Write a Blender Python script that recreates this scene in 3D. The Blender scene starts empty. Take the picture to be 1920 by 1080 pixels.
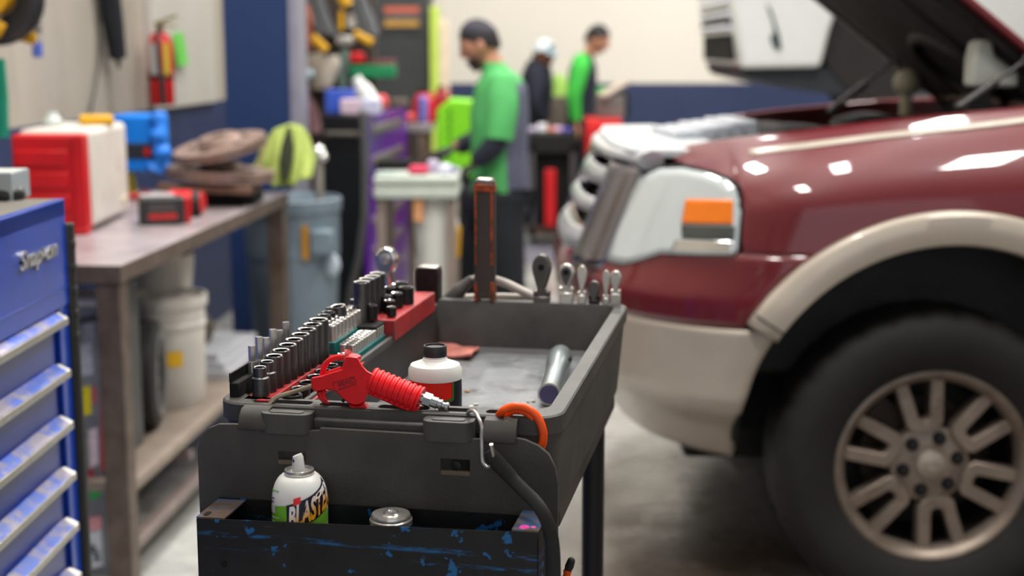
import bpy, bmesh, math, random
from mathutils import Vector, Matrix
random.seed(7)
PI = math.pi
sc = bpy.context.scene
COL = sc.collection

# ------------------------------------------------------------------ camera, sky, lights, exposure
F_PX = 2666.67                      # 50 mm lens on a 36 mm sensor, 1920 px wide
CAM_H = 1.5
PITCH = math.atan((540 - 95) / F_PX)
CP, SP = math.cos(PITCH), math.sin(PITCH)
cam_data = bpy.data.cameras.new('camera')
cam = bpy.data.objects.new('camera', cam_data)
COL.objects.link(cam)
cam.location = (0, 0, CAM_H)
cam.rotation_euler = (PI / 2 - PITCH, 0, 0)
cam_data.lens = 50
cam_data.sensor_width = 36
cam_data.clip_end = 100
cam_data.dof.use_dof = True
cam_data.dof.focus_distance = 1.74
cam_data.dof.aperture_fstop = 3.3
sc.camera = cam

world = bpy.data.worlds.new('daylight')
sc.world = world
world.use_nodes = True
wn = world.node_tree.nodes['Background']
wn.inputs[0].default_value = (0.86, 0.93, 1.0, 1)
wn.inputs[1].default_value = 0.32

def area(name, loc, size, power, color=(1, 0.97, 0.93), rot=(0, 0, 0)):
    d = bpy.data.lights.new(name, 'AREA')
    d.shape = 'RECTANGLE'
    d.size, d.size_y = size
    d.energy = power
    d.color = color
    o = bpy.data.objects.new(name, d)
    COL.objects.link(o)
    o.location = loc
    o.rotation_euler = rot
    return o

CEIL = 5.2
# long ceiling fixtures of the garage, and the daylight of the bay doors behind the camera
for nm, x, y, p in (('a', -0.5, 1.5, 62), ('b', 2.3, 2.2, 66), ('c', -0.7, 5.0, 90), ('d', 1.9, 4.9, 62), ('e', 0.5, 8.2, 100), ('f', 3.6, 8.6, 80), ('g', -0.8, 10.6, 50), ('h', 2.2, 11.2, 62), ('i', 5.2, 11.2, 50), ('j', 0.7, 3.2, 40)):
    area('ceiling_lamp_' + nm, (x, y, CEIL - 0.15), (0.3, 0.9), p * 1.12)
area('bay_door_daylight', (1.0, -3.6, 2.0), (5.0, 3.2), 22, (0.93, 0.97, 1.0), (PI / 2, 0, 0))

sc.view_settings.view_transform = 'Standard'
sc.view_settings.look = 'None'
sc.view_settings.gamma = 1
sc.view_settings.exposure = 0.35
sc.view_settings.use_curve_mapping = False
sc.cycles.use_denoising = True
sc.cycles.max_bounces = 7
sc.cycles.caustics_reflective = False
sc.cycles.caustics_refractive = False
sc.cycles.sample_clamp_indirect = 6

# ------------------------------------------------------------------ picture rays -> places in the room
def ray(x, y):
    u, v = (x - 960) / F_PX, (540 - y) / F_PX
    return Vector((u, CP + v * SP, -SP + v * CP))
def at_z(x, y, z):
    d = ray(x, y); t = (z - CAM_H) / d.z
    return Vector((d.x * t, d.y * t, z))
def at_y(x, y, Y):
    d = ray(x, y); t = Y / d.y
    return Vector((d.x * t, Y, CAM_H + d.z * t))

# ------------------------------------------------------------------ materials
def lin(c):
    return tuple(((v / 255) / 12.92 if v / 255 <= 0.04045 else ((v / 255 + 0.055) / 1.055) ** 2.4) for v in c) + (1,)
class NT:
    def __init__(s, name):
        s.m = bpy.data.materials.new(name); s.m.use_nodes = True
        s.t = s.m.node_tree; s.n = s.t.nodes; s.b = s.n['Principled BSDF']
        s.co = s.n.new('ShaderNodeTexCoord')
    def link(s, a, b): s.t.links.new(a, b)
    def coord(s, scale=(1, 1, 1)):
        mp = s.n.new('ShaderNodeMapping'); mp.inputs['Scale'].default_value = scale
        s.link(s.co.outputs['Object'], mp.inputs['Vector']); return mp.outputs[0]
    def noise(s, scale, detail=4, rough=0.6, vec=None):
        t = s.n.new('ShaderNodeTexNoise'); t.inputs['Scale'].default_value = scale
        t.inputs['Detail'].default_value = detail; t.inputs['Roughness'].default_value = rough
        s.link(vec if vec is not None else s.co.outputs['Object'], t.inputs['Vector']); return t.outputs['Fac']
    def ramp(s, fac, lo, hi):
        r = s.n.new('ShaderNodeMapRange'); r.inputs[1].default_value = lo; r.inputs[2].default_value = hi
        s.link(fac, r.inputs[0]); return r.outputs[0]
    def math(s, op, a, b):
        r = s.n.new('ShaderNodeMath'); r.operation = op
        for i, v in enumerate((a, b)):
            if isinstance(v, (int, float)): r.inputs[i].default_value = v
            else: s.link(v, r.inputs[i])
        return r.outputs[0]
    def mix(s, fac, a, b):
        x = s.n.new('ShaderNodeMix'); x.data_type = 'RGBA'
        if isinstance(fac, (int, float)): x.inputs[0].default_value = fac
        else: s.link(fac, x.inputs[0])
        for i, v in ((6, a), (7, b)):
            if isinstance(v, tuple): x.inputs[i].default_value = v
            else: s.link(v, x.inputs[i])
        return x.outputs[2]
    def bump(s, fac, strength, dist=0.002):
        b = s.n.new('ShaderNodeBump'); b.inputs['Strength'].default_value = strength; b.inputs['Distance'].default_value = dist
        s.link(fac, b.inputs['Height']); s.link(b.outputs[0], s.b.inputs['Normal'])

def mat(name, rgb, rough=0.5, metal=0.0, var=0.12, scale=9, bump=0.0, bscale=120, dirt=None, damt=(0.55, 0.75), dscale=6, coat=0.0, alpha=1, trans=0, emit=0, ior=1.45, streak=(1, 1, 1)):
    k = NT(name)
    c = lin(rgb)
    base = c
    if var > 0:
        n = k.noise(scale, vec=k.coord(streak))
        dk = tuple(v * (1 - var) for v in c[:3]) + (1,); lt = tuple(min(1, v * (1 + var)) for v in c[:3]) + (1,)
        base = k.mix(k.ramp(n, 0.3, 0.7), dk, lt)
    if dirt:
        d = k.ramp(k.noise(dscale, 6, 0.68, vec=k.coord(streak)), *damt)
        base = k.mix(d, base, lin(dirt))
    if isinstance(base, tuple): k.b.inputs['Base Color'].default_value = base
    else: k.link(base, k.b.inputs['Base Color'])
    k.b.inputs['Roughness'].default_value = rough
    k.b.inputs['Metallic'].default_value = metal
    k.b.inputs['Coat Weight'].default_value = coat
    k.b.inputs['Coat Roughness'].default_value = 0.04
    k.b.inputs['IOR'].default_value = ior
    if trans: k.b.inputs['Transmission Weight'].default_value = trans
    if emit:
        k.b.inputs['Emission Color'].default_value = c; k.b.inputs['Emission Strength'].default_value = emit
    if bump: k.bump(k.noise(bscale, 3), bump)
    return k.m

# ------------------------------------------------------------------ mesh building
class MB:
    def __init__(s): s.v = []; s.f = []; s.mi = []; s.cur = 0; s.M = None; s.keep = False
    def add(s, vs, fs):
        o = len(s.v)
        for p in vs:
            p = Vector(p)
            s.v.append(s.M @ p if s.M is not None else p)
        for f in fs: s.f.append(tuple(i + o for i in f)); s.mi.append(s.cur)
        return s
    def box(s, c, d, rz=0, rx=0, ry=0):
        x, y, z = d[0] / 2, d[1] / 2, d[2] / 2
        vs = [Vector((a * x, b * y, e * z)) for e in (-1, 1) for a, b in ((-1, -1), (1, -1), (1, 1), (-1, 1))]
        R = Matrix.Rotation(rz, 3, 'Z') @ Matrix.Rotation(ry, 3, 'Y') @ Matrix.Rotation(rx, 3, 'X')
        return s.add([R @ v + Vector(c) for v in vs], [(3, 2, 1, 0), (4, 5, 6, 7), (0, 1, 5, 4), (1, 2, 6, 5), (2, 3, 7, 6), (3, 0, 4, 7)])
    def bx(s, a, b):
        return s.box([(a[i] + b[i]) / 2 for i in range(3)], [abs(b[i] - a[i]) for i in range(3)])
    def tube(s, pts, r, n=10, closed=False, caps=True, flat=1.0, up=None):
        pts = [Vector(p) for p in pts]; N = len(pts)
        rs = r if isinstance(r, (list, tuple)) else [r] * N
        prev = None; vs = []
        for i in range(N):
            if closed: t = pts[(i + 1) % N] - pts[i - 1]
            else: t = pts[min(i + 1, N - 1)] - pts[max(i - 1, 0)]
            if t.length < 1e-9: t = Vector((0, 0, 1))
            t.normalize()
            if prev is None:
                a = Vector(up) if up else (Vector((0, 0, 1)) if abs(t.z) < 0.9 else Vector((0, 1, 0)))
            else: a = prev
            u = a - t * a.dot(t)
            if u.length < 1e-6: u = Vector((1, 0, 0)) - t * t.x
            u.normalize(); prev = u; w = t.cross(u)
            for k in range(n):
                an = 2 * PI * k / n
                vs.append(pts[i] + u * (math.cos(an) * rs[i] * flat) + w * (math.sin(an) * rs[i]))
        fs = []
        for i in range(N if closed else N - 1):
            j = (i + 1) % N
            for k in range(n):
                k2 = (k + 1) % n
                fs.append((i * n + k, i * n + k2, j * n + k2, j * n + k))
        if caps and not closed:
            fs.append(tuple(range(n - 1, -1, -1))); fs.append(tuple((N - 1) * n + k for k in range(n)))
        return s.add(vs, fs)
    def cyl(s, p0, p1, r0, r1=None, n=20, caps=True):
        return s.tube([p0, p1], [r0, r0 if r1 is None else r1], n, caps=caps)
    def lathe(s, prof, n=32, c=(0, 0, 0), axis='z', a0=0, hexr=None):
        vs = []; fs = []; P = len(prof)
        for r, z in prof:
            for k in range(n):
                an = a0 + 2 * PI * k / n
                x, y = r * math.cos(an), r * math.sin(an)
                v = (x, y, z) if axis == 'z' else ((x, z, y) if axis == 'y' else (z, x, y))
                vs.append(Vector(v) + Vector(c))
        for i in range(P - 1):
            for k in range(n):
                k2 = (k + 1) % n
                fs.append((i * n + k, i * n + k2, (i + 1) * n + k2, (i + 1) * n + k))
        if prof[0] == prof[-1]: return s.add(vs, fs)
        if prof[0][0] > 1e-6: fs.append(tuple(range(n - 1, -1, -1)))
        if prof[-1][0] > 1e-6: fs.append(tuple((P - 1) * n + k for k in range(n)))
        return s.add(vs, fs)
    def axlathe(s, p0, p1, prof, n=20):
        p0, p1 = Vector(p0), Vector(p1); L = (p1 - p0).length
        return s.tube([p0.lerp(p1, t) for t, r in prof], [r for t, r in prof], n)
    def prism(s, poly, a, b, axis='z'):
        n = len(poly)
        def P(p, h): return {'z': (p[0], p[1], h), 'y': (p[0], h, p[1]), 'x': (h, p[0], p[1])}[axis]
        return s.add([P(p, a) for p in poly] + [P(p, b) for p in poly],
                     [tuple(range(n - 1, -1, -1)), tuple(range(n, 2 * n))] + [(i, (i + 1) % n, n + (i + 1) % n, n + i) for i in range(n)])
    def ball(s, c, r, nu=20, nv=12, fn=None):
        rx, ry, rz = r if isinstance(r, (tuple, list)) else (r, r, r)
        vs = []; fs = []
        for i in range(nv + 1):
            th = PI * i / nv
            for k in range(nu):
                ph = 2 * PI * k / nu
                p = Vector((math.sin(th) * math.cos(ph), math.sin(th) * math.sin(ph), math.cos(th)))
                if fn: p = fn(p)
                vs.append(Vector((p.x * rx, p.y * ry, p.z * rz)) + Vector(c))
        for i in range(nv):
            for k in range(nu):
                k2 = (k + 1) % nu
                fs.append((i * nu + k, (i + 1) * nu + k, (i + 1) * nu + k2, i * nu + k2))
        return s.add(vs, fs)
    def grid(s, fn, nu, nv, th=None):
        vs = [Vector(fn(i / nu, j / nv)) for j in range(nv + 1) for i in range(nu + 1)]
        fs = [(j * (nu + 1) + i, j * (nu + 1) + i + 1, (j + 1) * (nu + 1) + i + 1, (j + 1) * (nu + 1) + i) for j in range(nv) for i in range(nu)]
        return s.add(vs, fs)
    def loft(s, rings, cap0=True, cap1=True):
        n = len(rings[0]); vs = [p for r in rings for p in r]; fs = []
        for i in range(len(rings) - 1):
            for k in range(n):
                k2 = (k + 1) % n
                fs.append((i * n + k, i * n + k2, (i + 1) * n + k2, (i + 1) * n + k))
        if cap0: fs.append(tuple(range(n - 1, -1, -1)))
        if cap1: fs.append(tuple((len(rings) - 1) * n + k for k in range(n)))
        return s.add(vs, fs)
    def build(s, name, mats, parent=None, bevel=0, smooth=38, solid=0, loc=None, rz=None, segs=2, sub=0):
        me = bpy.data.meshes.new(name)
        me.from_pydata([tuple(v) for v in s.v], [], s.f)
        me.polygons.foreach_set('material_index', s.mi)
        bm = bmesh.new(); bm.from_mesh(me)
        bmesh.ops.remove_doubles(bm, verts=bm.verts, dist=1e-6) if not s.keep else None
        bmesh.ops.recalc_face_normals(bm, faces=bm.faces)
        bm.to_mesh(me); bm.free()
        if not isinstance(mats, (list, tuple)): mats = [mats]
        for m in mats: me.materials.append(m)
        o = bpy.data.objects.new(name, me); COL.objects.link(o)
        if smooth:
            me.shade_smooth(); me.set_sharp_from_angle(angle=math.radians(smooth))
        if solid:
            md = o.modifiers.new('thickness', 'SOLIDIFY'); md.thickness = solid; md.offset = -1
        if sub:
            md = o.modifiers.new('smooth', 'SUBSURF'); md.levels = sub; md.render_levels = sub
        if bevel:
            md = o.modifiers.new('edge', 'BEVEL'); md.width = bevel; md.segments = segs; md.limit_method = 'ANGLE'; md.angle_limit = math.radians(40)
            md.harden_normals = False
        if parent: o.parent = parent
        if loc is not None: o.location = loc
        if rz is not None: o.rotation_euler = (0, 0, rz)
        return o

def cut(o, cutter):
    """take a shape out of a mesh and keep the result as plain mesh"""
    c = cutter.build('cutter', o.data.materials[0], smooth=0)
    c.parent = o.parent
    md = o.modifiers.new('cut', 'BOOLEAN'); md.object = c; md.operation = 'DIFFERENCE'; md.solver = 'EXACT'
    bpy.context.view_layer.update()
    me = bpy.data.meshes.new_from_object(o.evaluated_get(bpy.context.evaluated_depsgraph_get()))
    o.modifiers.clear(); o.data = me
    me.shade_smooth(); me.set_sharp_from_angle(angle=math.radians(35))
    bpy.data.objects.remove(c)
    return o

def tag(o, label, cat, group=None):
    o['label'] = label; o['category'] = cat
    if group: o['group'] = group
    return o
def thing(name, label, cat, loc=(0, 0, 0), rz=0, group=None, rot=None):
    o = bpy.data.objects.new(name, None); COL.objects.link(o)
    o.empty_display_size = 0.05
    o.location = loc; o.rotation_euler = rot if rot else (0, 0, rz)
    return tag(o, label, cat, group)
def struct(o):
    o['kind'] = 'structure'; return o
def copy_tree(root, loc, rz=None, label=None):
    r = root.copy(); COL.objects.link(r); r.location = loc
    if rz is not None: r.rotation_euler = (0, 0, rz)
    if label: r['label'] = label
    for ch in list(root.children):
        c = ch.copy(); COL.objects.link(c); c.parent = r
    return r
def rrect(x0, y0, x1, y1, r, n=5):
    pts = []
    for cx, cy, a in ((x1 - r, y1 - r, 0), (x0 + r, y1 - r, PI / 2), (x0 + r, y0 + r, PI), (x1 - r, y0 + r, 1.5 * PI)):
        for i in range(n + 1):
            an = a + PI / 2 * i / n
            pts.append((cx + r * math.cos(an), cy + r * math.sin(an)))
    return pts
def smoothpath(pts, k=6, closed=False):
    pts = [Vector(p) for p in pts]; n = len(pts); out = []
    for i in range(n if closed else n - 1):
        if closed: p0, p1, p2, p3 = (pts[(i + j) % n] for j in (-1, 0, 1, 2))
        else: p0, p1, p2, p3 = pts[max(i - 1, 0)], pts[i], pts[i + 1], pts[min(i + 2, n - 1)]
        for q in range(k):
            t = q / k
            out.append(0.5 * ((2 * p1) + (p2 - p0) * t + (2 * p0 - 5 * p1 + 4 * p2 - p3) * t * t + (3 * p1 - p0 - 3 * p2 + p3) * t ** 3))
    if not closed: out.append(pts[-1])
    return out
def lettering(txt, size, depth, shear=0, bold=0.0, res=3):
    cu = bpy.data.curves.new('lettering', 'FONT'); cu.body = txt; cu.size = size; cu.extrude = depth; cu.shear = shear; cu.offset = bold; cu.resolution_u = res
    o = bpy.data.objects.new('lettering', cu); COL.objects.link(o)
    bpy.context.view_layer.update()
    me = bpy.data.meshes.new_from_object(o.evaluated_get(bpy.context.evaluated_depsgraph_get()))
    vs = [v.co.copy() for v in me.vertices]; fs = [tuple(p.vertices) for p in me.polygons]
    bpy.data.objects.remove(o); bpy.data.curves.remove(cu); bpy.data.meshes.remove(me)
    return vs, fs
ORD = 'first second third fourth fifth sixth seventh eighth ninth tenth eleventh twelfth thirteenth fourteenth fifteenth sixteenth'.split()

# ------------------------------------------------------------------ palette
m_black_plastic = mat('black_cart_plastic', (74, 72, 70), 0.5, var=0.25, scale=14, bump=0.25, bscale=420, dirt=(88, 82, 74), damt=(0.58, 0.8), dscale=9)
m_tray_floor = mat('worn_tray_floor', (128, 131, 134), 0.42, var=0.22, scale=16, bump=0.15, bscale=300, dirt=(60, 55, 50), damt=(0.5, 0.66), dscale=8)
m_black = mat('black_paint', (20, 21, 22), 0.4, var=0.2)
m_rubber = mat('black_rubber', (38, 37, 36), 0.62, var=0.2, scale=20, bump=0.1)
m_dark = mat('deep_black', (9, 9, 10), 0.85, var=0.1)
m_chrome = mat('chrome', (232, 232, 230), 0.12, 0.92, var=0.05)
m_satin = mat('satin_steel', (206, 202, 196), 0.27, 0.75, var=0.1)
m_socket = mat('dark_socket_steel', (96, 95, 95), 0.34, 0.9, var=0.2, scale=60)
m_socket_rim = mat('worn_socket_rim', (222, 220, 214), 0.3, 0.45, var=0.1)
m_impact = mat('black_oxide_steel', (52, 50, 50), 0.42, 0.8, var=0.2, scale=40)
m_red_rail = mat('red_rail_plastic', (168, 42, 45), 0.45, var=0.2, scale=40, dirt=(110, 62, 55), damt=(0.5, 0.75), dscale=30)
m_teal_rail = mat('teal_rail_plastic', (18, 112, 110), 0.45, var=0.25, scale=40, dirt=(105, 108, 96), damt=(0.5, 0.75), dscale=30)
m_red = mat('red_tool_plastic', (236, 26, 36), 0.38, var=0.1, scale=30, dirt=(112, 20, 24), damt=(0.6, 0.82), dscale=55)
m_red2 = mat('red_plastic', (205, 22, 30), 0.42, var=0.15, scale=5, dirt=(105, 20, 22), damt=(0.6, 0.8), dscale=9)
m_orange = mat('orange_plastic', (255, 86, 10), 0.32, var=0.06)
m_white = mat('white_plastic', (232, 231, 226), 0.36, var=0.03)
m_offwhite = mat('soiled_white_plastic', (214, 209, 200), 0.5, var=0.08, dirt=(150, 138, 122), damt=(0.6, 0.85), dscale=8)
m_green_label = mat('green_label', (118, 182, 48), 0.4, var=0.04)
m_yellow = mat('yellow_plastic', (226, 170, 28), 0.45, var=0.12)
m_blue_box = mat('blue_tool_chest_paint', (14, 66, 176), 0.28, var=0.1, scale=4, coat=0.3, dirt=(30, 52, 128), damt=(0.55, 0.8), dscale=3)
m_blue_dark = mat('blue_drawer_paint', (12, 48, 142), 0.3, var=0.15, scale=5, coat=0.25)
m_alu = mat('brushed_aluminium', (200, 198, 192), 0.34, 1.0, var=0.14, scale=12, streak=(1, 12, 1))
m_bench = mat('bench_top_steel', (172, 162, 166), 0.34, 0.2, var=0.2, scale=7, dirt=(118, 104, 102), damt=(0.5, 0.75), dscale=5)
m_bench_leg = mat('rusty_bench_steel', (112, 98, 88), 0.5, 0.5, var=0.25, scale=12, dirt=(92, 70, 58), damt=(0.5, 0.75), dscale=8)
m_maroon = mat('maroon_car_paint', (104, 9, 22), 0.45, 0.0, var=0.04, coat=1.0)
m_tan = mat('tan_car_paint', (196, 185, 170), 0.36, 0.15, var=0.05, coat=0.35)
m_tyre = mat('tyre_rubber', (36, 34, 33), 0.7, var=0.18, scale=10, bump=0.15, bscale=90)
m_rim = mat('dusty_alloy', (150, 136, 124), 0.42, 0.55, var=0.16, scale=14, dirt=(104, 86, 72), damt=(0.52, 0.78), dscale=11)
m_brake = mat('brake_iron', (70, 58, 50), 0.6, 0.5, var=0.25)
m_lens = mat('hazy_headlight_lens', (206, 214, 214), 0.16, 0.1, var=0.06, scale=3, coat=1.0)
m_amber = mat('amber_reflector', (255, 128, 14), 0.25, var=0.08, coat=0.6)
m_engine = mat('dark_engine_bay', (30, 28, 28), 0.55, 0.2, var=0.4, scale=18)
m_grey_part = mat('grey_engine_plastic', (150, 152, 156), 0.45, var=0.1)
m_liner = mat('hood_liner_felt', (46, 42, 39), 0.9, var=0.3, scale=8, dirt=(78, 62, 48), damt=(0.55, 0.8), dscale=4)
m_grime = mat('grimy_metal', (90, 84, 78), 0.55, 0.4, var=0.3, scale=14)
m_truck_white = mat('white_truck_paint', (228, 230, 228), 0.3, var=0.02, coat=0.6)
m_skin = mat('skin', (196, 138, 112), 0.5, var=0.06)
m_skin_dark = mat('brown_skin', (118, 78, 60), 0.5, var=0.06)
m_hair = mat('dark_hair', (34, 30, 32), 0.6, var=0.2, scale=40)
m_navy = mat('navy_cloth', (34, 38, 52), 0.85, var=0.2, scale=12)
m_greycloth = mat('slate_grey_cloth', (92, 94, 116), 0.85, var=0.15, scale=10)
m_greencloth = mat('green_cloth', (84, 176, 100), 0.8, var=0.14, scale=8)
m_trouser = mat('black_trouser_cloth', (26, 29, 36), 0.85, var=0.2, scale=10)
m_glove = mat('black_glove_rubber', (22, 23, 25), 0.45, var=0.2)
m_vest = mat('lime_yellow_fabric', (156, 172, 84), 0.8, var=0.15, scale=9)
m_lime = mat('lime_green_plastic', (132, 222, 34), 0.45, var=0.1)
m_limeyellow = mat('pale_lime_paint', (196, 224, 96), 0.5, var=0.06)
m_trash = mat('grey_trash_plastic', (118, 134, 146), 0.5, var=0.1, scale=5)
m_blue_drum = mat('dark_blue_drum_plastic', (42, 62, 82), 0.42, var=0.2, scale=4)
m_purple = mat('purple_cabinet_paint', (104, 26, 166), 0.28, var=0.12, coat=0.4)
m_pinkgrey = mat('grey_drawer_trim', (128, 116, 124), 0.4, 0.4, var=0.15)
m_blue_bright = mat('bright_blue_plastic', (10, 132, 240), 0.42, var=0.1, scale=6)
m_glass_green = mat('tinted_windscreen', (150, 190, 182), 0.05, var=0, trans=0.85)

# ------------------------------------------------------------------ the room
def floor_mat():
    k = NT('stained_garage_floor')
    n1 = k.ramp(k.noise(1.1, 6, 0.62), 0.38, 0.66)
    n2 = k.ramp(k.noise(7, 5, 0.7), 0.45, 0.72)
    base = k.mix(n1, lin((196, 197, 192)), lin((150, 149, 147)))
    base = k.mix(k.math('MULTIPLY', n2, 0.45), base, lin((112, 106, 100)))
    # browner tone broken up by noise, on the right towards the camera
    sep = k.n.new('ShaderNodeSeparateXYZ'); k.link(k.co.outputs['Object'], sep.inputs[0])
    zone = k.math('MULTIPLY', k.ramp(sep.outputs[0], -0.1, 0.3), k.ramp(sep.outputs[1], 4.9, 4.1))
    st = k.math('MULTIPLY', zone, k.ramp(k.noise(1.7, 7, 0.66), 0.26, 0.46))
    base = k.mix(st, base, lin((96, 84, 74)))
    br = k.n.new('ShaderNodeTexBrick'); br.offset = 0
    for nm, v in (('Scale', 1.0), ('Mortar Size', 0.012), ('Brick Width', 0.9), ('Row Height', 0.9)): br.inputs[nm].default_value = v
    k.link(k.co.outputs['Object'], br.inputs['Vector'])
    base = k.mix(k.math('MULTIPLY', br.outputs['Fac'], 0.4), base, lin((120, 118, 112)))
    k.link(base, k.b.inputs['Base Color'])
    k.link(k.ramp(k.noise(3, 5), 0.2, 1.2), k.b.inputs['Roughness'])
    k.bump(k.noise(40, 4), 0.08)
    return k.m
SL = 0.05                                        # the left wall runs slightly off the line of sight
def wall_x(y): return -1.85 + SL * (y - 4.0)
m_wall_beige = mat('beige_concrete_wall', (172, 164, 152), 0.8, var=0.08, scale=1.6, dirt=(146, 135, 120), damt=(0.52, 0.8), dscale=2.2, bump=0.1, bscale=30, streak=(1, 1, 0.35))
m_wall_cream = mat('cream_wall_paint', (233, 227, 216), 0.7, var=0.02, scale=0.6)
m_wall_blue = mat('navy_wall_paint', (48, 60, 96), 0.5, var=0.1, scale=1.5)
m_ceiling = mat('white_ceiling', (225, 225, 222), 0.8, var=0.03)
BACK = 13.2
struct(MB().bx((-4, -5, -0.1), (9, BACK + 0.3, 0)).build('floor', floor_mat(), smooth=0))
struct(MB().bx((-4, -5, CEIL), (9, BACK + 0.3, CEIL + 0.1)).build('ceiling', m_ceiling, smooth=0))
def wall_strip(name, mats, p0, p1, z, zt, th):
    d = Vector((p1[0] - p0[0], p1[1] - p0[1], 0)); nrm = Vector((-d.y, d.x, 0)).normalized() * th
    b = MB(); b.keep = True
    for i, (za, zb) in enumerate(((0, z), (z, zt))):
        b.cur = i
        q = [Vector((p0[0], p0[1], za)), Vector((p1[0], p1[1], za)), Vector((p1[0], p1[1], za)) + nrm, Vector((p0[0], p0[1], za)) + nrm]
        b.add(q + [v + Vector((0, 0, zb - za)) for v in q], [(3, 2, 1, 0), (4, 5, 6, 7), (0, 1, 5, 4), (1, 2, 6, 5), (2, 3, 7, 6), (3, 0, 4, 7)])
    return struct(b.build(name, mats, smooth=0))
wall_strip('wall_left', [m_wall_blue, m_wall_beige], (wall_x(-5), -5), (wall_x(BACK), BACK), 1.225, CEIL, 0.15)
wall_strip('wall_back', [m_wall_blue, m_wall_cream], (-4, BACK), (9, BACK), 1.205, CEIL, 0.15)
wall_strip('wall_right', [m_wall_blue, m_wall_cream], (8.5, BACK), (8.5, -5), 1.205, CEIL, 0.15)
# pale boarded panel on the left wall behind the extinguisher, and the blue steel column
b = MB()
ya, yb = 6.75, 7.9
b.add([(wall_x(ya), ya, 1.225), (wall_x(yb), yb, 1.225), (wall_x(yb) + 0.03, yb, 1.225), (wall_x(ya) + 0.03, ya, 1.225),
       (wall_x(ya), ya, 3.2), (wall_x(yb), yb, 3.2), (wall_x(yb) + 0.03, yb, 3.2), (wall_x(ya) + 0.03, ya, 3.2)],
      [(3, 2, 1, 0), (4, 5, 6, 7), (0, 1, 5, 4), (1, 2, 6, 5), (2, 3, 7, 6), (3, 0, 4, 7)])
struct(b.build('trim_1', mat('pale_wall_panel', (192, 189, 180), 0.6, var=0.05, scale=2), smooth=0))
m_column = mat('blue_column_paint', (30, 52, 96), 0.42, var=0.08, scale=2)
b = MB()
b.bx((-1.30, 6.50, 0), (-1.005, 6.78, CEIL)); b.cur = 1; b.bx((-1.005, 6.49, 0), (-0.965, 6.79, CEIL))
b.cur = 0; b.bx((-1.38, 6.42, 0), (-0.90, 6.86, 0.03))
struct(b.build('column', [m_column, mat('pale_column_flange', (136, 134, 150), 0.5, var=0.1)], bevel=0.004, smooth=0))

# ------------------------------------------------------------------ maroon off-road car, nose to the left, hood up
YC, YN = 4.6, 3.55                    # centre line and near side of the car
NEX = 2.6
def lerp_tab(tab, x):
    if x <= tab[0][0]: return tab[0][1]
    for (a, va), (c, vc) in zip(tab, tab[1:]):
        if x <= c:
            t = (x - a) / (c - a); return va + (vc - va) * t
    return tab[-1][1]
XF = [(0.40, 0.32), (0.50, 0.25), (0.56, 0.19), (0.60, 0.165), (0.79, 0.14), (0.86, 0.135), (0.885, 0.15), (0.93, 0.175), (1.21, 0.285), (1.3, 0.33)]
YS = [(0.40, 3.66), (0.50, 3.62), (0.56, 3.565), (0.60, 3.55), (1.4, 3.55)]
A_ = 0.75
def sp(v, e): return abs(v) ** e
def car_pt(phi, z, off=0.0):
    xf, ys = lerp_tab(XF, z), lerp_tab(YS, z)
    e = 2 / NEX
    def P(f):
        s, c = math.sin(f), math.cos(f)
        return Vector((xf + A_ - A_ * sp(s, e), YC - (YC - ys) * math.copysign(sp(c, e), c), z))
    p = P(phi)
    if off:
        t = P(min(PI - 0.02, phi + 0.02)) - P(max(0.02, phi - 0.02)); n = Vector((-t.y, t.x, 0)).normalized()
        if (n.x * (p.x - 1.2) + n.y * (p.y - YC)) < 0: n = -n
        p = p + n * off
    return p
def phi_of_x(X, z):
    q = 1 - (X - lerp_tab(XF, z)) / A_
    q = min(1, max(0, q)); return math.asin(q ** (NEX / 2))
def car_hit(px, py):
    """where a line of sight meets the body skin, as (angle around the nose, height)"""
    d = ray(px, py); t = 3.0
    while t < 6.5:
        p = Vector((0, 0, CAM_H)) + d * t
        xf, ys = lerp_tab(XF, p.z), lerp_tab(YS, p.z)
        q = max(0.0, (xf + A_ - p.x) / A_)
        if abs((YC - p.y) / (YC - ys)) ** NEX + q ** NEX < 1: break
        t += 0.004
    c = min(1, abs((YC - p.y) / (YC - ys)))
    f = math.acos(c ** (NEX / 2))
    return (f if p.y < YC else PI - f, p.z)
car = thing('car', 'maroon and tan off-road car with its hood propped open and a dusty front wheel', 'car', (1.1, YC, 0))
CARLOC = Vector(car.location)
def cb(b, name, mats, parent=car, **k):
    """car pieces are measured in the room; hang them under the car"""
    if parent is car: b.v = [v - CARLOC for v in b.v]
    else: b.v = [v - CARLOC for v in b.v]
    return b.build(name, mats, parent, **k)
AX, AZ = 1.12, 0.50                    # wheel arch centre
def arch_x(z, R):
    d = R * R - (z - AZ) ** 2
    return AX - math.sqrt(d) if d > 0 else AX
def band(name, m, z0, z1, R, nz, th=0.02, **k):
    b = MB()
    def f(u, v):
        z = z0 + (z1 - z0) * v
        p0 = phi_of_x(arch_x(z, R), z)
        return car_pt(p0 + (PI - 2 * p0) * u, z)
    b.grid(f, 90, nz)
    return cb(b, name, m, solid=th, **k)
band('bumper', m_tan, 0.40, 0.79, 0.525, 22, 0.03)
band('bumper_trim', m_maroon, 0.793, 0.985, 0.60, 10, 0.03)
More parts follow.
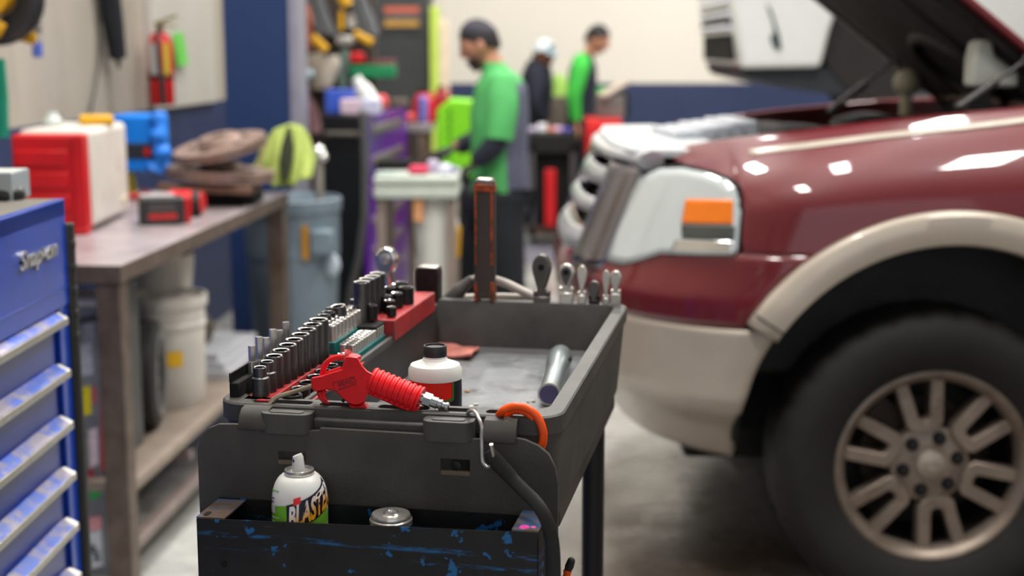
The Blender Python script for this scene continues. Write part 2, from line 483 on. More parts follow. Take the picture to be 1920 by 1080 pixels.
# fender: from the arch up to the hood gap, near and far side
ZT = [(0.44, 1.22), (0.50, 1.245), (0.60, 1.268), (0.75, 1.292), (1.0, 1.325), (1.4, 1.362), (2.5, 1.40)]
ZB = [(0.40, 1.205), (0.46, 1.20), (0.52, 1.18), (0.57, 1.15), (0.588, 1.12), (0.592, 0.985)]
def fender_z0(X):
    if X < 0.592: return lerp_tab(ZB, X)
    if abs(X - AX) < 0.6:
        return max(0.985 if X < AX else 0.45, AZ + math.sqrt(0.36 - (X - AX) ** 2))
    return 0.985 if X < AX else 0.45
def side_y(X, z):
    xf = lerp_tab(XF, z)
    y = 3.55
    if X < xf + A_:
        y = YC - (YC - 3.55) * (1 - ((xf + A_ - X) / A_) ** NEX) ** (1 / NEX)
    zt = lerp_tab(ZT, X)
    v = (z - 1.08) / (zt - 1.08)
    if v > 0: y += 0.19 * v ** 2.3
    return y
def fender(name, mirror):
    xs = [0.44 + 0.012 * i for i in range(13)] + [0.5925] + [0.61 + 0.0225 * i for i in range(90)]
    b = MB(); rows = 26
    vs = []
    for j in range(rows + 1):
        for X in xs:
            z0, z1 = fender_z0(X), lerp_tab(ZT, X)
            z = z0 + (z1 - z0) * j / rows
            y = side_y(X, z)
            if mirror: z -= 0.045 * j / rows
            vs.append((X, 2 * YC - y if mirror else y, z))
    n = len(xs)
    b.add(vs, [(j * n + i, j * n + i + 1, (j + 1) * n + i + 1, (j + 1) * n + i) for j in range(rows) for i in range(n - 1)])
    return cb(b, name, m_maroon, solid=0.012)
fender('fender', False)
fender('fender', True)
# tan wheel arch flare with its joint line
def flare(mirror):
    b = MB(); sgn = -1 if mirror else 1
    N = 72; a0, a1 = math.radians(149), math.radians(-14)
    vs = []
    prof = [(0.512, 0.07), (0.514, 0.0), (0.521, -0.024), (0.558, -0.034), (0.594, -0.031), (0.604, -0.022), (0.606, 0.02)]
    for i in range(N + 1):
        a = a0 + (a1 - a0) * i / N
        for r, o in prof:
            X, z = AX + r * math.cos(a), AZ + r * math.sin(a)
            y = side_y(X, max(z, 0.6)) + o
            vs.append((X, y if not mirror else 2 * YC - y, z))
    m = len(prof)
    b.add(vs, [(i * m + j, i * m + j + 1, (i + 1) * m + j + 1, (i + 1) * m + j) for i in range(N) for j in range(m - 1)])
    f = cb(b, 'wheel_arch_flare', m_tan, solid=0.004)
    if not mirror:
        b = MB(); a = math.radians(146)
        pts = [(AX + r * math.cos(a), side_y(AX + r * math.cos(a), AZ + r * math.sin(a)) + o - 0.002, AZ + r * math.sin(a)) for r, o in prof[1:6]]
        b.tube(pts, 0.0022, 6); cb(b, 'joint_line', m_dark, f)
flare(False); flare(True)
# tan pinstripe
b = MB()
pk = [(1405, 291), (1480, 281), (1560, 271), (1640, 261), (1745, 250), (1765, 247), (1850, 238), (1925, 229), (2050, 214), (2300, 190)]
pa = [(a[0] + (c[0] - a[0]) * t / 5, a[1] + (c[1] - a[1]) * t / 5) for a, c in zip(pk, pk[1:]) for t in range(5)] + [pk[-1]]
def fender_hit(px, py):
    d = ray(px, py); t = 3.2
    while t < 5:
        p = Vector((0, 0, CAM_H)) + d * t
        if p.y > side_y(p.x, p.z): break
        t += 0.002
    return p
st = [fender_hit(*p) for p in pa]
up = [fender_hit(p[0], p[1] - 11) for p in pa]
vs = []
for p, q in zip(st, up): vs += [p + Vector((0, -0.006, 0)), q + Vector((0, -0.006, 0.0))]
b.add(vs, [(2 * i, 2 * i + 1, 2 * i + 3, 2 * i + 2) for i in range(len(st) - 1)])
cb(b, 'pinstripe', m_tan, solid=0.002)
# headlight: hazy lens with amber reflector, chrome lower bowl and black gasket
def patch(b, quad, off, nu=14, nv=10):
    q = [car_hit(*p) for p in quad]           # bottom-left, bottom-right, top-right, top-left
    def f(u, v):
        a = [q[0][i] + (q[1][i] - q[0][i]) * u for i in (0, 1)]; c = [q[3][i] + (q[2][i] - q[3][i]) * u for i in (0, 1)]
        return car_pt(a[0] + (c[0] - a[0]) * v, a[1] + (c[1] - a[1]) * v, off)
    b.grid(f, nu, nv)
def polypatch(b, poly, off, c=None):
    """a filled outline lying on the body skin"""
    q = [car_hit(*p) for p in poly]
    cx = sum(p[0] for p in q) / len(q); cz = sum(p[1] for p in q) / len(q)
    K = 6; n = len(q); vs = []; fs = []
    for r in range(K + 1):
        for p in q:
            vs.append(car_pt(cx + (p[0] - cx) * r / K, cz + (p[1] - cz) * r / K, off))
    for r in range(K):
        for i in range(n):
            j = (i + 1) % n
            fs.append((r * n + i, r * n + j, (r + 1) * n + j, (r + 1) * n + i))
    b.add(vs, fs)
def dense(poly, k=5):
    out = []
    for i in range(len(poly)):
        a, c = poly[i], poly[(i + 1) % len(poly)]
        out += [(a[0] + (c[0] - a[0]) * t / k, a[1] + (c[1] - a[1]) * t / k) for t in range(k)]
    return out
lens_poly = [(1136, 488), (1150, 440), (1178, 380), (1204, 333), (1240, 316), (1285, 314), (1335, 325), (1368, 338), (1384, 356), (1390, 385), (1388, 440), (1382, 478), (1310, 477), (1240, 474), (1205, 486), (1170, 494)]
b = MB(); polypatch(b, dense(lens_poly), 0.006)
hl = cb(b, 'headlight', m_lens, solid=0.012)
def grow(poly, d):
    cx = sum(p[0] for p in poly) / len(poly); cy = sum(p[1] for p in poly) / len(poly)
    return [(cx + (x - cx) * (1 + d / abs(max(30, math.hypot(x - cx, y - cy)))), cy + (y - cy) * (1 + d / abs(max(30, math.hypot(x - cx, y - cy))))) for x, y in poly]
b = MB(); polypatch(b, dense(grow(lens_poly, 6)), 0.0)
cb(b, 'gasket', m_dark, hl, solid=0.02)
b = MB(); patch(b, [(1284, 418), (1378, 420), (1378, 374), (1292, 373)], 0.010); cb(b, 'amber_reflector', m_amber, hl, solid=0.006)
b = MB(); patch(b, [(1284, 446), (1380, 450), (1381, 424), (1284, 421)], 0.009); cb(b, 'lower_reflector', mat('smoked_reflector', (96, 100, 98), 0.2, 0.6), hl, solid=0.005)
b = MB(); patch(b, [(1262, 470), (1380, 474), (1381, 452), (1274, 449)], 0.009); cb(b, 'chrome_bowl', m_chrome, hl, solid=0.005)
b = MB(); polypatch(b, dense([(2 * 1210 - x if False else x, y) for x, y in lens_poly]), 0.006)
b.v = [Vector((v.x, 2 * YC - v.y, v.z)) for v in b.v]
cb(b, 'headlight', m_lens, solid=0.012)
# grille: chrome surround, three bars, dark mesh behind
def gp(f, z, off=0): return car_pt(f, z, off)
GF = 1.0
b = MB(); b.grid(lambda u, v: gp(GF + (PI - 2 * GF) * u, 0.905 + 0.30 * v, -0.07), 40, 8)
grille = cb(b, 'grille', m_dark, solid=0.01)
m_gchrome = mat('soft_grille_chrome', (214, 216, 222), 0.3, 0.75, var=0.03)
m_dchrome = mat('dusky_chrome', (150, 148, 156), 0.16, 1.0, var=0.08)
for s_ in (0, 1):
    b = MB()
    def f(u, v):
        ff = 0.995 + 0.34 * u
        return gp(PI - ff if s_ else ff, 0.90 + 0.285 * v, 0.004 + 0.035 * math.sin(PI * u) - 0.03 * u ** 3)
    b.grid(f, 12, 12); cb(b, 'grille_surround', m_dchrome, grille, solid=0.012)
for z, r, o in ((0.945, 0.034, 0.012), (1.045, 0.022, 0.010), (1.13, 0.026, 0.002)):
    b = MB(); b.grid(lambda u, v: gp(1.30 + (PI - 2.60) * u, z + r * (2 * v - 1), o + 0.014 * math.sin(PI * v) - 0.02 * abs(2 * u - 1) ** 4), 40, 8); cb(b, 'grille_bar', m_gchrome, grille, solid=0.02)
b = MB(); b.tube([gp(0.98 + (PI - 1.96) * i / 36, 1.2, -0.005) for i in range(37)], [0.024 + 0.016 * abs(i / 18 - 1) ** 2 for i in range(37)], 12, flat=0.7); cb(b, 'chrome_top_bar', m_gchrome, grille)
# radiator cover plate, engine bay and what can be seen in it
b = MB(); b.prism([(0.33, 3.98), (0.52, 3.92), (0.60, 4.2), (0.60, 5.0), (0.52, 5.28), (0.33, 5.22), (0.30, 4.9), (0.295, 4.3)], 1.205, 1.232, 'z')
cb(b, 'radiator_cover', mat('pale_grey_cover', (204, 208, 210), 0.4, var=0.06), bevel=0.006)
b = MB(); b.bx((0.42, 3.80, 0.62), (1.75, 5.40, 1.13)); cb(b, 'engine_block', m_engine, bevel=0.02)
b = MB()
for i in range(6): b.box((0.50 + 0.046 * i, 4.55 + 0.02 * i, 1.215 + 0.006 * i), (0.047, 0.36, 0.085 - 0.006 * (i % 2)), rz=0.1)
b.bx((0.47, 4.4, 1.13), (0.76, 4.76, 1.18))
cb(b, 'air_duct', mat('pale_ribbed_duct', (196, 200, 208), 0.5, var=0.08), bevel=0.008)
b = MB(); b.bx((0.60, 3.98, 1.12), (0.78, 4.2, 1.215)); cb(b, 'battery', mat('pale_blue_battery', (176, 192, 204), 0.45), bevel=0.01)
b = MB(); b.tube(smoothpath([(0.86, 4.05, 1.25), (1.1, 4.0, 1.255), (1.35, 3.98, 1.30)]), 0.014, 8); b.bx((0.9, 4.0, 1.12), (1.3, 4.4, 1.2))
cb(b, 'fuse_box', mat('grey_bay_parts', (110, 112, 116), 0.5, var=0.3, scale=14), bevel=0.006)
for i, (x, y, zz, dx, dy, dz) in enumerate(((0.95, 4.75, 1.17, 0.3, 0.4, 0.1), (1.25, 4.55, 1.19, 0.22, 0.5, 0.13), (0.92, 5.15, 1.16, 0.3, 0.25, 0.09), (1.3, 5.15, 1.18, 0.25, 0.2, 0.12))):
    b = MB(); b.box((x, y, zz), (dx, dy, dz), rz=0.1 * i)
    for q in range(3): b.tube(smoothpath([(x - dx / 2, y - 0.1 + 0.1 * q, zz + dz / 2), (x, y - 0.08 + 0.1 * q, zz + dz / 2 + 0.025), (x + dx * 0.6, y - 0.1 + 0.12 * q, zz + dz / 2)]), 0.014, 8)
    cb(b, 'engine_cover', mat('dark_engine_cover_%d' % i, ((44, 42, 42), (36, 34, 35), (58, 54, 52), (40, 38, 38))[i], 0.5, 0.2, var=0.4, scale=22), bevel=0.008)
b = MB(); wz = 1.38
wp = at_y(1838, 120, 3.98); b.bx((wp.x - 0.03, 3.96, 1.2), (wp.x + 0.03, 4.03, wz)); cb(b, 'tank_bracket', m_engine)
b = MB(); b.prism([(wp.x - 0.028, 1.40), (wp.x + 0.1, 1.40), (wp.x + 0.1, 1.44), (wp.x + 0.03, 1.485), (wp.x + 0.022, 1.53), (wp.x - 0.018, 1.53), (wp.x - 0.028, 1.48)], 3.95, 4.04, 'y'); cb(b, 'washer_tank', mat('milky_tank', (206, 210, 200), 0.45, var=0.06), bevel=0.012, segs=3)
b = MB(); b.ball((1.05, 4.2, 1.235), (0.03, 0.03, 0.02)); cb(b, 'oil_cap', m_chrome)
b = MB(); b.ball((1.43, 5.2, 1.385), (0.05, 0.05, 0.05)); b.cyl((1.43, 5.2, 1.12), (1.43, 5.2, 1.38), 0.022)
cb(b, 'coolant_tank', mat('yellowed_tank', (196, 190, 168), 0.5, var=0.1))
b = MB(); b.bx((1.38, 3.95, 1.22), (1.56, 4.2, 1.31)); cb(b, 'label_box', mat('lilac_grey_box', (150, 146, 160), 0.5), bevel=0.01)
# cowl and windscreen
b = MB(); b.prism([(1.62, 1.25), (1.58, 1.33), (1.66, 1.37), (1.95, 1.40), (1.95, 1.2)], 3.82, 5.38, 'y'); cb(b, 'cowl', mat('cowl_plastic', (62, 60, 64), 0.5, var=0.2), bevel=0.008)
b = MB(); b.tube([(1.575, 3.85, 1.335), (1.575, 5.35, 1.335)], 0.012, 8); cb(b, 'cowl_seal', mat('rusty_seal', (120, 98, 88), 0.6))
b = MB(); b.prism([(1.9, 1.39), (2.5, 1.95), (2.5, 1.93), (1.9, 1.37)], 3.9, 5.3, 'y'); cb(b, 'windscreen', m_glass_green)
# hood: skin, felt liner underneath, ribs, and two gas struts
HS = 0.78
def hood_z(X): return 1.40 + HS * (1.5 - X)
hb = MB()
def hood_pt(u, v, o):                 # u along the length from the hinge, v across
    X = 1.66 - 1.02 * u; w = 0.765 - 0.05 * u ** 2 - 0.03 * (1 - u)
    c = 0.03 * (1 - (2 * v - 1) ** 2) - 0.05 * max(0, u - 0.85) ** 1.2
    n = Vector((HS, 0, 1)).normalized()
    return Vector((X, YC - w + 2 * w * v, hood_z(X))) + n * (o + c)
hb.grid(lambda u, v: hood_pt(u, v, 0.02), 14, 14)
hood = cb(hb, 'hood', m_maroon, solid=0.022)
b = MB()
b.grid(lambda u, v: hood_pt(0.06 + 0.86 * u, 0.07 + 0.86 * v, -0.012 - 0.01 * math.sin(PI * u) * math.sin(PI * v)), 14, 14)
cb(b, 'hood_liner', m_liner, hood, solid=0.01)
b = MB()
for v in (0.035, 0.965): b.tube([hood_pt(u / 10, v, -0.012) for u in range(11)], 0.028, 8, flat=0.6)
for u in (0.03, 0.95): b.tube([hood_pt(u, 0.03 + 0.94 * k / 10, -0.012) for k in range(11)], 0.028, 8, flat=0.6)
b.tube([hood_pt(0.2 + 0.14 * math.sin(a), 0.55 + 0.14 * math.cos(a), -0.03) for a in [2 * PI * i / 24 for i in range(24)]], 0.022, 8, closed=True)
b.tube([hood_pt(0.1 + 0.8 * k / 10, 0.32, -0.02) for k in range(11)], 0.02, 8)
cb(b, 'hood_frame', mat('dark_hood_frame', (40, 34, 33), 0.5, 0.2, var=0.3), hood)
def strut(p, q):
    b = MB(); p, q = Vector(p), Vector(q)
    b.tube([p, p.lerp(q, 0.55), p.lerp(q, 0.56), q], [0.013, 0.013, 0.006, 0.006], 10); b.ball(p, 0.016, 10, 8); b.ball(q, 0.014, 10, 8)
    cb(b, 'hood_strut', mat('strut_metal', (84, 82, 82), 0.35, 0.6))
strut(at_y(1558, 208, 5.2), at_y(1682, 112, 5.2))
strut(at_y(1800, 200, 3.86), at_y(1925, 112, 3.86))
# inner arch, underside, door and rocker behind the wheel
for sgn in (1, -1):
    b = MB(); ky = lambda y: y if sgn == 1 else 2 * YC - y
    b.grid(lambda u, v: (AX + 0.53 * math.cos(PI * 1.02 - PI * 1.06 * u), ky(3.62 + 0.4 * v), AZ + 0.53 * math.sin(PI * 1.02 - PI * 1.06 * u)), 30, 3)
    if sgn == 1: b.bx((0.58, 4.0, 0.42), (1.66, 4.02, 1.03))
    cb(b, 'wheel_arch_liner', m_dark, solid=0.004)
b = MB(); b.bx((0.5, 4.03, 0.32), (2.55, 5.17, 0.62)); cb(b, 'chassis', m_engine, bevel=0.02)
b = MB()
b.tube([(1.11, 4.0, 0.42), (1.11, 3.85, 0.42)], 0.07, 12); b.tube([(1.0, 4.0, 0.75), (1.06, 3.95, 0.5)], 0.035, 10); b.tube([(0.78, 3.86, 0.98), (0.8, 3.84, 0.55)], 0.008, 8)
cb(b, 'suspension', m_grime)
# wheels
m_barrel = mat('dark_wheel_barrel', (38, 33, 30), 0.6, 0.2, var=0.3)
def wheel(yo, mirror):
    """tyre, alloy rim with six twin-bar spokes, nuts, brake disc; hub face at yo"""
    s = 1 if not mirror else -1
    wx, wz = 1.109, 0.418
    b = MB()
    prof = [(0.258, -0.045), (0.262, -0.062), (0.275, -0.07), (0.31, -0.084), (0.35, -0.09), (0.385, -0.084), (0.405, -0.066), (0.416, -0.045), (0.418, 0.0), (0.418, 0.12), (0.410, 0.16), (0.39, 0.18), (0.33, 0.19), (0.262, 0.16), (0.262, 0.05)]
    n = 120; vs = []; P = len(prof)
    for i, (r, y) in enumerate(prof):
        for k in range(n):
            rr = r - (0.006 if (6 <= i <= 9 and k % 4 == 0) else 0)
            a = 2 * PI * k / n
            vs.append((wx + rr * math.cos(a), yo + s * y, wz + rr * math.sin(a)))
    b.add(vs, [(i * n + k, i * n + (k + 1) % n, (i + 1) * n + (k + 1) % n, (i + 1) * n + k) for i in range(P - 1) for k in range(n)])
    ty = cb(b, 'tyre', m_tyre)
    b = MB()
    def ring(prof, n=64): b.lathe([(r, yo + s * y) for r, y in prof], n, (wx, 0, wz), 'y')
    b.lathe([(0.262, yo - s * 0.04), (0.262, yo - s * 0.056), (0.252, yo - s * 0.06), (0.236, yo - s * 0.05), (0.228, yo - s * 0.03), (0.226, yo - s * 0.01), (0.25, yo - s * 0.01), (0.262, yo - s * 0.04)], 72, (wx, 0, wz), 'y')
    rim = cb(b, 'rim', m_rim)
    b = MB(); b.lathe([(0.227, yo - s * 0.012), (0.222, yo + s * 0.02), (0.21, yo + s * 0.1), (0.21, yo + s * 0.15), (0.25, yo + s * 0.16), (0.25, yo - s * 0.012), (0.227, yo - s * 0.012)], 64, (wx, 0, wz), 'y'); b.lathe([(0.0, yo + s * 0.13), (0.212, yo + s * 0.13), (0.212, yo + s * 0.14), (0, yo + s * 0.14)], 40, (wx, 0, wz), 'y'); cb(b, 'barrel', m_barrel, rim)
    for q in range(6):
        th = math.radians(100 - 60 * q); b = MB()
        d = Vector((math.cos(th), 0, math.sin(th))); t = Vector((-math.sin(th), 0, math.cos(th)))
        c0 = Vector((wx, yo, wz))
        def U(pts, y0, y1):
            n = len(pts)
            for_y = [[c0 + d * p[0] + t * p[1] + Vector((0, s * yy, 0)) for p in pts] for yy in (y0, y1)]
            b.add(for_y[0] + for_y[1], [tuple(range(n)), tuple(range(2 * n - 1, n - 1, -1))] + [(i, n + i, n + (i + 1) % n, (i + 1) % n) for i in range(n)])
        for sg in (-1, 1):
            U([(0.09, sg * 0.0), (0.094, sg * 0.034), (0.108, sg * 0.048), (0.232, sg * 0.066), (0.234, sg * 0.031), (0.128, sg * 0.015), (0.122, 0)], -0.034, 0.02)
        cb(b, 'spoke', m_rim, rim, bevel=0.004)
    b = MB(); b.lathe([(0.02, yo + s * 0.05), (0.108, yo + s * 0.03), (0.104, yo - s * 0.018), (0.06, yo - s * 0.026), (0.05, yo - s * 0.026), (0.02, yo - s * 0.026)], 48, (wx, 0, wz), 'y'); cb(b, 'hub', m_rim, rim)
    b = MB(); b.lathe([(0.040, yo - s * 0.02), (0.038, yo - s * 0.036), (0.03, yo - s * 0.040), (0.0, yo - s * 0.041)], 32, (wx, 0, wz), 'y')
    b.tube([(wx + 0.02 * math.cos(a), yo - s * 0.041, wz + 0.011 * math.sin(a)) for a in [2 * PI * i / 20 for i in range(20)]], 0.0018, 6, closed=True)
    cb(b, 'centre_cap', mat('centre_cap_alloy', (176, 164, 150), 0.4, 0.5), rim)
    for q in range(6):
        a = math.radians(13 + 60 * q)
        b = MB(); b.lathe([(0.0185, yo - s * 0.016), (0.0185, yo - s * 0.028), (0.0165, yo - s * 0.028)], 16, (wx + 0.073 * math.cos(a), 0, wz + 0.073 * math.sin(a)), 'y')
        b.lathe([(0.012, yo - s * 0.02), (0.012, yo - s * 0.042), (0.0, yo - s * 0.046)], 6, (wx + 0.073 * math.cos(a), 0, wz + 0.073 * math.sin(a)), 'y'); cb(b, 'lug_nut', m_impact, rim)
    b = MB(); b.lathe([(0.0, yo + s * 0.075), (0.165, yo + s * 0.075), (0.165, yo + s * 0.1), (0.0, yo + s * 0.1)], 40, (wx, 0, wz), 'y')
    b.box((wx - 0.115, yo + s * 0.06, wz + 0.105), (0.09, 0.06, 0.1), ry=0.7)
    cb(b, 'brake_disc', m_brake)
wheel(3.67, False)
wheel(2 * YC - 3.67, True)

# ------------------------------------------------------------------ white truck raised on a lift behind
tr = thing('truck', 'white truck nose raised on a lift behind the maroon car', 'truck', (1.6, 9.0, 0))
TL = Vector(tr.location)
def tb(b, name, mats, parent=tr, **k):
    b.v = [v - TL for v in b.v]; return b.build(name, mats, parent, **k)
TY = 8.35
def tpx(x, y, Y=TY):
    p = at_y(x, y, Y); return (p.x, p.z)
body = [tpx(*p) for p in ((1390, 128), (1540, 126), (1546, 100), (1556, 60), (1568, 22), (1560, -10), (1560, -160), (1372, -160), (1376, 0))]
b = MB(); b.prism(body, TY, TY + 1.6, 'y'); tb(b, 'body', m_truck_white, bevel=0.03, segs=3)
XN = body[0][0]
b = MB(); b.bx((XN - 0.035, TY + 0.18, 1.44), (XN + 0.1, TY + 1.42, 1.60)); tb(b, 'lower_grille', m_dark, bevel=0.01)
for i in range(4):
    gr = MB(); gr.box((XN - 0.02, TY + 0.8, 1.665 + 0.078 * i), (0.06, 1.2, 0.032), ry=0.25); tb(gr, 'grille_slot', m_dark)
    gr = MB(); gr.box((XN - 0.035, TY + 0.8, 1.63 + 0.078 * i), (0.07, 1.26, 0.03), ry=0.25); tb(gr, 'grille_bar', mat('pale_chrome_bar_%d' % i, (206, 210, 222), 0.3, 0.3), bevel=0.006)
b = MB()
hp = [(1436, 4), (1446, 20), (1454, 44), (1462, 70), (1465, 94), (1452, 92), (1444, 74), (1446, 62), (1452, 66), (1448, 40), (1440, 18)]
b.prism([tpx(*p) for p in hp], TY - 0.012, TY + 0.05, 'y'); tb(b, 'fog_light', mat('dark_lamp_trim', (70, 86, 88), 0.3, 0.3), bevel=0.004)
b = MB(); b.prism([tpx(*p) for p in ((1388, 126), (1560, 127), (1600, 150), (1590, 182), (1470, 164), (1400, 146))], TY + 0.1, TY + 1.5, 'y'); tb(b, 'valance', mat('black_valance', (44, 48, 54), 0.55, var=0.2), bevel=0.01)
b = MB()
c = tpx(1640, 60); b.lathe([(0.2, TY + 0.1), (0.42, TY + 0.08), (0.44, TY + 0.14), (0.44, TY + 0.3), (0.3, TY + 0.34)], 40, (c[0] + 0.12, 0, c[1] + 0.02), 'y')
tb(b, 'tyre', m_tyre)
b = MB()
for p, q, r in (((1600, 150), (1700, 60), 0.05), ((1620, 40), (1660, 160), 0.04), ((1570, 130), (1760, 140), 0.06), ((1590, 95), (1640, 90), 0.06)):
    a, c = tpx(*p), tpx(*q); b.tube([(a[0], TY + 0.45, a[1]), (c[0], TY + 0.6, c[1])], r, 10)
b.bx((2.0, TY + 0.7, 1.36), (4.2, TY + 1.5, 1.62))
tb(b, 'suspension', mat('brown_grimy_underbody', (118, 102, 84), 0.6, 0.2, var=0.4, scale=9))
b = MB(); b.bx((2.45, TY, 1.42), (4.4, TY + 1.6, 2.6)); tb(b, 'cab', m_truck_white, bevel=0.05)
lf = thing('vehicle_lift', 'dark steel two-post lift holding up the white truck', 'vehicle lift', (3.1, 9.15, 0))
m_lift = mat('lift_steel', (60, 62, 66), 0.5, 0.3)
for y in (-1.35, 1.35):
    b = MB(); b.bx((-0.15, y - 0.15, 0), (0.15, y + 0.15, 4.0)); b.build('post', m_lift, lf, bevel=0.006)
    for x in (-0.9, 0.9): b = MB(); b.tube([(0, y * 0.9, 1.2), (x, y * 0.45, 1.2)], 0.06, 8); b.cyl((x, y * 0.45, 1.2), (x, y * 0.45, 1.30), 0.06); b.build('arm', m_lift, lf)

# ------------------------------------------------------------------ black service cart (local frame: x right along the front, y back, z from the rim)
CZ = 1.085
CO = at_z(400, 754, CZ)
CA = math.radians(-10.52)
CM = Matrix.Translation(CO) @ Matrix.Rotation(CA, 4, 'Z')
CI = CM.inverted()
def cw(x, y, z=0): return CM @ Vector((x, y, z))
def cart_z(px, py, lz): return CI @ at_z(px, py, CZ + lz)
def cart_p(px, py, cy):                      # line of sight meets the upright plane at depth cy of the cart
    o = CI @ Vector((0, 0, CAM_H)); d = CI.to_3x3() @ ray(px, py)
    return o + d * ((cy - o.y) / d.y)
W, L = 0.42, 0.765
FL = -0.085                                  # tray floor
cart = thing('service_cart', 'black plastic service cart with a deep tool tray in the middle of the bay', 'tool cart', CO, CA)
m_panel = mat('scuffed_black_panel', (72, 69, 66), 0.5, var=0.3, scale=9, bump=0.15, bscale=260, dirt=(84, 72, 62), damt=(0.6, 0.85), dscale=7)
def R3(x0, y0, x1, y1, r, z): return [(p[0], p[1], z) for p in rrect(x0, y0, x1, y1, r, 6)]
b = MB()
i1 = 0.022
b.loft([R3(0.014, 0.014, W - 0.014, L - 0.012, 0.03, -0.14), R3(0.004, 0.004, W - 0.004, L - 0.004, 0.034, -0.024), R3(0, 0, W, L, 0.036, -0.022), R3(0, 0, W, L, 0.036, -0.002), R3(0.002, 0.002, W - 0.002, L - 0.002, 0.035, 0)
        , R3(i1 - 0.002, 0.034, W - i1 + 0.002, L - i1, 0.026, 0), R3(i1, 0.036, W - i1, L - i1 - 0.002, 0.025, -0.003), R3(i1 + 0.008, 0.05, W - i1 - 0.008, L - i1 - 0.01, 0.02, FL + 0.008), R3(i1 + 0.016, 0.058, W - i1 - 0.016, L - i1 - 0.018, 0.016, FL)])
b.mi[-1] = 1
tray = b.build('tray', [m_black_plastic, m_tray_floor], cart)
c = MB()
for x0, x1 in ((0.045, 0.118), (0.128, 0.186), (0.2, 0.262), (0.275, 0.318), (0.33, 0.385)):
    c.prism(rrect(x0, 0.009, x1, 0.026, 0.006, 4), -0.016, 0.02, 'z')
tray = cut(tray, c)
for fcs in tray.data.polygons:               # the worn floor keeps its own look
    fcs.material_index = 1 if (fcs.normal.z > 0.9 and abs(fcs.center.z - FL) < 0.003) else 0
b = MB(); b.bx((0.03, 0.05, FL - 0.002), (0.1, L - 0.035, -0.012)); b.bx((0.094, 0.05, -0.014), (0.101, L - 0.035, -0.004)); b.bx((0.094, 0.05, FL), (0.1, L - 0.035, -0.014))
b.build('socket_ledge', m_black_plastic, cart, bevel=0.002)
for x0, x1 in ((0.066, 0.128), (0.262, 0.322)):
    b = MB(); b.prism(rrect(x0, -0.026, x1, 0.006, 0.012, 5), -0.028, -0.004, 'z')
    b.prism(rrect(x0 + 0.01, -0.02, x1 - 0.01, -0.008, 0.005, 4), -0.0041, -0.0028, 'z')
    b.build('latch_lug', m_black_plastic, cart, bevel=0.003)
b = MB(); b.bx((0.126, -0.008, -0.03), (0.264, 0.004, -0.012)); b.build('latch_bar', m_black_plastic, cart, bevel=0.003)
# legs, lower shelf and casters
for x, y in ((0.04, 0.09), (0.375, 0.09), (0.04, 0.69), (0.372, 0.69)):
    b = MB(); b.cyl((x, y, -0.12), (x, y, -0.93), 0.0185, n=24); lg = b.build('leg', m_black, cart)
    b = MB(); b.cyl((x - 0.012, y, -CZ + 0.06), (x + 0.012, y, -CZ + 0.06), 0.0595, n=28); b.bx((x - 0.02, y - 0.015, -CZ + 0.06), (x - 0.014, y + 0.03, -0.925)); b.bx((x + 0.014, y - 0.015, -CZ + 0.06), (x + 0.02, y + 0.03, -0.925)); b.bx((x - 0.022, y - 0.022, -0.935), (x + 0.022, y + 0.032, -0.92))
    b.build('caster', m_rubber, lg)
b = MB(); b.loft([R3(0.012, 0.03, W - 0.012, L - 0.01, 0.03, -0.90), R3(0.008, 0.026, W - 0.008, L - 0.006, 0.03, -0.80), R3(0.03, 0.05, W - 0.03, L - 0.03, 0.02, -0.80), R3(0.035, 0.055, W - 0.035, L - 0.035, 0.02, -0.88)])
b.build('lower_shelf', m_black_plastic, cart)
b = MB(); b.bx((0.385, 0.10, -0.165), (0.405, 0.70, -0.14)); b.bx((0.015, 0.10, -0.165), (0.035, 0.70, -0.14)); b.bx((0.03, 0.68, -0.165), (0.39, 0.70, -0.14))
b.build('frame_rail', mat('worn_frame_rail', (74, 70, 66), 0.5, 0.3, var=0.3, dirt=(120, 90, 62), damt=(0.6, 0.8)), cart, bevel=0.003)
# panel hinged to the front rim and hanging down
b = MB()
pl = cart_p(371, 850, -0.017).x; pr_ = cart_p(1048, 900, -0.017).x
def pz(px, py): return cart_p(px, py, -0.017)
ol = [pz(*p) for p in ((372, 840), (378, 818), (392, 802), (412, 794), (440, 794), (500, 797), (502, 803), (530, 803), (531, 806), (600, 806), (601, 801), (806, 813), (807, 818), (900, 822), (901, 816), (960, 818), (985, 823), (1010, 834), (1030, 851), (1042, 876), (1047, 905))]
poly = [(p.x, p.z) for p in ol] + [(ol[-1].x, -0.42), (ol[0].x, -0.42)]
b.prism(poly[::-1], -0.0205, -0.0145, 'y')
panel = b.build('hinged_panel', m_panel, cart)
c = MB()
recs = [((522, 846), (573, 869)), ((827, 860), (881, 889))]
for a, d in recs:
    p, q = cart_p(*a, -0.02), cart_p(*d, -0.02); c.bx((p.x, -0.04, q.z), (q.x, -0.0165, p.z))
panel = cut(panel, c)
md = panel.modifiers.new('edge', 'BEVEL'); md.width = 0.0012; md.segments = 2; md.limit_method = 'ANGLE'
for i, (a, d) in enumerate(recs):
    p, q = cart_p(*a, -0.02), cart_p(*d, -0.02)
    b = MB(); b.bx((p.x - 0.002, -0.0165, q.z - 0.002), (q.x + 0.002, -0.002, p.z + 0.002)); b.build('recess_back', m_dark, panel)
    b = MB(); b.bx((p.x, -0.021, q.z - 0.002), (q.x, -0.015, q.z + 0.003)); b.build('recess_sill', mat('dusty_ledge_%d' % i, (122, 106, 92), 0.7, var=0.2), panel)
    if i:
        m_ = (p + q) / 2; b = MB(); b.lathe([(0.006, -0.016), (0.006, -0.0185), (0.003, -0.019), (0.0028, -0.0172), (0, -0.0172)], 16, (m_.x, 0, m_.z), 'y'); b.build('screw', m_impact, panel)
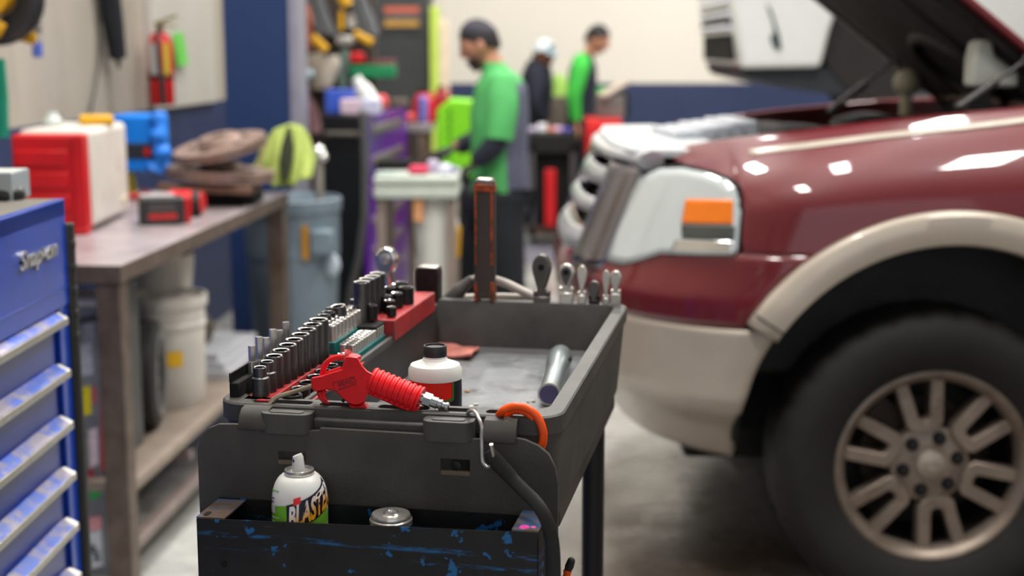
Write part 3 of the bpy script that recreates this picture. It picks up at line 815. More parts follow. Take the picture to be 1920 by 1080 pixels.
for a, d in (((448, 768), (502, 801)), ((905, 790), (968, 826))):
    p, q = cart_p(*a, -0.02), cart_p(*d, -0.02)
    b = MB(); b.prism([(-0.001, p.z + 0.002), (-0.014, p.z), (-0.022, q.z + 0.012), (-0.026, q.z + 0.002), (-0.026, q.z - 0.003), (-0.019, q.z - 0.004), (-0.012, q.z + 0.01), (-0.004, p.z - 0.006)], p.x, q.x, 'x'); b.build('hinge_clip', mat('dusty_clip', (62, 58, 54), 0.6, var=0.25, scale=30), cart, bevel=0.001)

# --- metal parts bin hung on the front
def paint_mat():
    k = NT('scratched_blue_under_black')
    sx = k.coord((1.0, 1, 9)); base = k.mix(k.ramp(k.noise(20, 5), 0.35, 0.7), lin((16, 17, 20)), lin((34, 35, 38)))
    sep = k.n.new('ShaderNodeSeparateXYZ'); k.link(k.co.outputs['Object'], sep.inputs[0])
    z = sep.outputs[2]
    chips = k.ramp(k.noise(30, 4, 0.6), 0.625, 0.645)
    def bandm(zc, w): return k.ramp(k.math('ABSOLUTE', k.math('SUBTRACT', k.math('ADD', z, k.math('MULTIPLY', sep.outputs[0], 0.012)), zc), 0.0), w, w * 0.4)
    st = k.math('MAXIMUM', bandm(-0.0165, 0.004), bandm(-0.032, 0.003))
    st = k.math('MULTIPLY', st, k.ramp(k.noise(16, 6, 0.7, vec=k.coord((1, 1, 5))), 0.5, 0.62))
    f = k.math('MINIMUM', k.math('ADD', chips, st), 1.0)
    col = k.mix(f, base, lin((30, 104, 164)))
    dust = k.ramp(k.noise(300, 2, 0.5, vec=k.coord((0.15, 1, 1))), 0.66, 0.8)
    col = k.mix(k.math('MULTIPLY', dust, 0.25), col, lin((120, 110, 104)))
    k.link(col, k.b.inputs['Base Color']); k.b.inputs['Roughness'].default_value = 0.42; k.b.inputs['Metallic'].default_value = 0.2
    return k.m
m_bin = paint_mat()
BZ = -0.1145
bn = thing('metal_bin', 'scratched black and blue steel bin hung on the front of the cart', 'parts bin', cw(0.0, 0, BZ), CA)
x0, x1, yf, yb_ = 0.012, 0.410, -0.090, -0.0215
b = MB(); T = 0.0016
TI = 0.008
b.add([(x0, yf, 0), (x1, yf, TI), (x1, yf, -0.2), (x0, yf, -0.2), (x0, yf + T, 0), (x1, yf + T, TI), (x1, yf + T, -0.2), (x0, yf + T, -0.2)], [(0, 1, 2, 3), (7, 6, 5, 4), (0, 4, 5, 1), (1, 5, 6, 2), (2, 6, 7, 3), (3, 7, 4, 0)])
b.bx((x0, yb_ - T, -0.2), (x1, yb_, 0.004)); b.bx((x0, yf, -0.2), (x0 + T, yb_, 0)); b.bx((x1 - T, yf, -0.2), (x1, yb_, 0.003)); b.bx((x0, yf, -0.2), (x1, yb_, -0.198))
b.build('bin_body', m_bin, bn)
m_rust = mat('rusty_flange_steel', (104, 88, 78), 0.5, 0.5, var=0.25, scale=40, dirt=(58, 92, 132), damt=(0.5, 0.62), dscale=22)
for xa, xb in ((x0, x0 + 0.034), (x1 - 0.030, x1)):
    b = MB(); zf = 0.0005 if xa == x0 else TI; b.bx((xa, yf, zf), (xb, yb_, zf + 0.002)); fl = b.build('end_flange', m_rust, bn)
    b = MB(); xm = xa if xa == x0 else xb
    if xa == x0: b.prism(rrect(xa + 0.006, yf + 0.004, xa + 0.012, yf + 0.018, 0.003, 4), 0.0026, 0.0032, 'z'); b.build('slot', m_dark, fl)
    else:
        b.lathe([(0.006, zf + 0.0021), (0.005, zf + 0.003), (0, zf + 0.0032)], 14, (xa + 0.012, yf + 0.01, 0)); b.lathe([(0.003, zf + 0.0021), (0, zf + 0.003)], 10, (xa + 0.022, yf + 0.013, 0)); b.build('paint_spot', mat('pink_paint_spot', (236, 72, 168), 0.5, var=0.1), fl)
b = MB(); p = cart_p(420, 1058, yf); b.lathe([(0.004, yf - 0.0006), (0, yf - 0.0008)], 12, (p.x, 0, p.z - BZ), 'y'); b.build('bolt_hole', m_dark, bn)

# --- spray can in the bin
def wrap(b, vs, fs, cz, R, a_mid, z0, off=0.0004, tilt=0.0, rfn=None):
    out = []
    for v in vs:
        a = a_mid + v.x / R; z = z0 + v.y + tilt * v.x
        r = (rfn(z) if rfn else R) + off + v.z
        out.append((r * math.cos(a), r * math.sin(a), z))
    b.add(out, fs)
def arcpatch(b, R, a0, a1, zf0, zf1, off, n=24, rfn=None, m=6):
    def f(u, v):
        a = a0 + (a1 - a0) * u; s_ = (a - a0) * R
        z = zf0(s_) + (zf1(s_) - zf0(s_)) * v; r = (rfn(z) if rfn else R) + off
        return (r * math.cos(a), r * math.sin(a), z)
    b.grid(f, n, m)
cp = cart_z(563, 985, -0.125)
CYC = -0.0555
scx = cart_p(563, 960, CYC).x
can_top = cart_p(558, 879, CYC).z           # rolled rim height
RC = 0.0318
HB = 0.215
can = thing('spray_can', 'white and green aerosol can with a slanted yellow wordmark standing in the metal bin', 'spray can', cw(scx, CYC - 0.0, can_top - HB), CA)
ZSH = HB - 0.037
def can_r(z):
    if z < ZSH: return RC
    t = (z - ZSH) / (HB - 0.004 - ZSH)
    return 0.0135 + (RC - 0.0135) * math.sqrt(max(0, 1 - t ** 2.2))
b = MB(); b.lathe([(0.0, 0), (RC - 0.002, 0), (RC, 0.004)] + [(can_r(z), z) for z in [0.01, 0.06, 0.1] + [ZSH + (HB - 0.006 - ZSH) * i / 16 for i in range(17)]] + [(0.0, HB - 0.006)], 56); b.build('can_body', m_white, can)
b = MB(); b.lathe([(0.0155, HB - 0.007), (0.0172, HB - 0.004), (0.0168, HB), (0.0148, HB + 0.0005), (0.0135, HB - 0.003), (0.006, HB - 0.004), (0.005, HB + 0.001), (0, HB + 0.001)], 40); b.build('rolled_rim', m_satin, can)
b = MB(); b.tube([(-0.001, 0, HB - 0.002), (-0.001, 0, HB + 0.014), (-0.002, 0, HB + 0.0165)], [0.0075, 0.0062, 0.0056], 20); noz = b.build('nozzle', m_white, can)
b = MB(); b.ball((-0.0045, -0.0058, HB + 0.011), (0.0012, 0.001, 0.0022), 10, 8); b.build('nozzle_hole', mat('purple_ink_mark', (74, 40, 110), 0.5), noz)
front = -PI / 2
b = MB()
lab = lambda s_: ZSH - 0.020 + 0.10 * s_
arcpatch(b, RC, front - 1.7, front + 1.7, lambda s_: 0.02, lambda s_: ZSH - 0.006 + 0.17 * s_, 0.0003, 40, can_r)
b.build('green_label', m_green_label, can)
TL_ = 0.30                                   # slope of the wordmark
b = MB()
a0 = front - 0.16
arcpatch(b, RC, a0, front + 1.75, lambda s_: ZSH - 0.0275 + TL_ * s_ + 2.0 * s_ * s_, lambda s_: ZSH + 0.003 + TL_ * s_ + 2.0 * s_ * s_, 0.0006, 30, can_r)
b.build('word_plate', mat('ink_black', (24, 22, 40), 0.4, var=0), can)
vs, fs = lettering('BLASTER', 0.034, 0.0001, shear=0.12, bold=0.0012)
mx = max(v.x for v in vs)
b = MB(); wv = []
for v in vs:
    s_ = 0.002 + v.x * 0.058 / mx; z = ZSH - 0.0245 + TL_ * (s_) + 2.0 * s_ * s_ + v.y * 1.02
    a = a0 + s_ / RC; r = can_r(z) + 0.0009 + v.z
    wv.append((r * math.cos(a), r * math.sin(a), z))
b.add(wv, fs)
kk = NT('white_to_amber_lettering')
sp_ = kk.n.new('ShaderNodeSeparateXYZ'); kk.link(kk.co.outputs['Object'], sp_.inputs[0])
kk.link(kk.mix(kk.ramp(kk.math('SUBTRACT', sp_.outputs[2], kk.math('MULTIPLY', sp_.outputs[0], 0.85)), ZSH - 0.026, ZSH - 0.006), lin((250, 172, 20)), lin((246, 246, 246))), kk.b.inputs['Base Color'])
b.build('lettering', kk.m, can)
def small_text(b, txt, size, a, z, tilt=0.0, bold=0):
    vs, fs = lettering(txt, size, 0.00005, bold=bold)
    wrap(b, vs, fs, 0, RC, a, z, 0.0008, tilt, can_r)
b = MB(); small_text(b, 'ROL', 0.02, front + 0.55, ZSH - 0.046, 0.3, 0.0003); b.build('lettering', mat('silver_ink', (186, 196, 188), 0.4), can)
b = MB(); arcpatch(b, RC, front + 0.1, front + 0.36, lambda s_: ZSH + 0.003 + 0.3 * s_, lambda s_: ZSH + 0.011 + 0.3 * s_, 0.0007, 6, can_r); b.build('red_flash', mat('red_ink', (240, 40, 44), 0.4), can)
b = MB(); arcpatch(b, RC, front - 1.35, front - 0.72, lambda s_: ZSH - 0.012 + 0.12 * s_, lambda s_: ZSH - 0.003 + 0.12 * s_, 0.0007, 10, can_r); b.build('hazard_plate', mat('pale_grey_ink', (206, 208, 214), 0.4), can)
b = MB(); arcpatch(b, RC, front - 1.3, front - 1.02, lambda s_: ZSH - 0.0115 + 0.12 * s_, lambda s_: ZSH - 0.0035 + 0.12 * s_, 0.0009, 6, can_r); b.build('orange_dot', mat('orange_ink', (226, 128, 40), 0.4), can)
b = MB()
for zz, aa in ((ZSH + 0.0045, front - 0.78), (ZSH + 0.0005, front - 0.82)): arcpatch(b, RC, front - 1.35, aa, lambda s_, z=zz: z + 0.12 * s_, lambda s_, z=zz: z + 0.0016 + 0.12 * s_, 0.0006, 10, can_r, 1)
b.build('small_print', mat('dark_ink', (80, 80, 84), 0.5), can)
b = MB()
for zz, aa in ((ZSH - 0.0175, front - 0.5), (ZSH - 0.0225, front - 0.6), (ZSH - 0.0275, front - 0.45)): arcpatch(b, RC, front - 1.3, aa, lambda s_, z=zz: z + 0.12 * s_, lambda s_, z=zz: z + 0.0014 + 0.12 * s_, 0.0006, 10, can_r, 1)
b.build('small_print', mat('pale_ink', (206, 226, 180), 0.5), can)
b = MB(); arcpatch(b, RC, front - 1.3, front - 0.55, lambda s_: ZSH + 0.014 + 0.1 * s_, lambda s_: ZSH + 0.0152 + 0.1 * s_, 0.0006, 10, can_r, 1); b.build('small_print', m_green_label, can)

# --- second can: only its silver lid shows
p = cart_p(733, 966, CYC)
b = MB(); b.lathe([(0.021, -0.14), (0.021, -0.016), (0.0245, -0.012), (0.0245, -0.006), (0.0225, -0.005), (0.0228, -0.002), (0.0215, 0.0005), (0.019, 0.0), (0.012, -0.0004), (0.011, 0.0004), (0, 0.0004)], 48)
cn = tag(b.build('metal_can', m_satin, None, loc=cw(p.x, CYC, p.z + 0.002), rz=CA), 'small can with a bare silver lid standing in the metal bin', 'can')
b = MB(); b.tube([(0.008 * math.cos(a), 0.008 * math.sin(a), 0.0008) for a in [2 * PI * i / 16 for i in range(13)]], 0.001, 6); b.ball((0.006, -0.004, 0.0008), (0.004, 0.003, 0.001), 10, 6); b.build('embossed_mark', m_chrome, cn)

# --- rubber strap on its steel hook
SY = -0.034
def cp_(px, py, cy=SY): return cart_p(px, py, cy)
hook = [cart_p(876, 776, 0.004), cart_p(880, 771, -0.002), cart_p(889, 771, -0.014), cart_p(897, 783, -0.024), cart_p(903, 800, -0.03), cart_p(903, 823, -0.03), cart_p(904, 852, -0.032), cart_p(906, 868, -0.034), cart_p(916, 876, -0.036), cart_p(926, 866, -0.040), cart_p(925, 856, -0.044), cart_p(921, 833, -0.05)]
st = thing('rubber_strap', 'black rubber tarp strap hanging from a steel hook on the cart front', 'strap', cw(hook[0].x, hook[0].y, hook[0].z), CA)
HO = hook[0].copy()
b = MB(); b.tube([p - HO for p in smoothpath(hook, 6)], 0.0022, 10); b.build('steel_hook', m_satin, st)
path = [(916, 846, 0.006), (924, 858, 0.0078), (936, 872, 0.0082), (950, 886, 0.0078), (966, 904, 0.0072), (984, 922, 0.007), (1003, 941, 0.007), (1018, 962, 0.0072), (1028, 985, 0.0074), (1034, 1010, 0.0076), (1037, 1040, 0.0076), (1038, 1085, 0.0076)]
cys = [-0.043, -0.043, -0.042, -0.042, -0.046, -0.06, -0.075, -0.084, -0.086, -0.086, -0.086, -0.086]
pts = [cart_p(x, y, cy) for (x, y, r), cy in zip(path, cys)]
b = MB(); sm = smoothpath([p - HO for p in pts], 6); rr = []
for i in range(len(sm)):
    t = i / 6; k_ = min(int(t), len(path) - 2); rr.append(path[k_][2] + (path[k_ + 1][2] - path[k_][2]) * (t - k_))
b.tube(sm, [r * 1.15 for r in rr], 14, flat=0.36, up=(0, 1, 0)); b.build('strap_band', m_rubber, st)
# --- orange coiled hook over the rim corner
OY = -0.004
cc = [(934, 783), (942, 771), (956, 764), (974, 762), (992, 768), (1006, 780), (1015, 797), (1019, 816), (1016, 836), (1004, 852), (986, 858), (966, 852), (950, 836)]
pts = [cart_p(x, y, OY + (0.012 if i == 0 else 0)) for i, (x, y) in enumerate(cc)]
oo = pts[3].copy()
oh = thing('orange_hook', 'glossy orange plastic ring hook looped over the front right rim of the cart', 'hook', cw(*oo), CA)
b = MB(); b.tube([p - oo for p in smoothpath(pts, 6)], 0.0048, 14); b.build('outer_coil', m_orange, oh)
cc2 = [(948, 782), (958, 772), (972, 769), (988, 774), (1000, 786)]
b = MB(); b.tube([cart_p(x, y, OY + 0.008) - oo for x, y in cc2], 0.0042, 12); b.build('inner_coil', m_orange, oh)
# --- orange tool with a black tip sticking out below the cart
p0, p1, p2 = cart_p(1060, 1095, 0.05), cart_p(1064, 1072, 0.05), cart_p(1071, 1052, 0.05)
ot = thing('screwdriver', 'orange handled tool with a black tip hanging by the cart leg', 'screwdriver', cw(*p0), CA)
b = MB(); b.tube([Vector((-0.004, 0, -0.10)), Vector((0, 0, 0)), p1 - p0], [0.008, 0.006, 0.0042], 14); b.ball(p1 - p0, 0.0052, 12, 8); b.build('handle', m_orange, ot)
b = MB(); b.tube([p1 - p0, (p1 - p0).lerp(p2 - p0, 0.5), p2 - p0], [0.004, 0.0055, 0.0048], 14); b.ball(p2 - p0, 0.0048, 12, 8); b.build('tip', m_rubber, ot)

# --- red air blow gun lying on the rim
GY = 0.012
def g3(X, Y): return 480 + X / 4.571, 640 + Y / 4.571
gun_o = cart_p(*g3(820, 350), GY)
def gp3(X, Y, dy=0.0): return cart_p(*g3(X, Y), GY + dy) - gun_o
gun = thing('air_blow_gun', 'red air blow gun lying across the front rim of the cart', 'blow gun', cw(*gun_o), CA)
body = [(470, 332), (480, 308), (565, 292), (640, 268), (735, 240), (748, 190), (756, 140), (775, 126), (870, 134), (886, 160), (912, 208), (955, 252), (1015, 285), (1030, 340), (1005, 420), (965, 446), (945, 490), (920, 528), (880, 546), (820, 545), (765, 512), (700, 448), (655, 420), (600, 414), (545, 428), (500, 430), (476, 400)]
b = MB()
for dy, sc_ in ((-0.0125, 0.93), (-0.0105, 0.985), (-0.006, 1.0), (0.006, 1.0), (0.0105, 0.985), (0.0125, 0.93)):
    pass
rings = []
cx_, cy_ = sum(p[0] for p in body) / len(body), sum(p[1] for p in body) / len(body)
for dy, ins in ((-0.0125, 9), (-0.0112, 3), (-0.008, 0), (0.008, 0), (0.0112, 3), (0.0125, 9)):
    ring = []
    for i, (X, Y) in enumerate(body):
        a, c = Vector(body[i - 1]), Vector(body[(i + 1) % len(body)]); t = (c - a).normalized(); nrm = Vector((-t.y, t.x))
        ring.append(gp3(X + nrm.x * ins, Y + nrm.y * ins, dy))
    rings.append(ring)
b.loft(rings); b.build('gun_body', m_red, gun)
b = MB(); pts = [gp3(*p) for p in ((575, 300), (572, 262), (592, 205), (628, 163), (680, 140), (735, 132), (775, 138))]; b.tube(smoothpath(pts, 5), 0.0034, 10); b.tube([gp3(575, 290), gp3(650, 262), gp3(735, 232)], 0.003, 8); b.build('hanging_loop', m_red, gun)
b = MB(); b.tube([gp3(800, 128) + Vector((0, 0, 0.0)), gp3(815, 118)], [0.0095, 0.008], 18); b.tube([gp3(820, 140), gp3(822, 118)], [0.0115, 0.0105], 20); b.tube([gp3(822, 119), gp3(823, 114)], [0.0085, 0.0078], 20); b.build('valve_cap', mat('dull_red_cap', (176, 36, 44), 0.5, var=0.15), gun)
b = MB(); ax0, ax1 = (985, 330), (1395, 500); prof = []
NR = 9
prof = [(0.0, 0.0150)]
for i in range(NR):
    t0 = (i + 0.06) / NR
    prof += [(t0, 0.0146), (t0 + 0.025, 0.0162), (t0 + 0.06, 0.0162), (t0 + 0.082, 0.0146)]
prof += [(0.995, 0.0142), (1.0, 0.0165), (1.03, 0.0165), (1.035, 0.012)]
q0, q1 = gp3(*ax0), gp3(*ax1)
b.axlathe(q0, q1, prof, 28); b.build('ribbed_handle', m_red, gun)
b = MB(); tail = [(960, 440), (1000, 400), (1200, 480), (1400, 560), (1395, 600), (1345, 606), (1150, 520)]
b.prism([(gp3(*p).x, gp3(*p).z) for p in tail][::-1], -0.009, 0.009, 'y'); b.build('handle_keel', m_red, gun, bevel=0.003)
b = MB(); b.prism([(gp3(*p).x, gp3(*p).z) for p in ((800, 535), (845, 585), (930, 640), (1025, 645), (1000, 590), (965, 562), (930, 520), (880, 548))][::-1], -0.007, 0.007, 'y'); b.build('lever', m_red, gun, bevel=0.002)
b = MB(); b.tube(smoothpath([gp3(*p) for p in ((548, 430), (552, 462), (570, 500), (600, 522), (630, 528))], 4), [0.0042 - 0.0002 * i for i in range(17)], 10); b.tube(smoothpath([gp3(*p) for p in ((590, 420), (580, 450), (588, 485), (612, 508))], 4), 0.0025, 8); b.build('trigger_hook', m_red, gun)
b = MB(); b.tube(smoothpath([gp3(X, Y, dy) for X, Y, dy in ((490, 378, 0), (400, 408, 0), (300, 440, 0), (210, 466, -0.002), (178, 482, -0.003), (150, 505, -0.004), (110, 545, -0.006), (92, 562, -0.007))], 5), 0.0028, 14); b.build('nozzle_tube', mat('brushed_nozzle_steel', (186, 176, 160), 0.3, 1.0), gun)
b = MB(); h0, h1 = gp3(1440, 492), gp3(1650, 566)
b.tube([h0, h0.lerp(h1, 0.3)], [0.0088, 0.0088], 6); b.axlathe(h0.lerp(h1, 0.3), h1, [(0, 0.0066), (0.35, 0.0068), (0.38, 0.0056), (0.5, 0.0056), (0.52, 0.0066), (0.6, 0.0066), (0.64, 0.0042), (0.8, 0.0042), (0.84, 0.0056), (0.95, 0.0056), (1.0, 0.0044)], 20); b.axlathe(gp3(1385, 475), h0, [(0, 0.006), (1, 0.006)], 16); b.build('air_coupler', mat('galvanised_steel', (200, 204, 204), 0.26, 1.0), gun)
b = MB()
fr = [(655, 352), (840, 300), (862, 362), (682, 428)]
for i in range(4): b.tube([gp3(*fr[i], -0.0126), gp3(*fr[(i + 1) % 4], -0.0126)], 0.0006, 6)
b.tube([gp3(712, 408, -0.0126), gp3(815, 378, -0.0126)], 0.001, 6)
vs, fs = lettering('MAC', 0.0095, 0.0003, shear=0.2, bold=0.0003)
o_ = gp3(706, 392, -0.0127); ang = math.radians(17)
b.add([Vector((o_.x + v.x * math.cos(ang) * 1.0 - v.y * math.sin(ang), o_.y - v.z, o_.z + v.x * math.sin(ang) + v.y * math.cos(ang))) for v in vs], fs)
b.build('embossed_plate', mat('dark_red_relief', (160, 28, 36), 0.5), gun)
b = MB(); b.lathe([(0.0022, -0.0128), (0.0014, -0.0132), (0, -0.0128)], 12, (gp3(775, 487).x, 0, gp3(775, 487).z), 'y'); b.build('pin', m_dark, gun)

# --- white bottle with red label
by = 0.15
bx_ = cart_p(816, 700, by).x
RB = (cart_p(865, 692, by).x - cart_p(767, 692, by).x) / 2
ztop = cart_p(815, 648, by).z
HBt = ztop - FL
bt = thing('bottle', 'white plastic bottle with black cap and red label standing in the cart tray', 'bottle', cw(bx_, by, FL + 0.0005), CA)
zs = cart_p(816, 686, by).z - FL
cap0 = cart_p(816, 668, by).z - FL
b = MB(); b.lathe([(0, 0), (RB - 0.004, 0), (RB - 0.001, 0.003), (RB - 0.001, zs - 0.0165), (RB - 0.0015, zs - 0.016), (RB + 0.0002, zs - 0.0155), (RB, zs - 0.004), (RB - 0.003, zs + 0.002), (0.0165, cap0 - 0.005), (0.0155, cap0 - 0.003), (0.0145, cap0 - 0.002), (0.0145, cap0 + 0.003), (0, cap0 + 0.003)], 56); b.build('bottle_body', m_white, bt)
b = MB(); b.lathe([(0.0148, cap0), (0.0150, cap0 + 0.004), (0.0148, HBt - 0.001), (0.0140, HBt), (0.0128, HBt), (0.0125, HBt - 0.002), (0, HBt - 0.002)], 48)
b.build('cap', mat('black_cap', (38, 38, 42), 0.45), bt)
RL = RB - 0.001
one = lambda z: (lambda s_: z)
zl = zs - 0.016
b = MB(); arcpatch(b, RL, front - 1.75, front + 1.75, one(0.006), one(zl), 0.0003, 48); b.build('red_label', mat('red_label_paper', (246, 34, 18), 0.45, var=0.02), bt)
b = MB(); arcpatch(b, RL, front + 0.98, front + 1.9, one(0.006), one(zl + 0.0002), 0.0006, 16)
arcpatch(b, RL, front + 0.62, front + 1.0, lambda s_: zl - 0.036 - 0.0, lambda s_: zl - 0.026 + 0.16 * s_, 0.00055, 10); b.build('black_panel', mat('black_label_ink', (26, 28, 38), 0.45), bt)
b = MB(); arcpatch(b, RL, front + 0.93, front + 1.0, one(zl - 0.022), one(zl), 0.0008, 4); arcpatch(b, RL, front + 0.42, front + 0.97, lambda s_: zl - 0.0265 + 0.2 * s_, lambda s_: zl - 0.0235 + 0.2 * s_, 0.0008, 12); arcpatch(b, RL, front + 0.78, front + 0.86, one(0.006), one(zl - 0.032), 0.0008, 4)
b.build('green_trim', mat('green_label_ink', (16, 132, 52), 0.45), bt)
b = MB()
hx = [(0.32 + 0.30 * math.cos(PI / 3 * i), zl - 0.031 + 0.0085 * math.sin(PI / 3 * i)) for i in range(6)]
for i in range(6):
    (a, za), (c, zc) = hx[i], hx[(i + 1) % 6]
    b.tube([((RL + 0.0008) * math.cos(front + a + (c - a) * t), (RL + 0.0008) * math.sin(front + a + (c - a) * t), za + (zc - za) * t) for t in (0, 0.33, 0.66, 1)], 0.0005, 6)
for txt, zz in (('HEAVY', zl - 0.0305), ('DUTY', zl - 0.035)):
    vs, fs = lettering(txt, 0.0042, 0.00005, bold=0.0001); mx = max(v.x for v in vs)
    b.add([((RL + 0.0008) * math.cos(front + 0.32 + (v.x - mx / 2) / RL), (RL + 0.0008) * math.sin(front + 0.32 + (v.x - mx / 2) / RL), zz + v.y) for v in vs], fs)
b.build('hexagon_badge', mat('pale_pink_ink', (250, 196, 184), 0.5), bt)
b = MB()
for i, (a, z, w) in enumerate(((-0.86, -0.006, 0.14), (-0.68, -0.009, 0.14), (-0.5, -0.010, 0.16), (-0.32, -0.012, 0.15), (-0.18, -0.015, 0.12))):
    arcpatch(b, RL, front + a, front + a + w, one(zl + z - 0.005), one(zl + z + 0.002), 0.0008, 4)
b.build('green_script', mat('mint_script', (150, 212, 168), 0.5, var=0.2, scale=300), bt)

# --- shop towel
b = MB()
quad = [cart_z(*p, FL + 0.006) for p in ((770, 664), (884, 670), (905, 646), (792, 628))]
def tw(u, v):
    a = quad[0].lerp(quad[1], u); c = quad[3].lerp(quad[2], u); p = a.lerp(c, v)
    return Vector((p.x, p.y, FL + 0.005 + 0.004 * math.sin(7 * u + 3 * v) * math.sin(5 * v + 1) + 0.003 * math.sin(13 * u) ** 2 * v + 0.006 * (v > 0.9)))
b.grid(tw, 24, 16)
cm_ = MB(); cm_.v = [cw(*v) - cw(*quad[0]) for v in b.v]; cm_.f = b.f; cm_.mi = b.mi
tag(cm_.build('shop_towel', mat('red_shop_cloth', (196, 122, 110), 0.9, var=0.12, scale=30), solid=0.005, loc=cw(*quad[0])), 'folded faded red shop towel lying at the back of the cart tray', 'towel')
# --- flashlight leaning on the right wall of the tray
f0 = cart_z(1030, 738, FL + 0.0185); f1 = cart_z(1052, 664, FL + 0.0205)
fd = (f1 - f0).normalized()
fl_ = thing('flashlight', 'grey metal flashlight lying by the right wall of the cart tray', 'flashlight', cw(*f0), CA)
LN = (f1 - f0).length
b = MB(); b.axlathe((0, 0, 0), fd * LN, [(0.0, 0.0152), (0.02, 0.0155), (0.55, 0.0155), (0.60, 0.0175), (0.78, 0.0195), (0.9, 0.0195), (0.97, 0.017), (1.0, 0.013)], 32); b.build('barrel', mat('grey_anodised', (160, 170, 172), 0.32, 0.75, var=0.06), fl_)
b = MB(); b.axlathe(fd * -0.004, fd * 0.002, [(0, 0.0165), (1, 0.0165)], 32); b.axlathe(fd * -0.0045, fd * -0.0035, [(0, 0.0165), (1, 0.0165)], 32); b.build('bezel', m_satin, fl_)
b = MB(); b.axlathe(fd * -0.006, fd * -0.0044, [(0, 0.0138), (1, 0.0138)], 32); b.build('lens', mat('violet_lens', (64, 50, 112), 0.12, var=0.1, coat=1.0), fl_)
b = MB(); sd = Vector((fd.y, -fd.x, 0)).normalized(); c_ = fd * LN * 0.74 + sd * 0.0155 + Vector((0, 0, 0.008)); b.ball(c_, (0.006, 0.011, 0.006), 14, 8); b.build('switch', m_rubber, fl_)
# --- crumbs on the tray floor
for i, (x, y, r) in enumerate(((893, 760, 0.004), (884, 764, 0.005), (876, 735, 0.006), (1000, 754, 0.004), (1036, 757, 0.006), (990, 755, 0.003), (1028, 760, 0.005))):
    p = cart_z(x, y, FL)
    b = MB(); b.ball((0, 0, 0.0015), (r, r * 0.6, 0.0016), 8, 5, fn=lambda q: q * (1 + 0.25 * math.sin(5 * q.x + i)))
    tag(b.build('debris_chip', mat('tan_chip_%d' % i, ((214, 204, 186), (220, 212, 200), (176, 132, 84), (206, 196, 176), (196, 160, 96), (200, 190, 170), (190, 150, 90))[i], 0.8), loc=cw(p.x, p.y, FL), rz=i), ('pale chip beside the bottle base on the tray floor', 'pale flat chip nearest the bottle on the tray floor', 'brown chip right of the bottle label on the tray floor', 'pale chip left of the flashlight lens on the tray floor', 'tan chip under the flashlight lens on the tray floor', 'tiny grey chip beyond the orange hook on the tray floor', 'brown chip just below the flashlight lens on the tray floor')[i], 'debris')

# ------------------------------------------------------------------ sockets in their rails along the left of the tray
def socket_mesh(r, h, drive=True, step=0.0):
    b = MB(); n = 24
    def ring(fr, z): return [(fr(k) * math.cos(2 * PI * k / n), fr(k) * math.sin(2 * PI * k / n), z) for k in range(n)]
    def hexr(k):
        a = (2 * PI * k / n) % (PI / 3) - PI / 6
        return r * 0.70 / math.cos(a) * 0.97
    rings = [ring(lambda k: r, 0)]
    if step: rings += [ring(lambda k: r, h * 0.62), ring(lambda k: r - step, h * 0.66)]
    ro = r - step
    rings += [ring(lambda k: ro, h - 0.0012), ring(lambda k: ro - 0.001, h)]
    b.loft(rings, True, False); nb = len(b.f)
    b.cur = 1
    b.loft([ring(lambda k: ro - 0.001, h), ring(lambda k: hexr(k) * ro / r, h - 0.0006)], False, False)
    b.cur = 2
    b.loft([ring(lambda k: hexr(k) * ro / r, h - 0.0006), ring(lambda k: hexr(k) * ro / r * 0.96, h - 0.014)], False, True)
    return b
def put_socket(name, x, y, z, r, h, mats, label, group, step=0, tilt=None):
    o = socket_mesh(r, h, step=step).build(name, mats, None)
    o.location = cw(x, y, z)
    o.rotation_euler = (tilt[0], tilt[1], CA) if tilt else (0, 0, CA)
    return tag(o, label, 'socket', group)
S_dark = [m_socket, m_socket_rim, m_dark]; S_imp = [m_impact, m_socket, m_dark]; S_chr = [m_satin, m_chrome, m_dark]
LZ = -0.012
# red rail at the front: raised step under the deep sockets
def rail(name, label, x0, x1, y0, y1, z0, z1, m, cat='socket rail', step=None, lip=True):
    t = thing(name, label, cat, cw(x0, y0, z0), CA)
    b = MB(); b.bx((0, 0, 0), (x1 - x0, y1 - y0, z1 - z0))
    if step: b.bx((0, 0, z1 - z0 - 0.001), (step[0], y1 - y0, z1 - z0 + step[1]))
    b.build('rail_base', m, t, bevel=0.0015)
    return t
ra = rail('socket_rail', 'red socket rail nearest the cart front holding deep black sockets', 0.028, 0.104, 0.022, 0.285, LZ, -0.008, m_red_rail, step=(0.034, 0.008))
for i in range(10):
    r = 0.0105 + 0.00032 * i; h = 0.036 + 0.0022 * i
    put_socket('deep_socket', 0.045 + 0.0006 * i, 0.040 + 0.0235 * i, 0.0005, r, h, S_dark, 'deep dark socket, %s from the front in the front red rail' % ORD[i], 'deep sockets in the front red rail', step=(0.0022 if i < 2 else 0))
for i in range(8):
    r = 0.0126 - 0.0003 * i
    put_socket('shallow_socket', 0.084, 0.042 + 0.0305 * i, -0.012, r, 0.016 + 0.0006 * i, [m_impact, m_chrome, m_dark], 'short dark socket, %s from the front, lower row of front red rail' % ORD[i], 'shallow sockets in the front red rail')
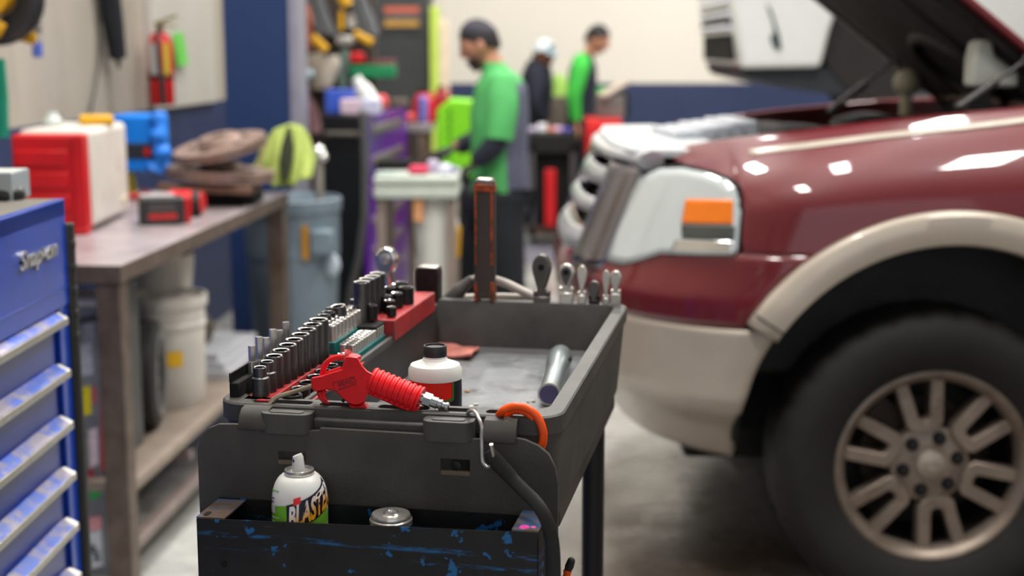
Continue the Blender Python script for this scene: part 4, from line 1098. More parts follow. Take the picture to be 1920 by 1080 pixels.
# black holder with chrome bits behind the deep sockets
bh = rail('bit_holder', 'black upright holder plate along the left rim of the cart tray', 0.010, 0.022, 0.026, 0.30, LZ, 0.018, m_dark, 'bit holder')
b = MB(); b.bx((0, 0, 0.03), (0.003, 0.274, 0.042)); b.build('back_plate', m_black, bh, bevel=0.0008)
for i in range(11):
    x, y = 0.018 + 0.012 * (i % 2) * 0.4, 0.085 + 0.0125 * i
    b = MB(); b.cyl((0, 0, 0), (0, 0, 0.014), 0.0062, n=16); b.cyl((0, 0, 0.014), (0, 0, 0.034 + 0.003 * ((i * 7) % 4)), 0.0048, n=6)
    tag(b.build('driver_bit', m_satin, None, loc=cw(x, y, 0.0182), rz=CA + i), 'slim steel driver bit standing %s from the front in the black holder' % ORD[i], 'driver bit', 'driver bits along the left rim')
# black impact sockets behind the front rail
imp = [(583, 594, 0.046, 0.0105), (592, 588, 0.047, 0.0105), (602, 582, 0.048, 0.0105), (613, 576, 0.050, 0.0105)]
ib = rail('socket_rail', 'low black socket rail between the front red rail and the tray wall', 0.012, 0.058, 0.30, 0.40, LZ, -0.004, m_dark)
for i, (px, py, lz, r) in enumerate(imp):
    p = cart_z(px, py, lz)
    put_socket('impact_socket', 0.033 , 0.255 + 0.05 + 0.0215 * i, -0.0035, r, lz + 0.004, S_imp, 'matt black impact socket, %s of the four in a row behind the deep sockets' % ORD[i], 'black impact sockets behind the deep sockets')
for i, (px, py, lz, r, tl, lb) in enumerate(((641, 569, 0.056, 0.0115, (0.1, -0.12), 'black impact socket leaning left of the chrome socket row'), (664, 560, 0.05, 0.0105, (-0.1, 0.12), 'black impact socket tipped over beside the four tall black sockets'))):
    p = cart_z(px, py, lz)
    put_socket('impact_socket', p.x, p.y, 0.012 if i == 0 else 0.02, r, lz - (0.014 if i == 0 else 0.022), S_dark, lb, 'loose black impact sockets', tilt=(tl[0], tl[1], CA))
for i, (px, py) in enumerate(((683, 528), (691, 523), (700, 519), (708, 514))):
    p = cart_z(px, py, 0.078)
    put_socket('tall_socket', p.x - 0.004, p.y + 0.004 * i, 0.018, 0.0125, 0.060, S_dark, 'tall dark steel socket, %s of the four standing by the chrome ratchet head' % ORD[i], 'tall sockets before the chrome ratchet')
b = MB(); b.bx((0.03, 0.40, LZ), (0.088, 0.54, 0.018))
hold = tag(b.build('socket_rail', m_dark, None, bevel=0.002, loc=CO, rz=CA), 'black socket tray under the four tall dark sockets', 'socket rail')
# two teal rails with chrome sockets
t1 = rail('socket_rail', 'upper teal rail packed with two rows of small chrome sockets', 0.032, 0.060, 0.292, 0.50, -0.0115, 0.016, m_teal_rail)
t2 = rail('socket_rail', 'lower teal rail packed with two rows of small chrome sockets beside the tray wall', 0.063, 0.0905, 0.288, 0.443, -0.0115, 0.0, m_teal_rail)
for k, (xa, y0, dy, n, z, nm) in enumerate(((0.053, 0.300, 0.0175, 12, 0.0162, 'upper'), (0.0705, 0.296, 0.0127, 12, 0.0002, 'lower'))):
    for row in (0, 1):
        for i in range(n):
            x = xa + (0.0125 if row else 0) * (-1 if k == 0 else 1)
            put_socket('chrome_socket', x, y0 + dy * i, z, 0.0058 + 0.0001 * i - (0.0004 if k else 0), (0.026 if k == 0 else 0.014) - (0.003 if (row == 0 and k == 0) else 0), S_chr,
                       'small chrome socket %s from the front, %s row of the %s teal rail' % (ORD[i], 'left' if (row == 1) == (k == 0) else 'right', nm), 'chrome sockets in the teal rails')
# red rail at the back
rc = rail('socket_rail', 'red socket rail at the back of the tray with mixed loose sockets', 0.046, 0.104, 0.445, 0.70, -0.0118, 0.020, m_red_rail)
m_redrail2 = m_red_rail
spots = [(753, 529, 0.05, 0.0115, 0.028), (761, 538, 0.047, 0.0125, 0.026), (730, 538, 0.047, 0.0105, 0.024), (723, 554, 0.044, 0.0105, 0.022), (744, 549, 0.044, 0.0098, 0.022), (730, 563, 0.040, 0.0095, 0.018), (734, 575, 0.036, 0.0075, 0.014), (697, 571, 0.044, 0.0085, 0.022), (745, 533, 0.047, 0.0100, 0.026)]
wh = ['short socket at the far corner of the back red rail', 'wide short socket next to the far corner of the back red rail', 'short socket behind the middle of the back red rail', 'short socket at the left side of the back red rail', 'short socket in the middle of the back red rail', 'small socket toward the front of the back red rail', 'smallest socket at the front edge of the back red rail', 'small tipped socket at the front left of the back red rail', 'short socket between the two rows of the back red rail']
for i, (px, py, lz, r, h) in enumerate(spots):
    p = cart_z(px, py, lz)
    put_socket('loose_socket', p.x, p.y, lz - h, r, h, [m_impact, m_chrome, m_dark], wh[i], 'mixed sockets on the back red rail')
# ------------------------------------------------------------------ hand tools along the back rim
BY = 0.752
def bp(px, py, cy=BY): return cart_p(px, py, cy)
def tool(name, label, cat, px, py=571, cy=BY):
    p = bp(px, py, cy); return thing(name, label, cat, cw(p.x, cy, 0.0), CA), Vector((p.x, cy, 0.0))
def lp(o, px, py, cy=BY): return cart_p(px, py, cy) - o
# chrome ratchet standing behind the sockets
t, o = tool('ratchet', 'large chrome ratchet head standing behind the tall dark sockets', 'ratchet', 726, 571, 0.72)
def oval(b, o, px, py, w, h, cy, th):
    c = lp(o, px, py, cy); n = 24
    s = 1 / 1110
    poly = [(c.x + w * s * math.cos(2 * PI * i / n), c.z + h * s * math.sin(2 * PI * i / n) * (1 if math.sin(2 * PI * i / n) > 0 else 1.25)) for i in range(n)]
    b.prism(poly, c.y - th, c.y + th, 'y')
b = MB(); oval(b, o, 725, 486, 20, 23, 0.72, 0.011); b.build('head', m_chrome, t, bevel=0.004, segs=3)
b = MB(); b.lathe([(0.010, -0.0115), (0.010, -0.013), (0.006, -0.014), (0, -0.014)], 20, (lp(o, 725, 484, 0.72).x, 0, lp(o, 725, 484, 0.72).z), 'y'); b.build('gear_cap', m_satin, t)
b = MB(); b.tube([lp(o, 727, 512, 0.72), lp(o, 730, 530, 0.72), lp(o, 730, 571, 0.72) + Vector((0, 0, -0.06))], [0.009, 0.0075, 0.008], 16); b.build('handle', m_chrome, t)
# wide dark cap
t, o = tool('grease_cap', 'wide dark steel cap standing on the back rim left of the inspection lamp', 'cap', 802, 565)
w0 = (lp(o, 826, 530).x - lp(o, 784, 530).x) / 2
c = lp(o, 803, 500)
b = MB(); n = 24; zz = c.z
b.prism([(c.x - w0, -0.005), (c.x + w0 * 0.98, -0.005), (c.x + w0, zz * 0.8), (c.x + w0 * 0.96, zz * 0.95), (c.x + w0 * 0.8, zz), (c.x - w0 * 0.8, zz), (c.x - w0 * 0.96, zz * 0.95), (c.x - w0, zz * 0.8)], -0.012, 0.02, 'y'); b.build('shell', m_impact, t, bevel=0.006, segs=3)
b = MB(); b.prism([(c.x - w0 * 0.9, zz - 0.004), (c.x + w0 * 0.9, zz - 0.004), (c.x + w0 * 0.8, zz + 0.0015), (c.x - w0 * 0.8, zz + 0.0015)], -0.011, 0.019, 'y'); b.build('polished_edge', m_satin, t, bevel=0.002)
# grey handled driver leaning, pale hose arching behind the lamp
t, o = tool('screwdriver', 'grey handled screwdriver leaning on the back rim beside the inspection lamp', 'screwdriver', 845, 562, 0.78)
b = MB(); b.axlathe(lp(o, 838, 566, 0.78), lp(o, 886, 522, 0.78), [(0, 0.012), (0.5, 0.0135), (0.56, 0.0115), (0.95, 0.008), (1, 0.007)], 16); b.build('handle', mat('grey_grip', (84, 80, 78), 0.5, var=0.15), t)
b = MB(); b.axlathe(lp(o, 884, 524, 0.78), lp(o, 902, 516, 0.78), [(0, 0.0055), (1, 0.0055)], 14); b.build('shank', m_satin, t)
p0 = cart_p(925, 524, 0.79)
b = MB(); hp_ = [cart_p(x, y, 0.79) for x, y in ((896, 518), (925, 524), (950, 532), (975, 544), (1000, 556), (1022, 570))]
b.tube([p - p0 for p in smoothpath(hp_, 5)], 0.0075, 12)
tag(b.build('air_hose', mat('pale_grey_hose', (196, 188, 180), 0.5, var=0.1), loc=cw(*p0), rz=CA), 'pale grey hose arching behind the inspection lamp at the back rim', 'hose')
p0 = cart_p(925, 566, 0.80)
b = MB(); b.tube([cart_p(x, 562 - 3 * math.sin((x - 860) / 45), 0.80) - p0 for x in range(860, 1006, 12)], 0.009, 12)
tag(b.build('air_hose', mat('cream_hose', (206, 196, 184), 0.5, var=0.1), loc=cw(*p0), rz=CA), 'thick cream hose lying level along the back rim behind the lamp', 'hose')
# inspection lamp: upright black bar with orange edges
t, o = tool('inspection_lamp', 'upright black and orange inspection lamp standing on the back rim', 'lamp', 910, 571)
hw = (lp(o, 929, 450).x - lp(o, 891, 450).x) / 2; zt = lp(o, 910, 338).z
b = MB(); b.prism(rrect(-hw, -0.012, hw, 0.012, 0.006, 4), 0.004, zt, 'z'); b.build('lamp_body', mat('charcoal_rubber', (66, 58, 54), 0.55, var=0.15), t, bevel=0.003)
m_or2 = mat('worn_orange_edge', (176, 74, 30), 0.5, var=0.25, scale=50, dirt=(76, 48, 38), damt=(0.42, 0.6), dscale=60)
for sx in (-1, 1):
    b = MB(); b.bx((sx * hw * 0.98, -0.0128, 0.0), (sx * hw * 0.62, 0.0128, 0.032)); b.bx((sx * hw * 0.90, -0.0135, 0.06), (sx * hw * 0.66, -0.01, zt - 0.008)); b.build('edge_strip', m_or2, t, bevel=0.001)
b = MB(); b.prism(rrect(-hw * 1.04, -0.0135, hw * 1.04, 0.0135, 0.008, 4), zt - 0.02, zt - 0.004, 'z'); b.build('head_collar', m_or2, t, bevel=0.003)
b = MB(); b.prism(rrect(-hw * 0.8, -0.011, hw * 0.8, 0.011, 0.006, 4), zt - 0.006, zt + 0.004, 'z'); b.build('end_lens', m_satin, t, bevel=0.003)
# five ratchets and wrenches at the right of the back rim
def flex(label, px, pyt, w, m, head='ring', cy=BY, name='ratchet', el=1.35, hm=None):
    t, o = tool(name, label, 'ratchet', px, 572, cy)
    s = 1 / 1120.0
    zt = lp(o, px, pyt, cy).z; w = w * s / 2
    zc = zt - w * el
    b = MB(); n = 28; poly = []
    for i in range(n):
        a = 2 * PI * i / n
        x, z = w * math.cos(a), w * el * math.sin(a)
        if z < 0: z *= 1.0 + 0.9 * max(0, -math.sin(a)) ** 3; x *= 1 - 0.12 * max(0, -math.sin(a))
        poly.append((x, zc + z))
    b.prism(poly, -w * 0.55, w * 0.55, 'y'); b.build('head', m, t, bevel=0.003, segs=3)
    zj = max(0.010, zc - w * el * 1.75)
    if head == 'ring':
        b = MB(); b.prism([(p[0] * 0.68, zc + (p[1] - zc) * 0.68) for p in poly], -w * 0.55 - 0.0008, -w * 0.5, 'y'); b.build('gear_recess', m_socket, t)
        b = MB(); b.lathe([(w * 0.34, -w * 0.55 - 0.0008), (w * 0.34, -w * 0.55 - 0.0018), (0, -w * 0.55 - 0.0018)], 20, (0, 0, zc + w * 0.15), 'y'); b.build('square_drive', m_dark, t)
    b = MB()
    b.bx((-w * 0.85, -w * 0.6, -0.006), (w * 0.85, w * 0.6, zj - w * 0.3)); b.bx((-w * 0.5, -w * 0.5, zj - w * 0.4), (w * 0.5, w * 0.5, zj + w * 0.5)); b.cyl((-w * 0.9, 0, zj), (w * 0.9, 0, zj), w * 0.4, n=16)
    b.build('flex_handle', hm or m, t, bevel=0.002)
m_gun = mat('gunmetal', (108, 104, 102), 0.3, 0.9, var=0.1)
flex('largest dark flex-head ratchet on the back rim, right of the pale hose', 1016, 476, 36, m_gun, el=1.5)
flex('chrome ring-head ratchet with a teardrop face on the back rim', 1062, 494, 31, m_satin, el=1.15)
flex('plain chrome wrench seen edge-on, third upright tool from the right cart corner', 1091, 497, 19, m_satin, 'plain', el=2.0)
flex('low black and chrome ratchet beside the edge-on wrench', 1114, 526, 24, m_gun, 'plain', el=1.2, hm=m_impact)
flex('slim chrome wrench second from the right corner of the cart', 1136, 506, 15, m_satin, 'plain', el=2.4)
flex('round-headed chrome wrench nearest the right corner of the cart', 1154, 507, 22, m_satin, 'plain', el=1.3)

# ------------------------------------------------------------------ blue tool chest at the left edge
TZ = 1.22
tc = at_z(118, 375, TZ)                       # far top corner of its drawer face
chest = thing('tool_chest', 'bright blue steel tool chest with aluminium drawer pulls and a chrome script badge', 'tool chest', (tc.x, tc.y, 0), math.radians(-0.6))
CL_ = 1.45                                    # length toward the camera
b = MB(); b.bx((-0.55, -CL_, 0.14), (-0.03, 0, TZ - 0.004)); b.bx((-0.03, -0.055, 0.14), (0, 0, TZ - 0.004)); b.bx((-0.03, -CL_, 0.14), (0, -CL_ + 0.05, TZ)); b.bx((-0.03, -CL_, 0.14), (0, 0, 0.2))
b.build('carcass', m_blue_box, chest, bevel=0.003)
hY = tc.y
def fz(px, py):                               # height of a point on the drawer face
    d = ray(px, py); t = (tc.x - 0.0) / d.x; return CAM_H + d.z * t
ys_ = [(108, 600), (115, 695), (120, 790), (126, 888), (130, 985)]
zs_ = [fz(*p) for p in ys_]
step_ = (zs_[0] - zs_[-1]) / 4
tops = [zs_[0] - step_ * i for i in range(8)]
zl0 = tops[0] + 0.02
b = MB(); b.bx((-0.03, -CL_ + 0.05, zl0), (0.003, -0.003, TZ)); b.bx((0.0025, -CL_ + 0.05, zl0 + 0.035), (0.0045, -0.004, zl0 + 0.038)); b.build('top_panel', m_blue_box, chest, bevel=0.002)
for i, z in enumerate(tops):
    zb = (tops[i + 1] + 0.012) if i + 1 < len(tops) else 0.21
    b = MB(); b.bx((-0.03, -CL_ + 0.06, zb), (-0.008, -0.06, z)); dr = b.build('drawer', m_blue_dark, chest, bevel=0.002)
    b = MB(); b.prism([(-0.01, z + 0.014), (-0.006, z + 0.016), (0.018, z + 0.003), (0.018, z - 0.010), (0.012, z - 0.012), (0.010, z - 0.001), (-0.010, z + 0.009)], -CL_ + 0.06, -0.058, 'y'); b.build('pull_rail', m_alu, dr, bevel=0.001)
    b = MB(); b.prism([(-0.0105, z + 0.0135), (-0.006, z + 0.0185), (0.0165, z + 0.0062), (0.0165, z + 0.0032)], -CL_ + 0.07, -0.08, 'y'); b.build('tag_strip', mat('blue_tag_strip_%d' % i, (46, 92, 200), 0.3, var=0.25, scale=10, dirt=(150, 142, 160), damt=(0.45, 0.55), dscale=9), dr)
b = MB(); b.bx((-0.55, -CL_, TZ - 0.004), (-0.014, 0.004, TZ + 0.002)); b.build('top_mat', mat('grey_rubber_mat', (112, 108, 100), 0.6, var=0.15, scale=10), chest)
b = MB(); b.bx((-0.014, -CL_, TZ - 0.03), (0.003, 0.0, TZ + 0.003)); b.build('top_edge', m_blue_box, chest, bevel=0.002)
zbm = fz(125, 418) + 0.0
b = MB(); b.prism([(-0.02, -0.001), (0.006, -0.003), (0.0125, 0.005), (0.0125, 0.024), (-0.02, 0.024)], 0.14, zbm, 'z')
for i in range(5): b.prism([(0.003, -0.0045), (0.014, 0.0045), (0.014, 0.023), (0.003, 0.023)], zbm - 0.05 - 0.045 * i, zbm - 0.032 - 0.045 * i, 'z')
b.build('corner_bumper', m_rubber, chest, bevel=0.003)
for y in (-0.1, -CL_ + 0.1):
    for x in (-0.48, -0.08):
        b = MB(); b.cyl((x - 0.02, y, 0.065), (x + 0.02, y, 0.065), 0.0645, n=28); b.bx((x - 0.035, y - 0.04, 0.11), (x + 0.035, y + 0.04, 0.145)); b.build('caster', m_rubber, chest)
# chrome script badge
p_ = [fz(30, 507), fz(34, 470), fz(100, 482), fz(99, 456)]
def fy(px):                                   # place along the face
    d = ray(px, 480); return d.y * tc.x / d.x - tc.y
yb0, yb1 = fy(31), fy(101)
vs, fs = lettering('Snap-on', 0.1, 0.003, shear=0.35, bold=0.0016)
mnx, mx = min(v.x for v in vs), max(v.x for v in vs); mny, mxy = min(v.y for v in vs), max(v.y for v in vs)
zb0, zb1 = fz(66, 505), fz(60, 462)
b = MB(); kz = (zb1 - zb0) / (mxy - mny)
b.add([(0.006 + v.z, yb0 + (v.x - mnx) / (mx - mnx) * (yb1 - yb0), zb0 + (v.y - mny) * kz) for v in vs], fs)
b.build('script_badge', m_chrome, chest, bevel=0.0006, smooth=30)
b = MB()
b.prism([(yb0 + 0.004, zb0 + 0.010), (yb1 - 0.012, zb0 + 0.010), (yb1 - 0.004, zb0 + 0.031), (yb0 + 0.024, zb0 + 0.031)], 0.003, 0.0045, 'x'); b.build('badge_plate', m_impact, chest)
# on the chest
kp = at_z(14, 376, TZ)
kb = tag(MB().lathe([(0, 0), (0.031, 0), (0.034, 0.006), (0.032, 0.018), (0.026, 0.024), (0.012, 0.0265), (0, 0.0265)], 28).build('knob', mat('black_knob', (34, 34, 34), 0.35), loc=(kp.x, kp.y, TZ + 0.002)), 'round black rubber foot lying on top of the blue tool chest', 'knob')
b = MB(); b.bx((-0.17, -0.10, 0), (0, 0, 0.052)); b.cur = 1; b.bx((-0.165, -0.0965, 0.052), (-0.003, -0.003, 0.054))
q = at_z(67, 366, TZ)
tag(b.build('instrument_box', [mat('grey_box', (158, 166, 170), 0.4, var=0.08), mat('pale_box_lid', (206, 210, 208), 0.35, var=0.08)], bevel=0.003, loc=(q.x - 0.0, q.y - 0.03, TZ + 0.002)), 'small pale grey metal box on the far end of the blue tool chest', 'box')

# ------------------------------------------------------------------ steel workbench along the left wall
BH = 0.93
B0 = at_z(225, 497, BH)
BT = math.atan(0.070)
BM = Matrix.Translation((B0.x, B0.y, 0)) @ Matrix.Rotation(-BT, 4, 'Z'); BI = BM.inverted()
BL, BD = 2.02, 0.70
bench = thing('workbench', 'long steel workbench with rusty square legs along the left wall', 'workbench', (B0.x, B0.y, 0), -BT)
b = MB(); b.bx((-BD, 0, BH - 0.006), (0, BL, BH)); b.build('bench_top', m_bench, bench, bevel=0.002)
b = MB(); b.bx((-0.006, 0, BH - 0.05), (0.001, BL, BH - 0.002)); b.bx((-BD, -0.001, BH - 0.05), (0, 0.006, BH - 0.002)); b.bx((-BD, BL - 0.006, BH - 0.05), (0, BL, BH - 0.002)); b.build('apron', m_bench_leg, bench, bevel=0.001)
for x, y in ((-0.074, 0.006), (-BD + 0.006, 0.006), (-0.074, BL - 0.074), (-BD + 0.006, BL - 0.074)):
    b = MB(); b.bx((x, y, 0), (x + 0.068, y + 0.068, BH - 0.006)); b.build('leg', m_bench_leg, bench, bevel=0.003)
SZ = 0.30
b = MB(); b.bx((-BD + 0.02, 0.07, SZ - 0.03), (-0.012, BL - 0.07, SZ)); b.build('lower_shelf', mat('dusty_shelf', (150, 136, 124), 0.55, 0.2, var=0.2, scale=6), bench, bevel=0.002)
b = MB(); b.bx((-0.06, 0.07, 0.095), (-0.012, BL - 0.07, 0.125)); b.bx((-BD + 0.02, 0.62, 0.20), (-0.02, 0.66, 0.23)); b.build('stretcher', mat('pinkish_stretcher_steel', (138, 124, 120), 0.5, 0.4, var=0.2), bench, bevel=0.002)
def bw(px, py, z=BH): return at_z(px, py, z)
# red and white tote
p0 = bw(165, 440); p1 = bw(20, 436)
tw_ = p0.x - at_y(20, 250, p0.y).x
tote = thing('case', 'big red and white plastic case standing on the near end of the bench', 'case', (p0.x, p0.y, BH), 0.035)
th_ = at_y(165, 252, p0.y).z - BH
b = MB(); b.bx((-tw_, 0.0, 0.005), (0, 0.07, th_)); b.build('red_shell', m_red2, tote, bevel=0.012, segs=3)
b = MB(); b.bx((-tw_ - 0.006, -0.012, 0.0), (-tw_ * 0.0 + 0.004, 0.012, 0.02))
for z in (0.075, 0.145, 0.215): b.bx((-tw_ + 0.01, -0.008, z), (-0.05, 0.01, z + 0.05))
b.bx((-0.035, -0.01, 0.0), (0.003, 0.03, th_ - 0.002)); b.build('shell_ribs', m_red2, tote, bevel=0.005)
b = MB(); b.bx((-tw_ + 0.004, 0.06, 0.012), (0.004, 0.56, th_ + 0.012)); b.build('white_body', m_offwhite, tote, bevel=0.02, segs=3)
b = MB(); b.ball((0.0, 0.47, 0.06), (0.012, 0.02, 0.02), 12, 8); b.build('latch', mat('yellowed_latch', (214, 206, 170), 0.5), tote)
p = bw(195, 410); b = MB(); b.bx((0, 0, 0), (0.11, 0.12, 0.03)); tag(b.build('sponge', m_yellow, bevel=0.008, loc=(p0.x - 0.10, p0.y + 0.3, BH + th_ + 0.0125), rz=0.3), 'yellow block lying on top of the red and white case', 'sponge')
b = MB(); b.lathe([(0, 0), (0.03, 0), (0.032, 0.02), (0.02, 0.03), (0.016, 0.045), (0, 0.045)], 20); tag(b.build('bottle', mat('milky_bottle', (196, 204, 200), 0.4), loc=(p0.x - 0.17, p0.y + 0.24, BH + th_ + 0.0125)), 'small milky white bottle lying on top of the red and white case', 'bottle')
# yellow funnel tube behind the case
p = bw(252, 372); b = MB(); b.tube([(0, 0, 0), (-0.02, 0.03, 0.14), (-0.035, 0.05, 0.24)], [0.026, 0.018, 0.012], 16)
tag(b.build('funnel', mat('yellow_funnel', (232, 200, 30), 0.4), loc=(p.x - 0.01, p.y, BH)), 'yellow plastic funnel leaning between the white case and the blue case', 'funnel')
p = bw(250, 378); b = MB(); b.tube(smoothpath([(-0.05, 0, 0.012), (0.0, 0.03, 0.02), (0.03, 0.0, 0.012), (0.06, 0.03, 0.02), (0.02, 0.06, 0.03)], 4), 0.012, 8); tag(b.build('cable', mat('red_cable', (206, 60, 66), 0.5), loc=(p.x, p.y, BH)), 'short red cable coiled on the bench beside the funnel', 'cable')
# blue case
Yb = 5.45
def yb(px, py): return at_y(px, py, Yb)
c0 = yb(212, 330); c1 = yb(292, 330)
bc = thing('case', 'bright blue plastic case with a dark front band at the back of the bench', 'case', (c0.x, Yb, BH), -BT)
wd = c1.x - c0.x; hz = lambda py: yb(250, py).z - BH
b = MB(); b.bx((0, 0, max(0.0, hz(322))), (wd, 0.2, hz(216))); b.build('shell', m_blue_bright, bc, bevel=0.012, segs=3)
b = MB(); b.bx((0.0, -0.006, hz(298)), (wd - 0.004, 0.05, hz(268))); b.build('dark_band', mat('dark_band', (44, 48, 58), 0.4), bc, bevel=0.003)
b = MB(); b.bx((wd - 0.035, -0.012, hz(291)), (wd - 0.012, 0.0, hz(278))); b.build('red_latch', m_red2, bc, bevel=0.003)
b = MB()
b.tube(smoothpath([(wd + 0.01, 0.02, hz(216)), (wd + 0.03, 0.0, hz(240)), (wd + 0.015, 0.0, hz(265)), (wd + 0.03, 0.0, hz(290)), (wd + 0.0, 0.0, hz(315))], 5), [0.03 + 0.008 * math.sin(i) for i in range(21)], 10)
b.build('side_grip', mat('bright_blue_grip', (40, 130, 236), 0.45, var=0.15), bc)
# brake rotors
m_rotor = mat('pinkish_rusty_iron', (156, 132, 122), 0.5, 0.45, var=0.2, scale=14, dirt=(98, 76, 64), damt=(0.5, 0.75), dscale=9)
def rotor(R, th, loc, tilt, label):
    t = thing('brake_rotor', label, 'brake rotor', loc, 0, 'brake rotors stacked on the bench', rot=tilt)
    b = MB(); b.lathe([(0.07, 0), (R, 0), (R, th * 0.4), (R - 0.012, th * 0.42), (R - 0.012, th * 0.58), (R, th * 0.6), (R, th), (0.07, th), (0.07, 0)], 56); b.build('disc', m_rotor, t)
    b = MB(); b.lathe([(0.03, 0.0), (0.075, 0.0), (0.075, th + 0.01), (0.085, th + 0.002), (0.07, th + 0.03), (0.03, th + 0.03), (0.03, 0)], 40); b.build('hat', m_rotor, t)
    for q in range(5):
        a = q * 2 * PI / 5 + 0.4; b = MB(); r0 = R * 0.62
        b.tube([(r0 * math.cos(a + k * 0.12), r0 * math.sin(a + k * 0.12), th + 0.001) for k in range(4)], 0.008, 8, flat=0.3); b.build('slot', m_dark, t)
Yr = 5.34
c = at_y(415, 278, Yr); rotor(0.175, 0.03, (c.x, Yr, c.z - 0.01), (math.radians(10), math.radians(-10), 0), 'upper rusty brake rotor tilted on top of the flat one at the bench back')
c = at_y(412, 322, Yr); rotor(0.2, 0.035, (c.x, Yr + 0.02, c.z - 0.025), (math.radians(2), math.radians(3), 0.5), 'lower rusty brake rotor lying nearly flat under the tilted one')
b = MB(); p = at_y(300, 330, 5.25); q = at_y(470, 345, 5.2)
b.box((0, 0, 0), ((q - p).length, 0.05, 0.03), ry=0.03); b.box((0.02, 0.10, -0.005), (0.3, 0.06, 0.03), rz=0.1)
tag(b.build('steel_bar', mat('brown_steel_bar', (116, 92, 78), 0.5, 0.4, var=0.3, scale=20), bevel=0.003, loc=((p.x + q.x) / 2, 5.22, 1.0), rz=-0.1), 'brown steel bars lying under the brake rotors on the bench', 'steel bar')
b = MB(); b.bx((-0.16, -0.09, 0), (0.17, 0.12, 0.05)); tag(b.build('battery_tray', m_dark, bevel=0.01, loc=((p.x + q.x) / 2, 5.36, BH)), 'low black tray under the steel bars on the bench', 'tray')
# cordless impact wrench lying with its battery toward the camera
p = bw(262, 424); q = bw(348, 421)
iw = thing('impact_wrench', 'red and black cordless wrench lying on the bench with its battery facing out', 'power tool', (p.x, p.y, BH), math.atan2(q.y - p.y, q.x - p.x))
wB = (q - p).length; hB = at_y(262, 372, p.y).z - BH
b = MB(); b.bx((0, 0, 0), (wB, 0.085, hB)); b.build('battery', mat('black_battery', (48, 48, 48), 0.45, var=0.1), iw, bevel=0.01, segs=3)
b = MB(); b.bx((wB * 0.2, -0.0015, hB * 0.22), (wB * 0.82, 0.004, hB * 0.42)); b.cur = 1; b.bx((wB * 0.22, -0.001, hB * 0.5), (wB * 0.8, 0.003, hB * 0.78)); b.build('battery_label', [mat('red_label_strip', (196, 48, 46), 0.5), mat('grey_label_strip', (78, 74, 72), 0.5)], iw)
b = MB(); b.bx((0.008, 0.02, hB - 0.004), (wB - 0.03, 0.1, hB + 0.006)); b.build('battery_rails', mat('grey_rails', (176, 170, 172), 0.5), iw, bevel=0.003)
b = MB(); b.bx((wB - 0.03, 0.03, 0), (wB + 0.022, 0.16, hB * 0.98)); b.tube([(wB * 0.7, 0.12, hB * 0.75), (wB * 0.9, 0.26, hB * 0.72)], 0.028, 16); b.build('handle', m_red2, iw, bevel=0.008)
b = MB(); b.axlathe((wB * 0.72, 0.29, hB * 0.52), (wB + 0.08, 0.24, hB * 0.52), [(0, 0.034), (0.3, 0.042), (0.8, 0.042), (1.0, 0.036)], 24); b.build('motor_housing', m_red2, iw)
b = MB(); b.axlathe((wB + 0.045, 0.244, hB * 0.5), (wB + 0.07, 0.24, hB * 0.5), [(0, 0.044), (1, 0.044)], 24); b.build('rubber_band', m_rubber, iw)
# lime yellow vest heaped at the far end
Yv = 5.70
def vz(px, py): return at_y(px, py, Yv)
b = MB()
top = [(474, 318), (484, 275), (505, 245), (535, 234), (560, 238), (575, 262), (588, 300)]
def vest(u, v):
    i = u * (len(top) - 1); k = min(int(i), len(top) - 2); t = i - k
    px = top[k][0] + (top[k + 1][0] - top[k][0]) * t; py = top[k][1] + (top[k + 1][1] - top[k][1]) * t
    yb_ = 338 - 8 * math.sin(u * 9) if u < 0.72 else 330
    a = vz(px, py); c = vz(px - 4 + 6 * math.sin(u * 20), max(py + 5, yb_))
    p = a.lerp(c, v); p.y += -0.08 * v + 0.025 * math.sin(u * 26) * (0.3 + v) + 0.1 * (1 - v) ** 2
    return p
b.grid(vest, 44, 16)
o_ = vz(530, 338)
b.v = [v - Vector((o_.x, Yv, BH)) for v in b.v]
vt = thing('safety_vest', 'crumpled lime yellow safety vest heaped over the far end of the bench', 'vest', (o_.x, Yv, BH))
b.build('vest_cloth', m_vest, vt, solid=0.02)
b = MB(); 
pts = [vz(545, 236), vz(544, 275), vz(541, 305), vz(540, 336)]
b.tube([Vector((q.x, q.y - 0.045 - 0.05 * i / 3, q.z)) - Vector((o_.x, Yv, BH)) for i, q in enumerate(pts)], [0.008, 0.028, 0.026, 0.012], 10, flat=0.5); b.build('dark_lining', mat('dark_vest_lining', (48, 52, 34), 0.8), vt)
b = MB(); pts = [vz(500, 262), vz(494, 292), vz(490, 318)]
b.tube([Vector((q.x, q.y - 0.03 - 0.03 * i, q.z)) - Vector((o_.x, Yv, BH)) for i, q in enumerate(pts)], 0.016, 8, flat=0.4); b.build('reflective_stripe', mat('olive_stripe', (128, 124, 70), 0.6), vt)
